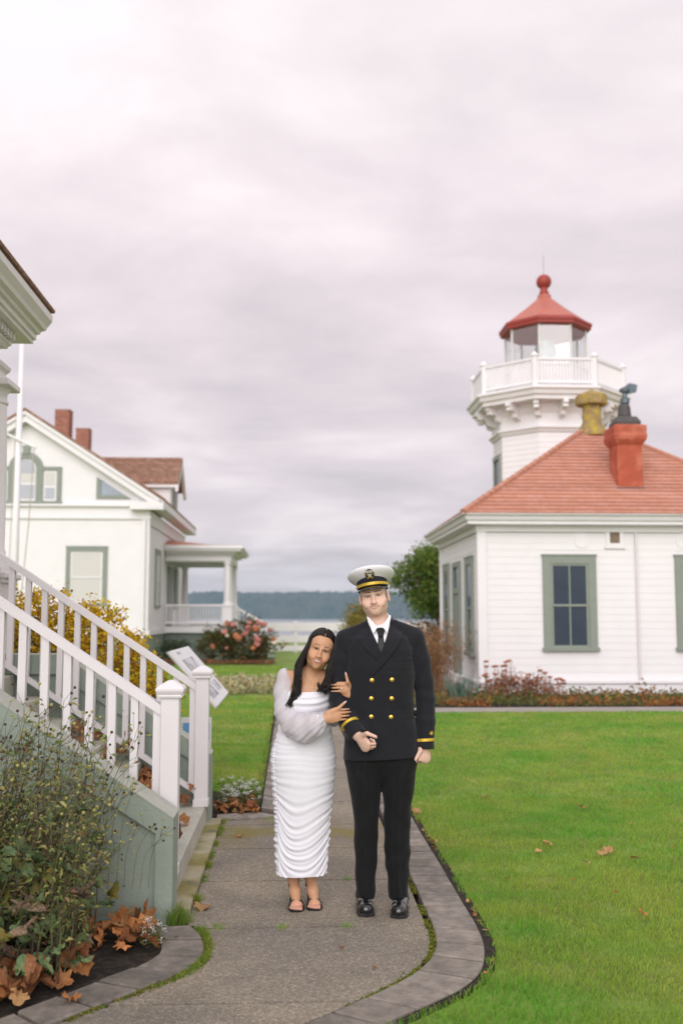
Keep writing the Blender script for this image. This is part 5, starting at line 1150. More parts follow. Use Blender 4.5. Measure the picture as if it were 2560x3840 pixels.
    obj('jacket_collar', np.array(V2) - off, [(r * n + k, r * n + k + 1, (r + 1) * n + k + 1, (r + 1) * n + k) for r in range(3) for k in range(n - 1)], WOOL, root, True)
    # peaked cap, in the head's frame
    cap_parts(HF, root, off)
    for cx, ty, rz in ((-.092, -.118, R(4)), (.103, -.150, R(-7))): shoe(root, off, cx, ty, rz)
def unit_normals(V, Q):
    a, b, c, d = (V[Q[:, i]] for i in range(4)); f = np.cross(c - a, d - b); n = np.zeros_like(V)
    for i in range(4):
        for ax in range(3): n[:, ax] += np.bincount(Q[:, i], f[:, ax], len(V))
    return n / (np.linalg.norm(n, axis=1)[:, None] + 1e-12)
def cap_parts(HF, root, off):
    M2 = HF.M @ rotm(pitch=R(-6)); o = HF.P((0, .012, .0585)); F = Frame(o, M2); n = 56
    def ring(prof, name, m, parent, a0=0, a1=2 * PI, smooth=True):
        V = []; full = abs(a1 - a0 - 2 * PI) < 1e-6; k_ = n if full else 30
        for rx, ry, z, zf, dy in prof:
            for k in range(k_ + (0 if full else 1)):
                a = a0 + (a1 - a0) * k / k_; V.append(F.P((rx * math.sin(a), dy - ry * math.cos(a), z + zf * (.5 + .5 * math.cos(a)))) - off)
        w = k_ if full else k_ + 1; Fc = [(i * w + k, i * w + (k + 1) % w, (i + 1) * w + (k + 1) % w, (i + 1) * w + k) for i in range(len(prof) - 1) for k in range(k_)]
        return obj(name, V, Fc, m, parent, smooth)
    crown = ring([(.086, .103, .006, .034, 0), (.098, .113, .012, .038, 0), (.116, .127, .021, .042, 0), (.129, .138, .033, .044, 0), (.1345, .1425, .043, .045, 0), (.1335, .1415, .051, .044, 0), (.126, .133, .060, .040, 0), (.108, .113, .070, .030, 0), (.078, .082, .0785, .018, 0), (.04, .042, .084, .008, 0), (.003, .003, .086, .006, 0)], 'cap', CAPW, root)
    ring([(.082, .098, -.022, 0, 0), (.0865, .1035, -.022, 0, 0), (.0885, .1055, .016, .030, 0), (.083, .0995, .020, .031, 0)], 'cap_band', NAVY, crown)
    # gold chin strap and its buttons
    ring([(.0880, .1050, -.005, -.001, 0), (.0902, .1072, -.004, -.001, 0), (.0908, .1078, .009, .001, 0), (.0890, .1060, .010, .001, 0)], 'chin_strap', GOLD, crown, R(-88), R(88), False)
    for s in (-1, 1):
        c = F.P((s * .0895, -.004, .003)) - off; V = []
        for i in range(7):
            t = PI * i / 6
            for k in range(10): V.append(c + F.M @ (v3(.0065 * math.cos(t), .0065 * math.sin(t) * math.cos(2 * PI * k / 10), .0065 * math.sin(t) * math.sin(2 * PI * k / 10))))
        obj('strap_button', V, [(i * 10 + k, (i + 1) * 10 + k, (i + 1) * 10 + (k + 1) % 10, i * 10 + (k + 1) % 10) for i in range(6) for k in range(10)], GOLD_M, crown, True)
    # visor: sloping crescent
    V = []; nn = 26; th = .003
    for row, (t, dz) in enumerate(((0, 0), (.5, 0), (1, 0), (1.02, -th), (.5, -th), (0, -th))):
        for k in range(nn + 1):
            a = R(-72 + 144 * k / nn); ext = .040 * max(math.cos(a * 1.22), 0) ** .9; r = ext * t
            V.append(F.P(((.0868 + r * .75) * math.sin(a), -(.1035 + r) * math.cos(a), -.010 - r * .62 - .012 * (1 - math.cos(a)) + dz)) - off)
    w = nn + 1; visor = obj('visor', V, [(i * w + k, i * w + k + 1, (i + 1) * w + k + 1, (i + 1) * w + k) for i in range(5) for k in range(nn)], PATENT, crown, True)
    # badge: navy shield, silver eagle and shield, gold crossed anchors
    def plate(name, pts, m, d, parent=crown, th=.002):
        V = []
        for q in (d + th, d):
            for x, z in pts:
                y = -(.1035 + max(z - .012, 0) * .52) * math.sqrt(max(1 - (x / .095) ** 2, .1)); V.append(F.P((x, y - q, z + .002)) - off)
        m_ = len(pts); obj(name, V, [tuple(range(m_)), tuple(range(m_, 2 * m_))[::-1]] + [(i, m_ + i, m_ + (i + 1) % m_, (i + 1) % m_) for i in range(m_)], m, parent)
    ell = lambda cx, cz, rx, rz, n_=22: [(cx + rx * math.cos(2 * PI * k / n_), cz + rz * math.sin(2 * PI * k / n_)) for k in range(n_)]
    plate('badge_backing', ell(0, .048, .0255, .0285), NAVY, .004)
    for s in (-1, 1):
        plate('badge_wing', [(s * .002, .058), (s * .004, .066), (s * .010, .0705), (s * .017, .067), (s * .0225, .060), (s * .017, .060), (s * .011, .056), (s * .005, .053)], SILVER, .0065)
        plate('badge_anchor', [(s * .004, .028), (s * .0155, .052), (s * .019, .052), (s * .0185, .056), (s * .013, .057), (s * .0115, .052), (s * .0015, .031)], GOLD_M, .0065); plate('badge_fluke', ell(s * .0115, .0305, .0068, .0062, 12), GOLD_M, .0066); plate('badge_fluke', ell(s * .0165, .050, .0048, .0056, 12), GOLD_M, .0066)
    plate('badge_shield', [(-.0085, .050), (.0085, .050), (.0085, .040), (.005, .034), (0, .031), (-.005, .034), (-.0085, .040)], SILVER, .009); plate('badge_head', ell(0, .064, .0035, .0062, 10), SILVER, .0095)
    # gold oak-leaf-free arc on the visor edge is plain; a thin gold cord shows above it
def shoe(root, off, cx, ty, rz):
    G = Sdf((-.07, -.16, 0), (.07, .17, .14), .003); L = [(-.142, .0, .020), (-.130, .030, .036), (-.105, .042, .043), (-.06, .047, .052), (-.01, .044, .066), (.05, .040, .088), (.10, .040, .095), (.135, .033, .085), (.142, .0, .05)]
    G.chain([(0, -.100, .036), (0, -.05, .040), (0, .0, .046), (0, .06, .052), (0, .105, .055)], [.034, .040, .040, .040, .038], .02, flat=((0, 0, 1), .95)); G.cone((0, .05, .07), (0, .07, .13), .042, .036, .02); G.ball((0, -.112, .032), (.036, .034, .028), .02)
    G.cut((0, 0, .018), (0, 0, -1), (-.07, -.16, 0), (.07, .17, .14)); V, Q = G.mesh(2)
    c, s = math.cos(rz), math.sin(rz); o = np.array([cx, ty + .148, 0])
    def tr(A): A = np.asarray(A); return np.c_[A[:, 0] * c - A[:, 1] * s, A[:, 0] * s + A[:, 1] * c, A[:, 2]] + o - off
    sh = obj('shoe', tr(V), Q, LEATHER, root, True)
    pts = []
    for k in range(36):
        a = 2 * PI * k / 36; y = -.005 - .145 * math.cos(a); w = np.interp(y, [-.15, -.135, -.11, -.06, 0, .06, .11, .14], [.0, .030, .043, .049, .043, .039, .040, .0]) if abs(math.sin(a)) < .35 else np.interp(y, [-.15, -.12, -.06, 0, .06, .14], [.036, .046, .050, .044, .040, .036]); pts.append((w * np.sign(math.sin(a)) * min(1, abs(math.sin(a)) * 2.2), y))
    V = [(x, y, z) for z in (.002, .016, .020) for x, y in pts]; n = 36; obj('sole', tr(V), [(i * n + k, i * n + (k + 1) % n, (i + 1) * n + (k + 1) % n, (i + 1) * n + k) for i in range(2) for k in range(n)] + [tuple(range(2 * n, 3 * n)), tuple(range(n))[::-1]], mat('shoe_sole', (.02, .02, .022), .45, .1), sh)
    g = Geo()
    for i in range(4): y = -.012 + i * .017; z = .085 + i * .011; g.tube([(-.022, y + .006, z - .006), (0, y, z + .004), (.022, y + .006, z - .006)], .0022, 5)
    obj('lace', tr(np.array(g.V)), g.F, mat('shoe_lace', (.012, .012, .013), .7), sh, True)
build_man()
# ---------------------------------------------------------------- the woman
def catmull(P, n):
    P = np.array(P, float); P = np.vstack([2 * P[0] - P[1], P, 2 * P[-1] - P[-2]]); m = len(P) - 3; out = []
    for t in np.linspace(0, m - 1e-6, n):
        i = int(t); f = t - i; a, b, c, d = P[i:i + 4]; out.append(.5 * ((2 * b) + (-a + c) * f + (2 * a - 5 * b + 4 * c - d) * f * f + (-a + 3 * b - 3 * c + d) * f ** 3))
    return np.array(out)
CREPE = mat('white_stretch_crepe', (.76, .755, .81), .75, .02, 12, bump=.0005, bscale=260)
def sheer():
    m = bpy.data.materials.new('sheer_white_chiffon'); m.use_nodes = True; nt = m.node_tree; N = nt.nodes.new; Lk = nt.links.new; out = nt.nodes['Material Output']; b = nt.nodes['Principled BSDF']
    b.inputs['Base Color'].default_value = (.80, .775, .83, 1); b.inputs['Roughness'].default_value = .8
    t = N('ShaderNodeBsdfTransparent'); tl = N('ShaderNodeBsdfTranslucent'); tl.inputs[0].default_value = (.8, .77, .82, 1); m1 = N('ShaderNodeMixShader'); m1.inputs[0].default_value = .3; m2 = N('ShaderNodeMixShader')
    lw = N('ShaderNodeLayerWeight'); lw.inputs[0].default_value = .35; mr = N('ShaderNodeMapRange'); Lk(lw.outputs['Facing'], mr.inputs['Value']); mr.inputs['To Min'].default_value = .82; mr.inputs['To Max'].default_value = .98
    Lk(b.outputs[0], m1.inputs[1]); Lk(tl.outputs[0], m1.inputs[2]); Lk(mr.outputs[0], m2.inputs[0]); Lk(t.outputs[0], m2.inputs[1]); Lk(m1.outputs[0], m2.inputs[2]); Lk(m2.outputs[0], out.inputs[0]); return m
CHIFFON = sheer()
def hair_material():
    m = bpy.data.materials.new('black_hair'); m.use_nodes = True; nt = m.node_tree; N = nt.nodes.new; Lk = nt.links.new; b = nt.nodes['Principled BSDF']
    tc = N('ShaderNodeTexCoord'); mp = N('ShaderNodeMapping'); mp.inputs['Scale'].default_value = (1, 1, .12); n = N('ShaderNodeTexNoise'); n.inputs['Scale'].default_value = 260; n.inputs['Detail'].default_value = 3; Lk(tc.outputs['Object'], mp.inputs[0]); Lk(mp.outputs[0], n.inputs['Vector'])
    r = N('ShaderNodeValToRGB'); Lk(n.outputs['Fac'], r.inputs[0]); r.color_ramp.elements[0].position = .35; r.color_ramp.elements[0].color = (.0045, .0038, .0035, 1); r.color_ramp.elements[1].position = .7; r.color_ramp.elements[1].color = (.020, .014, .011, 1)
    Lk(r.outputs[0], b.inputs['Base Color']); b.inputs['Roughness'].default_value = .46; b.inputs['Specular IOR Level'].default_value = .28
    bp = N('ShaderNodeBump'); bp.inputs['Distance'].default_value = .001; Lk(n.outputs['Fac'], bp.inputs['Height']); Lk(bp.outputs[0], b.inputs['Normal']); return m
HAIR = hair_material()
def build_woman():
    base = v3(-.43, .10, 0); off = base; root = person('woman in long white ruched dress and strappy black heels, leaning her head', base)
    HF = Frame((-.339, .080, 1.4145), rotm(roll=R(17.5), pitch=R(-1), yaw=R(3)), .925)
    W = dict(zt=-.0655, jawz=-.074, wx=.0128, lipa=.95, fw=1.06, jaw=.050, chin=.020, chk=.040, brow=.0060, wing=.0096, lid=.0048, cant=.0026, earx=.066, nose=.88, mouth=.0335, smile=.0105, open=.0036, lipu=.0028, lipl=.0040, fold=False, blush=.2, red=(.58, .25, .16), lip=(.47, .17, .14), browz=.0035, browh=.0034, browa=.92,
             hair=(.016, .011, .009), browc=(.05, .028, .020), lash=1.0, stub=0, stubc=(0, 0, 0), crop=False, iris=mat('dark_brown_iris', (.018, .010, .007), .15, .1), look=(0, .0003))
    tips = {}
    def sculpt(G):
        G.loft([(.70, -.433, .115, .12, .09), (.80, -.433, .115, .160, .108), (.96, -.43, .115, .130, .088), (1.05, -.425, .115, .128, .085), (1.14, -.42, .115, .138, .094), (1.21, -.415, .117, .145, .082), (1.255, -.412, .12, .125, .056), (1.285, -.408, .122, .07, .046)], .03, 2.1)
        for x in (-.47, -.365): G.ball((x, .052, 1.135), (.050, .034, .048), .03)
        G.cone(HF.P((0, .018, -.085)), (-.402, .122, 1.255), .047, .052, .02)
        G.cone((-.43, .122, 1.275), (-.530, .115, 1.262), .036, .043, .03); G.cone((-.38, .125, 1.275), (-.305, .130, 1.258), .036, .043, .03)
        for x0, x1, y1 in ((-.49, -.487, .142), (-.38, -.390, .152)): G.chain([(x0, .115, .75), (x0, .115, .48), (x1, .15, .32), (x1, y1, .155)], [.085, .056, .046, .0275], .02)
        for ax, ay, bx, by in ((-.487, .142, -.4645, .030), (-.390, .152, -.3665, .055)):
            dx, dy = (bx - ax), (by - ay); G.chain([(ax, ay + .035, .105), (ax, ay + .004, .135)], [.024, .0265], .02); G.chain([(ax, ay, .135), (ax + dx * .5, ay + dy * .5, .080), (bx, by, .036)], [.0275, .0265, .023], .02, flat=((1, 0, 0), 1.08)); G.cone((bx - .018, by - .004, .024), (bx + .018, by - .004, .024), .017, .019, .012)
            for i, (o, l, r) in enumerate(((.024, .034, .0115), (.0065, .036, .0088), (-.008, .033, .0082), (-.021, .028, .0078), (-.032, .020, .0074))):
                tp = v3(bx + o, by - .016 - l + .008, .0165); G.cone((bx + o * .85, by - .008, .024), tp, r * .9, r, .004)
        head(G, HF, W)
        G.chain([(-.533, .115, 1.250), (-.517, .062, 1.005), (-.318, -.098, 1.045)], [.042, .034, .0235], .015)
        G.chain([(-.31, .130, 1.245), (-.262, .170, 1.02), (-.150, .022, 1.150)], [.042, .034, .0235], .015)
        tips[1] = hand(G, (-.306, -.112, 1.050), (.94, -.05, .26), (-.26, .02, .95), (.02, -1, .05), .93, ((10, 22, 22), (14, 24, 24), (14, 24, 24), (12, 20, 20)), fd=(.985, .035, .06), thumb=((-.236, -.120, 1.104), (-.203, -.112, 1.133)), k=.0030, spread=.0, pk=.010)
        tips[2] = hand(G, (-.162, .000, 1.165), (-.62, -.34, .70), (.62, -.05, .72), (-.18, -.98, .10), .90, ((8, 14, 16), (8, 14, 16), (8, 14, 16), (8, 14, 16)), fd=(-.985, .02, .02), thumb=((-.183, -.050, 1.243), (-.192, -.050, 1.283)), k=.0030, spread=.02, pk=.010)
    V, Q = two_scale(sculpt, (-.62, -.17, 0), (-.10, .24, 1.56), .0030, (-.48, -.05, 1.26), .0018, 1.295)
    BS = (.555, .300, .175); col = np.tile(np.array(BS), (len(V), 1)); hm = (V[:, 2] > 1.295); col[hm] = head_colors(HF, V[hm], BS, W); toe = (V[:, 2] < .045) & (V[:, 1] < .03); col[toe] = (.60, .31, .22)
    body = obj('body', V - off, Q, skin_material('tan_skin', .42), root, True, colors=col); SF = Surf(V, Q)
    eyes(HF, root, base, W, off); teeth(HF, root, W, off)
    NAIL = mat('pale_pink_nail', (.66, .46, .46), .2, .02, coat=.5); nails(tips[1], root, NAIL, off, 1, .9); nails(tips[2], root, NAIL, off, 1, .9)
    # mole on the neck, necklace and pendant, ring, earring
    def onskin(x, z, d=.0015): p, n = SF.front(x, z); return (p if p is not None else v3(x, .02, z)) - v3(0, d, 0)
    ch = [onskin(x, z) for x, z in catmull([(-.432, 1.290), (-.416, 1.262), (-.396, 1.236), (-.376, 1.2145), (-.362, 1.226), (-.346, 1.246), (-.330, 1.272)], 30)]
    nk = obj('necklace', *(lambda g: ([tuple(np.array(p) - off) for p in g.V], g.F))(Geo().tube(ch, .0009, 5)), GOLD_M, root, True)
    pc = onskin(-.376, 1.2135, .002); g = Geo().tube([pc, pc + v3(0, -.001, -.008)], .0018, 6); obj('pendant_bail', [tuple(np.array(p) - off) for p in g.V], g.F, GOLD_M, nk)
    pc = pc + v3(0, -.002, -.009); V2 = [pc + v3(x, y, z) - off for y in (-.002, .002) for x, z in ((0, 0), (.004, -.005), (.003, -.006), (.0065, -.013), (.008, -.019), (-.008, -.019), (-.0065, -.013), (-.003, -.006), (-.004, -.005))]
    obj('pendant', V2, [tuple(range(9))[::-1], tuple(range(9, 18))] + [(i, (i + 1) % 9, 9 + (i + 1) % 9, 9 + i) for i in range(9)], mat('turquoise', (.06, .33, .31), .25, .3, 300, spec=.6), nk)
    # dress: one lofted sheet with the gathers modelled into it
    T = np.array([(.165, -.442, .118, .140, .100), (.19, -.442, .118, .142, .100), (.285, -.4415, .118, .1475, .104), (.40, -.439, .118, .153, .108), (.49, -.4375, .117, .158, .112), (.60, -.434, .116, .169, .119), (.68, -.432, .115, .177, .124), (.76, -.432, .115, .184, .127), (.81, -.4335, .115, .186, .127), (.86, -.4325, .115, .178, .121), (.91, -.430, .114, .165, .112), (.963, -.4275, .113, .1535, .103), (1.02, -.426, .112, .147, .100), (1.07, -.424, .112, .146, .106), (1.12, -.421, .112, .148, .115), (1.16, -.419, .113, .150, .110), (1.19, -.418, .115, .150, .098), (1.22, -.417, .117, .148, .087), (1.26, -.414, .12, .135, .066)])
    nA, nZ = 300, 400; ph = np.linspace(-PI, PI, nA, endpoint=False); tz = np.linspace(0, 1, nZ)
    PH, TZ = np.meshgrid(ph, tz); top = 1.182 + .014 * (np.sin(PH) ** 2) + .028 * np.clip(-np.cos(PH), 0, 1) + .012 * np.clip(-np.sin(PH) - .55, 0, 1); hem = .170 + .012 * (PH / 1.6) ** 2 * (np.abs(PH) < 1.6) + .03 * (np.abs(PH) >= 1.6) + .004 * np.sin(PH * 3 + 1)
    Z = hem + (top - hem) * TZ; cx, cy, a, b = (np.interp(Z, T[:, 0], T[:, i]) for i in (1, 2, 3, 4))
    pl, pr = R(-62), R(86); q = np.clip((PH - pl) / (pr - pl), 0, 1)
    low = sstep(.80, .28, Z); sagl = .135 * low * np.sin(PI * np.clip(q, 0, 1) ** .72) + .018 * (1 - low) * np.sin(PI * q)
    nz1 = np.sin(PH * 2.3 + Z * 6) * .6 + np.sin(PH * 4.1 - Z * 11 + 1.7) * .4; phs = Z + sagl
    def ridge(x): sn = np.sin(x); return np.sign(sn) * np.abs(sn) ** .8
    seamL = np.exp(-((PH - pl) / .16) ** 2); seamR = np.exp(-((PH - pr) / .22) ** 2); nearL = np.exp(-(q / .30) ** 2) ; nearR = np.exp(-((1 - q) / .25) ** 2)
    f = ridge(phs * 2 * PI / .050 + 1.5 * nz1 + 1.2 * np.sin(phs * 21)) * (.0008 + .0046 * low) * (.30 + .70 * nearL + .65 * nearR) + ridge(phs * 2 * PI / .028 + 2.2 * nz1 + 2 * np.sin(phs * 13)) * (.0008 + .0018 * low) * (.35 + .8 * nearL + .5 * nearR)
    f += ((np.abs(np.sin(Z * PI / .043 + 1.1 * np.sin(Z * 19))) - .5) * .0075 * np.exp(-((PH - pl + .30) / .26) ** 2) + ridge(Z * 2 * PI / .017 + np.sin(Z * 31)) * .0022 * np.exp(-((PH - pl) / .09) ** 2) - .0065 * np.exp(-((PH - pl) / .045) ** 2)) * sstep(.98, .80, Z) + ridge(Z * 2 * PI / .040 + .8 + np.sin(Z * 17)) * .0040 * seamR * sstep(.75, .5, Z)
    up = sstep(.86, 1.0, Z); f = f * (1 - up * .65) + up * .0022 * ridge((Z + .030 * np.cos(PH * 1.1)) * 2 * PI / .046 + nz1 * .8) * (np.cos(PH) > -.2)
    cow = sstep(1.085, 1.15, Z) * (np.cos(PH) > 0) * np.cos(PH); f += cow * .0042 * ridge((Z + .055 * np.cos(PH)) * 2 * PI / .040)
    bust = .014 * np.exp(-((Z - 1.125) / .05) ** 2) * (np.exp(-((PH - .42) / .36) ** 2) + np.exp(-((PH + .42) / .36) ** 2)); calf = 0
    X = cx + (a + f + bust * .3) * np.sin(PH); Y = cy - (b + f + bust) * np.cos(PH) * (1 + .0 * Z)
    V = np.c_[X.ravel(), Y.ravel(), Z.ravel()] - off; idx = np.arange(nA * nZ).reshape(nZ, nA); nx = np.roll(idx, -1, 1)
    Q = np.stack([idx[:-1], nx[:-1], nx[1:], idx[1:]], -1).reshape(-1, 4); dress = obj('dress', V, Q, CREPE, root, True)
    # bishop sleeve, sheer, gathered into a buttoned cuff; the other sleeve shows only between the two figures
    def sleeve(pts, rad, name, seed, cutp, cutn, cutp2, cutn2):
        P = np.array(pts); lo = (P - np.array(rad)[:, None]).min(0) - .03; hi = (P + np.array(rad)[:, None]).max(0) + .03; A = Sdf(lo, hi, .0036); A.chain(pts, rad, .03); A.cut(cutp, cutn, lo, hi); 
        if cutp2 is not None: A.cut(cutp2, cutn2, (lo[0], lo[1], 1.17), hi)
        V, Q = A.mesh(2); n = unit_normals(V, Q); rr = np.random.default_rng(seed); d = np.zeros(len(V))
        L = np.zeros(len(V)); bd = np.full(len(V), 9.); acc = 0
        for i in range(len(P) - 1):
            ba = P[i + 1] - P[i]; t = np.clip(((V - P[i]) @ ba) / (ba @ ba), 0, 1); dd = np.linalg.norm(V - P[i] - t[:, None] * ba, axis=1); m = dd < bd; bd[m] = dd[m]; L[m] = acc + t[m] * np.linalg.norm(ba); acc += np.linalg.norm(ba)
        u = unit(P[-1] - P[0]); wv = V @ v3(.3, .8, .5); w2 = V @ v3(.75, .3, -.6)
        d = .0030 * np.sin(w2 * 130 + 3 * np.sin(wv * 24) + L * 8) * (.35 + .9 * np.clip(L / acc, 0, 1)) + .0018 * np.sin(w2 * 240 + 4 * np.sin(wv * 31)) * np.clip(L / acc - .3, 0, 1) * 1.5
        return obj(name, V + n * d[:, None] - off, Q, CHIFFON, root, True)
    sleeve([(-.536, .115, 1.262), (-.540, .098, 1.17), (-.530, .065, 1.075), (-.480, .020, 1.002), (-.425, -.040, .988), (-.365, -.080, 1.012), (-.318, -.104, 1.043), (-.28, -.115, 1.058)], [.050, .058, .062, .070, .076, .060, .030, .028], 'sleeve', 4, (-.312, -.104, 1.046), (.93, -.1, .3), (-.508, .11, 1.262), (.86, -.1, .45))
    sleeve([(-.30, .132, 1.25), (-.285, .15, 1.14), (-.262, .165, 1.04), (-.19, .09, 1.09), (-.165, .05, 1.125)], [.048, .05, .055, .045, .03], 'sleeve', 5, (-.165, .05, 1.125), (.7, -.5, .5), None, None)
    g = Geo(); c0 = v3(-.313, -.1035, 1.0455); dv = unit((.93, -.1, .3)); aa = unit(np.cross(dv, (0, 1, 0))); bb = np.cross(dv, aa); V2 = []
    for k in range(36):
        t = 2 * PI * k / 36; r_ = aa * math.cos(t) * 1.12 + bb * math.sin(t) * .95
        for (o, rr_) in ((-.030, .033), (-.012, .0275), (.002, .028 + .0012 * math.sin(9 * t)), (.005, .0295 + .002 * math.sin(9 * t)), (.005, .027)): V2.append(c0 + dv * o + r_ * rr_ - off)
    obj('cuff', V2, [(k * 5 + j, k * 5 + j + 1, ((k + 1) % 36) * 5 + j + 1, ((k + 1) % 36) * 5 + j) for k in range(36) for j in range(4)], CREPE, root, True)
    # ring with a stone on the upper hand
    t = tips[2][2]; kn = t[0]; rp = v3(-.2165, -.050, 1.2065)
    V2 = [rp + v3(.0012 * (j - .5) * 2, .0085 * math.cos(2 * PI * k / 20), .0085 * math.sin(2 * PI * k / 20)) - off for k in range(20) for j in (0, 1)]
    rg = obj('ring', V2, [(k * 2, k * 2 + 1, ((k + 1) % 20) * 2 + 1, ((k + 1) % 20) * 2) for k in range(20)], mat('ring_gold', (.75, .62, .45), .2, 0, metal=1), root)
    g = Geo().lathe([(.0005, -.003), (.0036, 0), (.0026, .002), (.0005, .0022)], (0, 0, 0), 8); obj('ring_stone', [tuple(rp + v3(x, -.0085 - z, y) - off) for x, y, z in g.V], g.F, mat('diamond', (.9, .9, .92), .05, 0, spec=.9), rg)
    # hair: a cap over the skull parted in the middle, then separate waving locks
    A = Sdf((-.47, -.06, 1.30), (-.20, .24, 1.56), .0032); A.ball(HF.P((0, .026, .040)), v3(.0835, .101, .0945) * HF.s, .01, HF.M); A.ball(HF.P((0, .055, -.03)), v3(.078, .065, .09) * HF.s, .03, HF.M)
    A.ball(HF.P((0, -.098, -.020)), v3(.066, .078, .096) * HF.s, .012, HF.M, 'sub'); A.cone(HF.P((0, -.09, .125)), HF.P((0, .06, .145)), .008, .006, .006, 'sub'); V, Q = A.mesh(2); hair = obj('hair', V - off, Q, HAIR, root, True)
    rr = np.random.default_rng(11); E = v3(0, .022, .041); ER = v3(.0845, .1045, .0955); GL = Geo()
    left = {0: [(-.440, .022, 1.352), (-.450, .006, 1.300), (-.452, .000, 1.235), (-.470, .002, 1.175), (-.495, .004, 1.118)], .4: [(-.462, .050, 1.345), (-.474, .024, 1.292), (-.470, .008, 1.225), (-.478, .004, 1.170), (-.488, .004, 1.130)], 1: [(-.425, .150, 1.345), (-.432, .172, 1.290), (-.44, .180, 1.230), (-.445, .182, 1.18), (-.45, .182, 1.15)]}
    right = {0: [(-.281, .022, 1.360), (-.292, .004, 1.310), (-.302, -.004, 1.262), (-.312, -.008, 1.222), (-.335, -.004, 1.200)], .4: [(-.262, .036, 1.375), (-.268, .012, 1.320), (-.282, -.004, 1.270), (-.296, -.012, 1.222), (-.314, -.012, 1.192)], 1: [(-.275, .150, 1.350), (-.285, .170, 1.290), (-.30, .180, 1.230), (-.305, .182, 1.18), (-.31, .182, 1.15)]}
    ks = [0, .4, 1]
    for s, gd in ((-1, left), (1, right)):
        N_ = 210
        for j in range(N_):
            p = (j + rr.random()) / N_; b0 = R(-64) + R(128) * p ** 1.15; pts = []
            lift = 1.0 + .012 * rr.random() + (.018 * rr.random() if j % 3 == 0 else 0)
            for fi in np.linspace(.03, .98, 7):
                phi = R(92) * fi; be = b0 * (1 - (.40 if b0 < 0 else .25) * fi); pts.append(HF.P(E + ER * lift * v3(s * math.cos(be) * math.sin(phi), math.sin(be), math.cos(be) * math.cos(phi))))
            pf = min(1, p * 1.15); row = np.array([[np.interp(pf, ks, [gd[k][i][c] for k in ks]) for c in range(3)] for i in range(5)])
            jx = rr.normal(0, .0075); clump = int(p * 9) + (20 if s > 0 else 0); cph = clump * 1.9
            for i in range(5):
                t = (i + 1) / 5; wv = .011 * t * math.sin(row[i][2] * 2 * PI / .105 + cph); row[i] = row[i] + v3(wv + jx * (.6 + t), .010 * t * math.cos(row[i][2] * 2 * PI / .105 + cph) + rr.normal(0, .004), rr.normal(0, .004))
            end = row[-1] + v3(rr.normal(0, .010), 0, -abs(rr.normal(0, .020)) * (1 if s < 0 else .5)); row = list(row)[: 4 + (rr.random() < .8)] + [end]
            C = catmull(pts + row, 34); zz = np.linspace(0, 1, 34); fine = .0022 * np.sin(zz * 40 + rr.random() * 6)[:, None] * v3(1, .5, 0) * sstep(.35, .8, zz)[:, None]
            rad = np.interp(zz, [0, .08, .5, .8, .93, 1], [.0015, .0034, .0044, .0040, .0024, .0004]) * rr.uniform(.42, .78); GL.tube([tuple(q_) for q_ in (C + fine)], list(rad), 5)
    # a few loose curls on the left
    for j in range(20):
        x0 = -.478 + rr.normal(0, .006); C = catmull([(x0 + .012, .01, 1.26), (x0 - .006, -.002, 1.21), (x0 + .012, -.004, 1.17), (x0 - .010, -.002, 1.135), (x0 - .030 + rr.normal(0, .01), .0, 1.100 + rr.normal(0, .010))], 24); GL.tube([tuple(q_) for q_ in C], list(np.interp(np.linspace(0, 1, 24), [0, .6, 1], [.002, .0016, .0003])), 5)
    for j in range(34):     # the big curl on the right, turning back on itself
        r0 = .024 + .008 * rr.random(); cxx, czz = -.316 + rr.normal(0, .003), 1.226 + rr.normal(0, .003); C = [(-.290 + rr.normal(0, .004), -.006 + rr.normal(0, .004), 1.30)] + [(cxx + r0 * 1.1 * math.cos(a_), -.012 + rr.normal(0, .003), czz + r0 * math.sin(a_)) for a_ in np.linspace(.6, -PI - .6 * rr.random(), 7)]; C = catmull(C, 26)
        GL.tube([tuple(q_) for q_ in C], list(np.interp(np.linspace(0, 1, 26), [0, .3, .8, 1], [.002, .0026, .002, .0005])), 5)
    lk = obj('locks', np.array(GL.V) - off, GL.F, HAIR, hair, True); lk['kind'] = 'stuff'
    # sandals
    for ax, ay, bx, by in ((-.487, .142, -.4645, .030), (-.390, .152, -.3665, .055)):
        heel = (ax, ay + .052); V2 = []; prof = [(-.052, .0, .0, .030), (-.045, .0, .0, .036), (-.02, .0, .0, .041), (.01, .001, .0, .041)]
        tt = np.linspace(0, 1, 16); L = [];
        for t in tt:
            y = by - .052 + (heel[1] - by + .052) * t; x = bx + (ax - bx) * sstep(.2, 1, t); z = .004 + .080 * sstep(.28, .95, t); w_ = np.interp(t, [0, .05, .2, .35, .6, 1], [.022, .034, .0425, .041, .030, .026]); L.append((x, y, z, w_))
        for dz in (0, .008):
            for x, y, z, w_ in L: V2 += [v3(x - w_, y, z + dz - (.003 if dz == 0 else 0)) - off, v3(x + w_, y, z + dz - (.003 if dz == 0 else 0)) - off]
        n = len(L); Fc = [(2 * i, 2 * i + 1, 2 * i + 3, 2 * i + 2) for i in range(n - 1)] + [(2 * n + 2 * i + 2, 2 * n + 2 * i + 3, 2 * n + 2 * i + 1, 2 * n + 2 * i) for i in range(n - 1)] + [(2 * i, 2 * i + 2, 2 * n + 2 * i + 2, 2 * n + 2 * i) for i in range(n - 1)] + [(2 * i + 3, 2 * i + 1, 2 * n + 2 * i + 1, 2 * n + 2 * i + 3) for i in range(n - 1)] + [(0, 2 * n, 2 * n + 1, 1), (2 * n - 2, 2 * n - 1, 4 * n - 1, 4 * n - 2)]
        SUEDE = mat('black_sandal', (.009, .009, .010), .55, .1, 60); sd = obj('sandal', V2, Fc, SUEDE, root, True)
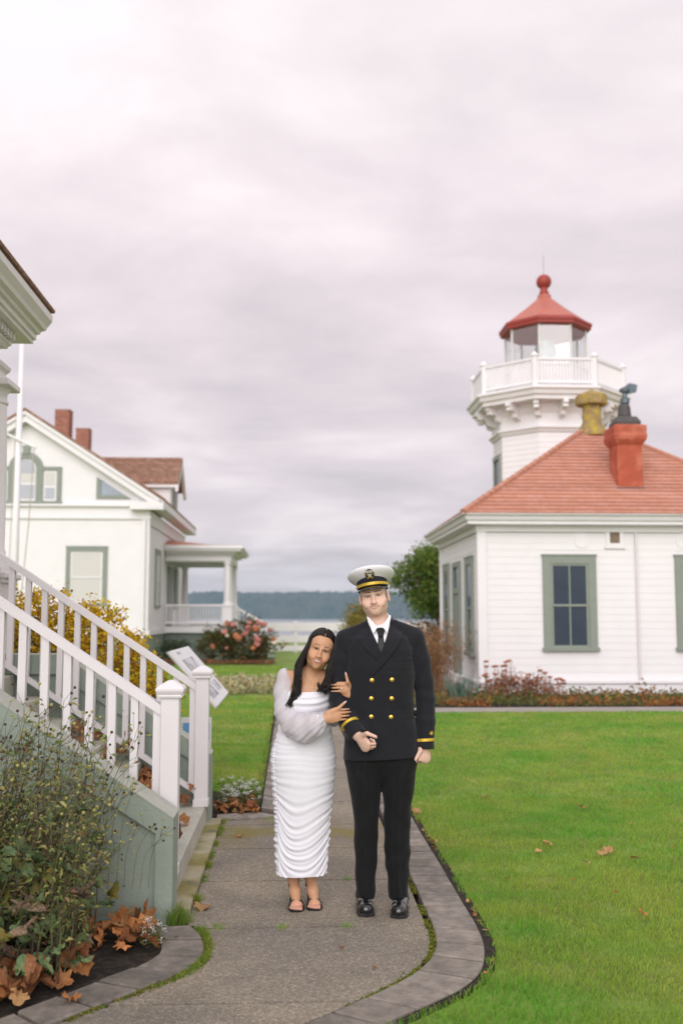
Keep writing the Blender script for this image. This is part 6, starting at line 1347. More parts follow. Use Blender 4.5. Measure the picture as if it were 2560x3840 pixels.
        g = Geo().tube([(heel[0], heel[1] - .004, .082), (heel[0], heel[1] + .006, .05), (heel[0], heel[1] + .010, .0)], [.022, .012, .010], 10); obj('heel', np.array(g.V) - off, g.F, SUEDE, sd, True)
        def strap(name, c, rx, rz, z0, hw, a0, a1, tilt=0, up=True):
            V3 = []; n_ = 30
            for k in range(n_ + 1):
                a_ = a0 + (a1 - a0) * k / n_
                for o, e in ((-hw, 0), (-hw, .0025), (hw, .0025), (hw, 0)):
                    if up: V3.append(v3(c[0] + (rx + e) * math.cos(a_), c[1] + o + tilt * math.sin(a_), z0 + (rz + e) * math.sin(a_)) - off)
                    else: V3.append(v3(c[0] + (rx + e) * math.cos(a_), c[1] + (rz + e) * math.sin(a_), z0 + o) - off)
            obj(name, V3, [(k * 4 + j, k * 4 + (j + 1) % 4, (k + 1) * 4 + (j + 1) % 4, (k + 1) * 4 + j) for k in range(n_) for j in range(4)], SUEDE, sd)
        strap('toe_strap', (bx - .002, by - .006), 0.0435, .050, .006, .0125, 0, PI, .010); strap('ankle_strap', (ax, ay + .004), .0320, .034, .152, .0065, 0, 2 * PI, 0, False)
        g = Geo(); V4 = []
        for k in range(13):
            a_ = R(10) + R(160) * k / 12
            for z in (.085, .150): rr2 = .031 if z < .1 else .0345; V4.append(v3(ax + rr2 * math.cos(a_), ay + .010 + (rr2 + .012) * math.sin(a_), z) - off)
        obj('heel_counter', V4, [(2 * k, 2 * k + 2, 2 * k + 3, 2 * k + 1) for k in range(12)], SUEDE, sd, True)
build_woman()
# ================================================================== planting
def tint_mat(name, rough=.6, transl=.35, spec=.3):
    m = bpy.data.materials.new(name); m.use_nodes = True; nt = m.node_tree; N = nt.nodes.new; Lk = nt.links.new; b = nt.nodes['Principled BSDF']; out = nt.nodes['Material Output']
    a = N('ShaderNodeAttribute'); a.attribute_name = 'tint'; Lk(a.outputs['Color'], b.inputs['Base Color']); b.inputs['Roughness'].default_value = rough; b.inputs['Specular IOR Level'].default_value = spec
    if transl: t = N('ShaderNodeBsdfTranslucent'); Lk(a.outputs['Color'], t.inputs[0]); mx = N('ShaderNodeMixShader'); mx.inputs[0].default_value = transl; Lk(b.outputs[0], mx.inputs[1]); Lk(t.outputs[0], mx.inputs[2]); Lk(mx.outputs[0], out.inputs[0])
    return m
LEAF_T = tint_mat('leaf_tints'); GRASS_T = tint_mat('grass_tints', .55, .5); BARK = mat('bark', (.14, .095, .065), .9, .25, 12, bump=.01, bscale=30); TWIG = mat('twig', (.075, .05, .03), .85, .25, 20)
def pick(rg, n, cols, w=None, jit=.18):
    cols = np.array(cols); i = rg.choice(len(cols), n, p=w); c = cols[i] * rg.uniform(1 - jit, 1 + jit, (n, 1)); return c * (1 + rg.normal(0, jit * .25, (n, 3))).clip(.6, 1.4)
def leaves(rg, P, size, aspect=.5, up=.4, cols=None, droop=.2):
    """n folded leaf blades (4 triangles' worth of quad pairs) at the points P; returns V, F, C"""
    n = len(P); d = rg.normal(0, 1, (n, 3)); d[:, 2] = d[:, 2] * .6 + up * .3; d /= np.linalg.norm(d, axis=1)[:, None]; r = rg.normal(0, 1, (n, 3)); s = np.cross(d, r); s /= np.linalg.norm(s, axis=1)[:, None] + 1e-9; nn = np.cross(s, d)
    L = size * rg.uniform(.6, 1.35, (n, 1)); w = L * aspect * rg.uniform(.7, 1.2, (n, 1))
    a = P - d * L * .5; m = P + nn * L * .08; b = P + d * L * .5 - np.array([0, 0, 1]) * L * droop
    V = np.stack([a, m + s * w * .5 + nn * L * .10, b, m - s * w * .5 + nn * L * .10], 1).reshape(-1, 3); k = np.arange(n)[:, None] * 4
    F = np.vstack([k + np.array([0, 1, 2]), k + np.array([0, 2, 3])]); C = np.repeat(cols, 4, 0); return V, F, C
def foliage(T, name, parts, m=None, parent=None, kind='stuff'):
    V = []; F = []; C = []; n = 0
    for v, f, c in parts: V.append(v); F.append(np.asarray(f) + n); C.append(c); n += len(v)
    V = np.vstack(V) - np.array(T.o); o = obj(name, V, np.vstack(F), m or LEAF_T, parent or T.e, False, colors=np.vstack(C))
    if kind: o['kind'] = kind
    return o
def clumps(rg, n, c, r, k, spread, shell=.55):
    d = rg.normal(0, 1, (n, 3)); d /= np.linalg.norm(d, axis=1)[:, None]; R_ = rg.uniform(shell, 1.0, (n, 1)) ** .7; ctr = np.array(c) + d * R_ * np.array(r); return np.repeat(ctr, k, 0) + rg.normal(0, 1, (n * k, 3)) * np.array(spread), ctr
def twigs(rg, base, tips, r0=.012, bend=.15, n=6):
    g = Geo()
    for t in tips:
        b = np.array(base[rg.integers(len(base))] if isinstance(base, list) else base, float); t = np.array(t); m = (b + t) / 2 + rg.normal(0, bend, 3) * np.linalg.norm(t - b) * .5; g.tube([tuple(q) for q in (b, b * .55 + m * .45, m, m * .4 + t * .6, t)], [r0, r0 * .8, r0 * .6, r0 * .4, r0 * .15], 5, False)
    return g
# ---------------------------------------------------------------- lawns
def grass_colors(P, rg):
    n1 = np.array([mnoise.noise((x * .9, y * .9, 1.0)) for x, y in P[:, :2]]); n2 = np.array([mnoise.noise((x * 3.1, y * 3.1, 5.0)) for x, y in P[:, :2]])
    t = np.clip(.42 + .55 * n1 + .45 * n2 + rg.normal(0, .13, len(P)), 0, 1)[:, None]
    c = np.array([.160, .400, .045]) * (1 - t) + np.array([.430, .480, .090]) * t; dry = rg.random(len(P)) < .05; c[dry] = (.32, .26, .10); return c * rg.uniform(.75, 1.25, (len(P), 1))
def blades(rg, U, Vv, h, w, z0=-.008):
    n = len(U); P = np.array([S(u, v, z0) for u, v in zip(U, Vv)]); a = rg.uniform(0, 2 * PI, n); lean = rg.uniform(.15, .8, n); H = h * rg.uniform(.55, 1.25, n) * (1 + .55 * np.array([mnoise.noise((x * 4.5, y * 4.5, 2.0)) + .6 * mnoise.noise((x * 13, y * 13, 6.0)) for x, y in P[:, :2]])); d = np.c_[np.cos(a), np.sin(a), np.zeros(n)]; s = np.c_[-np.sin(a + 1.2), np.cos(a + 1.2), np.zeros(n)] * (w * rg.uniform(.7, 1.3, n))[:, None]
    m = P + d * (H * lean * .35)[:, None] + np.c_[np.zeros(n), np.zeros(n), H * .62]; t = P + d * (H * lean)[:, None] + np.c_[np.zeros(n), np.zeros(n), H * (1.05 - lean * .35)]
    V = np.stack([P - s, P + s, m + s * .75, m - s * .75, t], 1).reshape(-1, 3); k = np.arange(n)[:, None] * 5; F = [(*q,) for q in np.hstack([k, k + 1, k + 2, k + 3]).tolist()] + [(*q,) for q in np.hstack([k + 3, k + 2, k + 4]).tolist()]
    return V, F, np.repeat(grass_colors(P, rg), 5, 0)
def lawn_grass(name, label, zones, seed):
    rg = np.random.default_rng(seed); V = []; F = []; C = []; n = 0
    for u0, u1, v0, v1, dens, h, w, test in zones:
        N_ = int((u1 - u0) * (v1 - v0) * dens); U = rg.uniform(u0, u1, N_); W = rg.uniform(v0, v1, N_); k = test(U, W); U, W = U[k], W[k]
        v, f, c = blades(rg, U, W, h, w); V.append(v); F += [tuple(i + n for i in q) for q in f]; C.append(c); n += len(v)
    o = obj(name, np.vstack(V), F, GRASS_T, None, False, colors=np.vstack(C)); tag(o, label, 'grass', kind='stuff'); return o
_re = np.array(sorted(ROUT, key=lambda p: p[1])); redge = lambda W: np.interp(W, _re[:, 1], _re[:, 0])
right_ok = lambda U, W: (U > redge(W) + .032 + .012 * np.sin(W * 9) * (W < 9) + .008 * np.sin(W * 31)) & (U < (.40 * W + .35))
def near_ok(U, W): return right_ok(U, W)
lawn_grass('grass', 'short bright green grass of the lawn beside the path', [(.35, 3.2, 3.95, 6.4, 9000, .034, .0019, near_ok), (.95, 3.6, 6.4, 9.0, 5200, .034, .0024, near_ok), (.95, 5.0, 9.0, 12.5, 2300, .034, .0036, near_ok), (.95, 6.6, 12.5, 17.05, 1100, .034, .006, near_ok)], 21)
left_ok = lambda U, W: (U < -.262) & ~((U > -2.5) & (U < -.3) & (W > 20.4) & (W < 25)) & (W > np.where(U > -1.05, 9.15 + (-.3 - U) * .6, 9.7 + (-1.05 - U) * .25)) & ~((W > 21.95) & (W < 22.55))
lawn_grass('grass', 'green grass of the lawn beyond the steps and the tilted panel', [(-1.9, -.26, 9.1, 13, 3200, .034, .0030, left_ok), (-4.0, -.28, 13, 20, 900, .034, .0065, left_ok), (-5.0, -.28, 20, 33, 320, .045, .012, left_ok)], 22)
# turf edge and moss in the joints
def tufts(name, label, pts, h, w, n, seed, colmul=(1, 1, 1), spread=.012):
    rg = np.random.default_rng(seed); U = np.concatenate([rg.normal(p[0], spread, n) for p in pts]); W = np.concatenate([rg.normal(p[1], spread * 1.6, n) for p in pts]); v, f, c = blades(rg, U, W, h, w, -.012); o = obj(name, v, f, GRASS_T, None, False, colors=c * np.array(colmul)); tag(o, label, 'grass', kind='stuff')
rg = np.random.default_rng(5)
tufts('grass', 'tufts of grass in the joint beside the mossy kerb', [(-.528, v) for v in rg.uniform(5.75, 8.05, 26)], .045, .0017, 42, 31, (.75, .72, .7))
lo = smooth_pl(LOUT); tufts('grass', 'grass tufts round the curved paver edging of the planting bed', [(p[0] + .022, p[1] + .004) for p in lo[4:26]], .042, .0018, 55, 32, (.85, .78, .75), .011)
tufts('grass', 'grass tuft at the foot of the green side wall', [(-.625 + .02 * i, 5.455 + .006 * i) for i in range(5)], .10, .0018, 40, 33, (.7, .7, .7), .016)
tufts('grass', 'wisps of grass in the path joints', [(-.05, 5.372), (-.03, 5.374), (-.38, 5.40), (-.36, 5.375), (.30, 5.37), (.35, 6.3), (-.5, 8.13), (-.13, 8.2), (-.1, 8.22), (-.2, 8.18)], .035, .0016, 40, 34, (1.1, 1.1, 1), .018)
ri = smooth_pl(RIN[1:9]); mo = resample(ri, step=.014); mo = mo[(mo[:, 1] < 6.35)]
def moss(name, label, pts, seed, r=.008):
    rg = np.random.default_rng(seed); P = np.array([S(a - .012 + rg.normal(0, r * 1.5), b + rg.normal(0, r), -.006 + abs(rg.normal(0, .006))) for a, b in pts for _ in range(26) if mnoise.noise((a * 7, b * 7, 3)) > -.16]); v, f, c = leaves(rg, P, .016, .8, 1.2, pick(rg, len(P), [(.20, .22, .025), (.11, .16, .02), (.30, .27, .05), (.10, .08, .04)], [.4, .3, .2, .1])); o = obj(name, v, f, LEAF_T, None, False, colors=c); tag(o, label, 'moss', kind='stuff')
moss('moss', 'yellow green moss in the joint along the paver edging of the lawn', mo, 8); moss('moss', 'moss in the joint of the curved bed edging', resample([(p[0] + .03, p[1]) for p in lo], step=.02), 9)
# earth gap with crumbs at the lawn edge
EDGE = [(a + .028, b) for a, b in resample(smooth_pl(ROUT[:9]), step=.1) if b < 12]
V = [];
for a, b in EDGE: V += [S(a - .03, b, .0), S(a + .028, b, .002)]
o = obj('soil_edge', V, [(2 * i, 2 * i + 1, 2 * i + 3, 2 * i + 2) for i in range(len(EDGE) - 1)], SOIL); o['kind'] = 'structure'; o['label'] = 'strip of bare earth along the lawn edge'

# ---------------------------------------------------------------- fallen leaves, each its own thing
LEAFM = [mat('fallen_leaf_orange', (.50, .215, .072), .7, .3, 14, col2=(.38, .14, .05), c2scale=7, rand=.30, transl=.15, c3=(.50, .26, .09), c3lo=.55, c3hi=.7, c3scale=10), mat('fallen_leaf_brown', (.30, .12, .05), .75, .3, 14, col2=(.34, .15, .065), c2scale=7, rand=.35, transl=.1), mat('fallen_leaf_tan', (.52, .30, .13), .7, .25, 14, rand=.2, transl=.2)]
def maple(seed, curl):
    rg = np.random.default_rng(seed); prof = [(-90, .36), (-62, .62), (-45, .52), (-28, .80), (-12, .76), (4, .95), (20, .66), (34, .78), (48, .95), (58, .98), (70, .74), (80, .92), (90, 1.05), (100, .92), (110, .74), (122, .98), (132, .95), (146, .78), (160, .66), (176, .95), (192, .76), (208, .80), (225, .52), (242, .62)]
    V = [(0, 0, 0)]; n = len(prof)
    for q in (.5, 1.0):
        for a, r in prof:
            r_ = r * q * (.5 if q == 1.0 else .42) * rg.uniform(.92, 1.08); x, y = r_ * math.cos(R(a)), r_ * math.sin(R(a)) ; z = curl * (x * x * 1.8 + .9 * y * abs(y)) + .13 * curl * math.sin(3 * R(a) + seed) * q + .06 * math.sin(7 * R(a) + seed * 2) * q + rg.normal(0, .035) * q; V.append((x, y, z))
    F = [(0, 1 + i, 1 + (i + 1) % n) for i in range(n)] + [(1 + i, 1 + n + i, 1 + n + (i + 1) % n, 1 + (i + 1) % n) for i in range(n)]
    me = bpy.data.meshes.new('fallen_leaf'); zmin = min(v[2] for v in V); me.from_pydata([(x, y, z - zmin) for x, y, z in V], [], F); me.polygons.foreach_set('use_smooth', [True] * len(me.polygons)); return me
MAPLE = [(maple(i, c), mi) for i, (c, mi) in enumerate(((.5, 0), (-.6, 0), (.9, 1), (1.3, 1), (-.9, 1), (.35, 2), (1.0, 0), (-1.4, 1)))]
for me, mi in MAPLE: me.materials.append(LEAFM[mi])
def drop(u, v, z, size, label, group, rg, which=None, tilt=.35):
    me, mi = MAPLE[which if which is not None else rg.integers(len(MAPLE))]; o = bpy.data.objects.new('fallen_leaf', me); COL.objects.link(o); o.location = S(u, v, z); s = size * rg.uniform(.75, 1.2); o.scale = (s, s, s); o.rotation_euler = (rg.normal(0, tilt), rg.normal(0, tilt), rg.uniform(0, 2 * PI)); tag(o, label, 'leaf', group)
rg = np.random.default_rng(77)
def in_bed(u, v):
    l = np.interp(v, [p[1] for p in LIN[::-1]], [p[0] for p in LIN[::-1]]); return u < l - .05
k = 0
while k < 74:
    u, v = rg.uniform(-1.5, -.66), rg.uniform(4.15, 5.42)
    if not in_bed(u, v): continue
    if u > -.86 and v < 4.98 and rg.random() < .9: continue
    drop(u, v, .004 + rg.random() * .05, .13, 'dry orange brown maple leaf lying in the planting bed by the green wall', 'fallen maple leaves in the planting bed', rg); k += 1
for u, v, z, s, w in ((-.76, 5.35, .05, .18, 0), (-.84, 5.25, .06, .20, 5), (-.74, 5.22, .04, .16, 6), (-.90, 5.10, .03, .17, 0), (-.80, 5.06, .02, .15, 2)): drop(u, v, z, s, 'large curled orange maple leaf heaped against the green wall', 'large maple leaves against the green wall', rg, w, .6)
for i in range(46):
    st = rg.choice([0, 0, 0, 1, 1, 2, 3]); u = -.715 - .25 * st - rg.beta(1.6, 1.0) * .18; v = rg.choice([rg.uniform(5.80, 6.15), rg.uniform(7.45, 7.93), rg.uniform(6.1, 7.5)], p=[.45, .40, .15]); drop(u, v, .165 * (st + 1) + .01 + rg.random() * .10 * (v < 6.1 or v > 7.5), .13, 'crumpled brown leaf blown onto the green steps', 'brown leaves blown onto the steps', rg, rg.choice([2, 3, 4, 7, 1]), .7)
for i in range(44): u = rg.uniform(-.60, -.28); v = 8.36 + abs(rg.normal(0, .16)) + max(0, -.42 - u) * .1; drop(u, v, .01 + rg.random() * .05, .085, 'small brown leaf in the flower bed corner by the path', 'small brown leaves in the flower bed corner', rg, rg.choice([1, 2, 3, 5, 7]), .6)
for u, v, s in ((2.43, 8.42, .14), (1.80, 7.09, .10), (2.12, 6.81, .16), (1.91, 6.58, .09), (1.67, 6.88, .08), (1.0, 7.21, .12), (1.02, 8.3, .12), (1.88, 5.44, .07), (1.7, 8.91, .10), (2.62, 7.73, .09), (1.72, 6.16, .06), (1.32, 6.2, .06), (2.27, 6.67, .07), (2.65, 6.97, .07), (1.88, 5.87, .07)): drop(u, v, .018, s * .78, 'broad pale tan leaf lying on the lawn grass' if s >= .1 else 'little tan leaf caught in the lawn grass', 'broad leaves scattered on the lawn' if s >= .1 else 'little leaves scattered on the lawn', rg, 5 if s > .07 else 0, .3)
for i in range(40): v = rg.uniform(4.6, 11); drop(redge(np.array([v]))[0] + .035 + rg.normal(0, .008), v, .006, .032, 'tiny orange leaf scrap in the earth strip beside the pavers', 'leaf scraps along the lawn edge', rg, rg.choice([0, 1, 5]), .5)
for u, v, s, w, lb in ((-.48, 5.73, .11, 5, 'flat pale leaf on the concrete near the mossy kerb'), (-.37, 7.53, .055, 0, 'small orange leaf on the path beyond the couple'), (-.90, 4.36, .11, 0, 'curled orange leaf on the curved paver edging'), (.25, 5.01, .03, 2, 'dark leaf crumb on the concrete'), (.39, 4.73, .035, 2, 'brown leaf crumb near the paver curve')): drop(u, v, .004 if v != 4.36 else .02, s, lb, None, rg, w, .12)

# ---------------------------------------------------------------- foreground plant with seedheads
def seedhead_plant():
    T = Thing('garden_plant', 'tall straggly plant with round seedheads and withering lobed leaves by the green wall', 'plant', -1.25, 4.95); rg = np.random.default_rng(12)
    def lobed(seed, curl):
        r2 = np.random.default_rng(seed); prof = [(-90, .12), (-60, .62), (-40, .66), (-22, .52), (0, .82), (18, .78), (34, .58), (52, .86), (72, .98), (90, 1.1), (108, .98), (128, .86), (146, .58), (162, .78), (180, .82), (202, .52), (220, .66), (240, .62)]; n = len(prof); V = [(0, -.05, 0)]
        for q in (.5, 1.0):
            for a, r in prof: r_ = r * q * .5 * r2.uniform(.88, 1.1); x, y = r_ * math.cos(R(a)), r_ * math.sin(R(a)) + .3; V.append((x, y, curl * (x * x * 2.0) - curl * .5 * y * y + r2.normal(0, .03) * q))
        me = bpy.data.meshes.new('leaf'); me.from_pydata(V, [], [(0, 1 + i, 1 + (i + 1) % n) for i in range(n)] + [(1 + i, 1 + n + i, 1 + n + (i + 1) % n, 1 + (i + 1) % n) for i in range(n)]); me.polygons.foreach_set('use_smooth', [True] * len(me.polygons)); return me
    G1 = mat('plant_leaf_green', (.125, .215, .105), .55, .3, 10, rand=.35, transl=.2, col2=(.24, .30, .11), c2scale=6, c3=(.30, .16, .05), c3lo=.64, c3hi=.72, c3scale=7); G2 = mat('plant_leaf_turning', (.20, .22, .045), .6, .3, 9, rand=.25, transl=.2, col2=(.35, .10, .035), c2lo=.52, c2hi=.64, c2scale=9); G3 = mat('plant_leaf_dry', (.22, .15, .10), .85, .3, 12, rand=.35, col2=(.11, .075, .05), c2scale=9)
    ms = [lobed(i, c) for i, c in enumerate((.5, -.7, 1.2, -1.3, .8, 2.2))]
    for i, m in enumerate(ms): m.materials.append((G1, G1, G1, G2, G1, G3)[i])
    stems = Geo(); heads = []; tips_ = []; k = 0
    for i in range(112):
        b = v3(rg.uniform(-1.62, -.98), rg.uniform(4.45, 5.32), 0); H = rg.uniform(.55, 1.15) * (1 - .25 * max(0, (b[0] + 1.25) / .25)); lean = v3(rg.normal(.10, .10), rg.normal(.0, .07), 0); t = b + lean * H * 1.3 + v3(0, 0, H)
        m = (b + t) / 2 - lean * .12 + rg.normal(0, .02, 3); C = catmull([b, m, t], 9); stems.tube([tuple(q) for q in C], list(np.linspace(.0042, .0016, 9)), 5, False); tips_.append(C)
        for j in range(rg.integers(3, 6)):
            s0 = C[rg.integers(5, 9)]; e = s0 + v3(rg.normal(.03, .07), rg.normal(0, .06), rg.uniform(.06, .22)); mid = (s0 + e) / 2 + v3(rg.normal(0, .015), rg.normal(0, .015), -.015); stems.tube([tuple(q) for q in (s0, mid, e)], [.0016, .0013, .0009], 4, False); heads.append(e)
    for i in range(7):  # thin flowering stalks reaching over the wall
        b = v3(-.95 + .04 * i, 5.20, .25); e = v3(-.86 + .045 * i + rg.normal(0, .02), 5.30 + rg.normal(0, .03), .62 + rg.uniform(0, .32) - .04 * i); C = catmull([b, (b + e) / 2 + v3(-.03, 0, .04), e], 8); stems.tube([tuple(q) for q in C], list(np.linspace(.002, .001, 8)), 4, False)
        for j in range(4): f = C[5] + v3(rg.normal(.02, .04), rg.normal(0, .03), rg.uniform(.03, .10)); stems.tube([tuple(C[5]), tuple(f)], [.001, .0008], 4, False); heads.append(f)
    st = T.part('stems', stems, mat('plant_stem', (.13, .125, .06), .7, .3, 15, col2=(.07, .045, .035), c2scale=5)); st['kind'] = 'stuff'
    hg = Geo(); hd = Geo()
    for i, e in enumerate(heads):
        r = rg.uniform(.0055, .0085); g = hg if rg.random() < .55 else hd; g.lathe([(r * math.sin(q) + .0003, -r * math.cos(q)) for q in np.linspace(.1, 3.0, 5)], tuple(e), 7)
    for g, m in ((hg, mat('seedhead_green', (.36, .33, .11), .7, .2, 30)), (hd, mat('seedhead_dark', (.075, .05, .035), .8, .2, 30))): o = T.part('seedheads', g, m, smooth=True); o['kind'] = 'stuff'
    # small wisps of foliage among the stalks
    P = np.vstack([C[rg.integers(3, 9)] + rg.normal(0, .05, 3) for C in tips_ for _ in range(40)]); v, f, c = leaves(rg, P, .034, .34, .8, pick(rg, len(P), [(.34, .35, .11), (.19, .25, .075), (.42, .36, .15), (.12, .17, .06), (.32, .19, .10)], [.32, .25, .22, .12, .09])); foliage(T, 'small_leaves', [(v, f, c)])
    n = 0
    while n < 280:      # the large leaves, each its own part
        u = rg.uniform(-1.62, -.88); vv = 4.28 + 1.1 * rg.beta(1.2, 1.7); z = rg.beta(1.3, 2.0) * .72 + .04
        if not in_bed(u + .03, vv) or (u > -1.02 and z > .55) or (z > .35 and u > -.93): continue
        w = rg.choice(6, p=[.27, .22, .19, .10, .10, .12]) if z > .12 else rg.choice([0, 1, 2, 5]); o = bpy.data.objects.new('leaf', ms[w]); link(o, T.e); o.location = (u - T.o[0], vv - T.o[1], z); s = rg.uniform(.07, .125); o.scale = (s, s, s); o.rotation_euler = (rg.normal(.5, .5), rg.normal(0, .5), rg.uniform(0, 2 * PI)); n += 1
    return T
seedhead_plant()

# ---------------------------------------------------------------- shrubs, beds and trees further off
def shrub(name, label, u, v, c, r, n, k, size, cols, w, seed, spread=None, asp=.5, base_r=.15, cat='shrub', twig_n=24, shell=.5, group=None, up=.4, m=TWIG, r0=.012):
    T = Thing(name, label, cat, u, v, 0, group); rg = np.random.default_rng(seed); P, ctr = clumps(rg, n, c, r, k, spread or (size * 1.6,) * 3, shell); ok = P[:, 2] > .02; P = P[ok]
    vv, f, cc = leaves(rg, P, size, asp, up, pick(rg, len(P), cols, w)); foliage(T, 'foliage', [(vv, f, cc)])
    b = [(u + rg.normal(0, base_r), v + rg.normal(0, base_r), 0) for _ in range(5)]; T.part('stems', twigs(rg, b, ctr[:twig_n], r0), m); return T, ctr, rg
# yellow autumn shrub behind the steps: several mounds with a falling outline
T = Thing('autumn_shrub', 'golden yellow autumn shrub growing behind the white stair railing', 'shrub', -2.0, 9.2); rg = np.random.default_rng(41); PP = []; CC = []
for cu, top, rad in ((-2.62, 2.02, .26), (-2.40, 1.86, .28), (-2.14, 1.82, .28), (-1.88, 1.82, .28), (-1.66, 1.66, .26), (-1.46, 1.46, .24), (-1.28, 1.20, .22)):
    P, ctr = clumps(rg, 34, (cu, 9.15 + rg.normal(0, .15), top - .42), (rad, .38, .46), 64, (.05, .05, .05), .35); PP.append(P); CC.append(ctr)
P = np.vstack(PP); v, f, c = leaves(rg, P, .046, .6, .5, pick(rg, len(P), [(.85, .62, .03), (.75, .48, .025), (.48, .26, .04), (.42, .38, .07), (.22, .15, .06)], [.45, .25, .11, .11, .08])); foliage(T, 'foliage', [(v, f, c)])
ct = np.vstack(CC); T.part('stems', twigs(rg, [(-2.5, 9.2, 0), (-2.2, 9.2, 0), (-1.9, 9.2, 0), (-1.6, 9.2, 0), (-1.4, 9.2, 0)], ct[rg.choice(len(ct), 130)], .007, .2), TWIG)
# alyssum at the corner of the far bed
T = Thing('alyssum_clump', 'white flowering alyssum spilling over dry leaves beside the path corner', 'flowers', -.45, 8.75); rg = np.random.default_rng(42); P = np.c_[rg.uniform(-.62, -.27, 1500), rg.uniform(8.45, 9.15, 1500), np.abs(rg.normal(0, .07, 1500)) + .01]
v, f, c = leaves(rg, P, .035, .22, 1.6, pick(rg, len(P), [(.13, .17, .05), (.20, .20, .08), (.08, .12, .04)])); foliage(T, 'foliage', [(v, f, c)])
fl = [];
for i in range(64):
    ctr = v3(rg.uniform(-.62, -.26), rg.uniform(8.42, 9.2), rg.uniform(.05, .20)); fl.append(ctr + rg.normal(0, .010, (22, 3)) * v3(1, 1, .6))
P = np.vstack(fl); v, f, c = leaves(rg, P, .010, .9, 1.5, pick(rg, len(P), [(.80, .80, .76)], None, .05)); foliage(T, 'flowers', [(v, f, c)])
T = Thing('alyssum_clump', 'small alyssum plant with white flowers at the edge of the curved bed pavers', 'flowers', -.68, 5.15); P = np.c_[rg.normal(-.68, .03, 160), rg.normal(5.12, .06, 160), np.abs(rg.normal(0, .05, 160)) + .01]; v, f, c = leaves(rg, P, .03, .25, 1.5, pick(rg, len(P), [(.13, .17, .05), (.20, .20, .08)])); foliage(T, 'foliage', [(v, f, c)])
P = np.vstack([v3(rg.normal(-.665, .025), rg.normal(5.12, .06), rg.uniform(.04, .13)) + rg.normal(0, .008, (16, 3)) for _ in range(13)]); v, f, c = leaves(rg, P, .009, .9, 1.5, pick(rg, len(P), [(.80, .80, .78)], None, .05)); foliage(T, 'flowers', [(v, f, c)])
# hydrangea before the far porch
T, ctr, rg = shrub('hydrangea', 'rounded hydrangea with pink and russet flower heads before the porch', -1.7, 36.2, (-1.7, 36.2, .72), (1.18, .8, .80), 70, 46, .13, [(.055, .10, .03), (.10, .115, .025), (.16, .085, .025), (.03, .055, .02), (.24, .10, .03)], [.32, .22, .18, .16, .12], 51, (.16, .16, .14), .6)
fm = []
for nm, c in (('hydrangea_pink', (.52, .20, .17)), ('hydrangea_rust', (.42, .15, .07)), ('hydrangea_cream', (.72, .62, .50))):
    bm = bmesh.new(); bmesh.ops.create_icosphere(bm, subdivisions=2, radius=.13); r2 = np.random.default_rng(len(nm))
    for vtx in bm.verts: vtx.co *= r2.uniform(.82, 1.12); vtx.co.z *= .85
    me = bpy.data.meshes.new('flower_head'); bm.to_mesh(me); bm.free(); me.materials.append(mat(nm, c, .8, .35, 18, rand=.25)); fm.append(me)
for i in range(27):
    a, b = rg.uniform(-PI * .95, -.05 * PI), rg.uniform(-.3, 1.2); p = v3(1.16 * math.cos(a) * math.cos(b), .78 * math.sin(a) * math.cos(b), .74 + .78 * math.sin(b)); o = bpy.data.objects.new('flower_head', fm[rg.choice(3, p=[.55, .35, .10])]); link(o, T.e); o.location = (p[0], p[1], max(.2, p[2])); s = rg.uniform(.55, 1.05); o.scale = (s, s, s); o.rotation_euler = (rg.random(), rg.random(), rg.random() * 6)
shrub('low_shrub', 'olive green shrub between the porch lattice and the hydrangea', -3.0, 36.6, (-3.0, 36.6, .55), (.42, .4, .58), 26, 40, .11, [(.13, .14, .035), (.20, .16, .04), (.08, .09, .03)], None, 52, (.10, .10, .13), .3)
shrub('low_shrub', 'dark green low shrub at the house foundation by the lattice', -4.3, 36.6, (-4.3, 36.6, .35), (.75, .4, .42), 26, 36, .10, [(.05, .085, .03), (.09, .12, .035), (.03, .05, .02)], None, 53, (.12, .12, .10), .4)
shrub('low_shrub', 'low shrub at the corner of the house with a few orange flowers', -5.6, 33.0, (-5.6, 33.0, .25), (.8, .4, .30), 26, 30, .09, [(.05, .085, .03), (.09, .12, .035), (.45, .22, .02)], [.5, .38, .12], 54, (.12, .12, .08), .4)
T = Thing('leaf_litter', 'russet ground cover in front of the porch lattice', 'ground cover', -2.4, 35.2); rg = np.random.default_rng(55); P = np.c_[rg.uniform(-5.4, -.6, 1400), rg.uniform(34.9, 36.0, 1400), np.abs(rg.normal(0, .05, 1400)) + .01]; v, f, c = leaves(rg, P, .10, .6, .6, pick(rg, len(P), [(.32, .12, .05), (.24, .10, .11), (.13, .11, .04), (.40, .20, .09)])); T.e['kind'] = 'stuff'; foliage(T, 'foliage', [(v, f, c)])
# cream flower island in the left lawn
T = Thing('flower_island', 'low island of cream and white flowers in the left lawn', 'flowers', -1.35, 22.9); rg = np.random.default_rng(56); N_ = 5200; P = np.c_[rg.uniform(-2.45, -.34, N_), rg.uniform(20.9, 24.8, N_), np.zeros(N_)]; q_ = ((P[:, 0] + 1.3) / 1.25) ** 2 + ((P[:, 1] - 22.9) / 2.1) ** 2 < 1 + .25 * np.sin(P[:, 0] * 9); P = P[q_]; P[:, 2] = np.abs(rg.normal(.09, .06, len(P))) + .02; v, f, c = leaves(rg, P, .085, .6, 1.0, pick(rg, len(P), [(.56, .52, .30), (.45, .43, .20), (.20, .22, .07), (.64, .60, .48), (.33, .17, .07)], [.36, .24, .2, .12, .08])); foliage(T, 'foliage', [(v, f, c)])
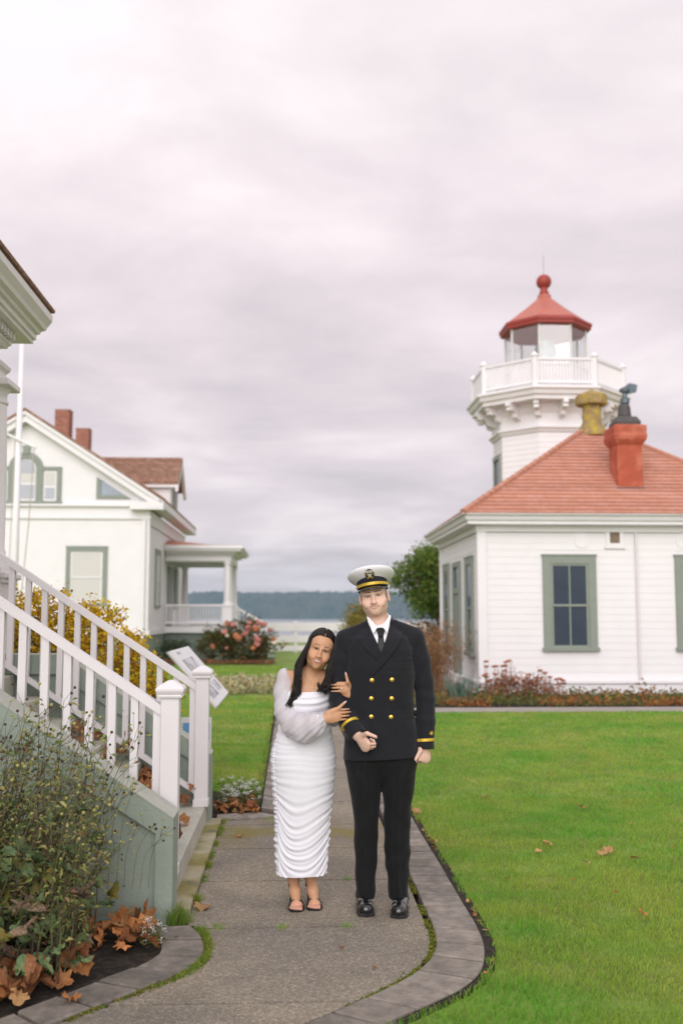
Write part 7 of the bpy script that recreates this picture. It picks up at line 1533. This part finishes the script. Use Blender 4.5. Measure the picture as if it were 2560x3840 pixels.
# lighthouse bed: sedum, iris, low perennials
T, ctr, rg = shrub('sedum', 'rusty red sedum clump with flat seed tops against the lighthouse wall', 4.45, 19.35, (4.45, 19.35, .22), (.80, .30, .26), 60, 34, .06, [(.34, .12, .06), (.42, .19, .06), (.24, .16, .05), (.18, .05, .05)], [.3, .3, .2, .2], 61, (.07, .07, .09), .35, .5)
g = Geo()
for i in range(46): x, y = rg.uniform(3.72, 5.3), rg.uniform(19.1, 19.7); h = rg.uniform(.32, .66) * (1.15 if x < 4.3 else .85); g.tube([(x, y, 0), (x + rg.normal(0, .03), y, h)], .006, 4); g.lathe([(.005, -.02), (.055, 0), (.05, .02), (.005, .03)], (x, y, h), 7)
o = T.part('seed_tops', g, mat('sedum_top', (.34, .13, .07), .8, .3, 9)); o['kind'] = 'stuff'
T = Thing('iris_clump', 'blue green sword leaved iris clump at the lighthouse corner', 'plant', 3.15, 18.9); rg = np.random.default_rng(62); g = Geo()
for i in range(40): x, y = 3.15 + rg.normal(0, .16), 18.9 + rg.normal(0, .15); e = (x + rg.normal(0, .14), y + rg.normal(0, .08), rg.uniform(.3, .62)); g.tube([(x, y, 0), ((x + e[0]) / 2, y, e[2] * .6), e], [.018, .014, .002], 4, False)
o = T.part('leaves', g, mat('iris_leaf', (.07, .13, .09), .5, .25, 5)); o['kind'] = 'stuff'
T = Thing('bed_perennials', 'low mixed perennials turning yellow and russet along the lighthouse wall', 'flowers', 6.0, 18.8); rg = np.random.default_rng(63); N_ = 7000; P = np.c_[rg.uniform(1.2, 9.0, N_), rg.uniform(17.85, 20.1, N_), np.zeros(N_)]; hh = .10 + .16 * np.clip(np.array([mnoise.noise((x * 1.5, y * 1.2, 9)) for x, y in P[:, :2]]) + .25, 0, 1); P[:, 2] = np.abs(rg.normal(0, 1, len(P))) * hh * .6 + .02; kk = (P[:, 0] < 3.7) | (P[:, 1] < 19.9); P = P[kk]; sel = np.array([mnoise.noise((x * 1.1, y * 2, 4)) for x, y in P[:, :2]]); ca = pick(rg, len(P), [(.10, .14, .045), (.16, .18, .06), (.22, .17, .05)]); cb = pick(rg, len(P), [(.42, .17, .05), (.36, .24, .06), (.30, .10, .04)]); c = np.where((sel > .08)[:, None], cb, ca); v, f, c = leaves(rg, P, .085, .45, .9, c); foliage(T, 'foliage', [(v, f, c)])
# feathery brown shrub by the lighthouse door, grassy stems
T = Thing('feathery_shrub', 'tall feathery orange brown shrub beside the lighthouse door', 'shrub', 3.05, 20.9); rg = np.random.default_rng(64); g = Geo(); PP = []
for i in range(150):
    b = v3(3.0 + rg.normal(0, .13), 20.9 + rg.normal(0, .2), 0); e = b + v3(rg.normal(0, .36), rg.normal(0, .3), rg.uniform(.85, 1.55)); C = catmull([b, b * .5 + e * .5 + v3(0, 0, .12), e], 6); g.tube([tuple(q) for q in C], list(np.linspace(.006, .002, 6)), 4, False); PP.append(C[2:].repeat(9, 0) + rg.normal(0, .035, (36, 3)))
T.part('stems', g, mat('dry_stem', (.26, .14, .07), .8, .3, 8))['kind'] = 'stuff'; P = np.vstack(PP); v, f, c = leaves(rg, P, .06, .2, .9, pick(rg, len(P), [(.42, .22, .10), (.34, .18, .09), (.48, .29, .12), (.50, .40, .35), (.26, .17, .08)], [.34, .25, .2, .1, .11])); foliage(T, 'foliage', [(v, f, c)])
shrub('round_shrub', 'rounded olive yellow shrub beyond the lawn behind the couple', 2.45, 34.0, (2.45, 34.0, 1.15), (.72, .6, .95), 60, 90, .10, [(.34, .29, .055), (.24, .24, .05), (.42, .29, .06), (.15, .16, .045)], None, 65, (.12, .12, .12), .55)
shrub('feathery_shrub', 'low russet shrub between the round shrub and the lighthouse', 3.2, 27.2, (3.3, 27.2, .55), (.9, .6, .62), 44, 50, .09, [(.38, .21, .11), (.46, .28, .14), (.27, .17, .08), (.20, .17, .07)], None, 66, (.13, .13, .13), .3)
def tree():
    T = Thing('evergreen_tree', 'bushy green tree rising behind the lighthouse corner', 'tree', 4.9, 30.3); rg = np.random.default_rng(71); g = Geo(); lim = []
    g.tube([(4.95, 30.3, 0), (4.75, 30.25, .9), (4.42, 30.1, 1.8), (4.35, 30.1, 2.5)], [.20, .17, .13, .08], 10)
    for a in np.linspace(0, 2 * PI, 11)[:-1]: e = (4.7 + 1.45 * math.cos(a) + rg.normal(0, .2), 30.2 + 1.2 * math.sin(a), 2.9 + rg.uniform(-.5, .6)); g.tube([(4.5, 30.15, 1.5), ((4.5 + e[0]) / 2, (30.15 + e[1]) / 2, 2.25), e], [.09, .06, .015], 6); lim.append(e)
    T.part('trunk', g, BARK, smooth=True)
    P, c = clumps(rg, 120, (4.75, 30.2, 2.75), (1.62, 1.4, 1.12), 210, (.17, .17, .15), .35); P = P[P[:, 2] > 1.55]; v, f, cc = leaves(rg, P, .10, .6, .7, pick(rg, len(P), [(.14, .23, .035), (.21, .30, .045), (.08, .14, .028), (.26, .27, .055)], [.36, .26, .28, .10]))
    foliage(T, 'crown', [(v, f, cc)])
    P, c = clumps(rg, 50, (4.9, 30.6, .75), (1.9, .6, .85), 80, (.2, .2, .2), .3); P = P[P[:, 2] > .02]; v, f, cc = leaves(rg, P, .11, .6, .5, pick(rg, len(P), [(.035, .065, .018), (.06, .085, .025), (.05, .04, .02)])); foliage(T, 'undergrowth', [(v, f, cc)])
tree()
# white board fence at the shore edge
FN = Thing('board_fence', 'white horizontal board fence at the shore edge behind the lawn', 'fence', -1.0, 47.0)
FW = mat('fence_white', (.74, .71, .72), .6, .05, 1)
for z0, z1 in ((.97, 1.36), (.44, .76), (.04, .29)):
    for i in range(6): FN.box('board', -7.0 + i * 2.4 + .01, -4.6 + i * 2.4 - .01, 46.98, 47.02, z0, z1, FW)
for i in range(7): FN.box('fence_post', -7.07 + i * 2.4, -6.93 + i * 2.4, 47.02, 47.16, -.05, 1.42, FW)
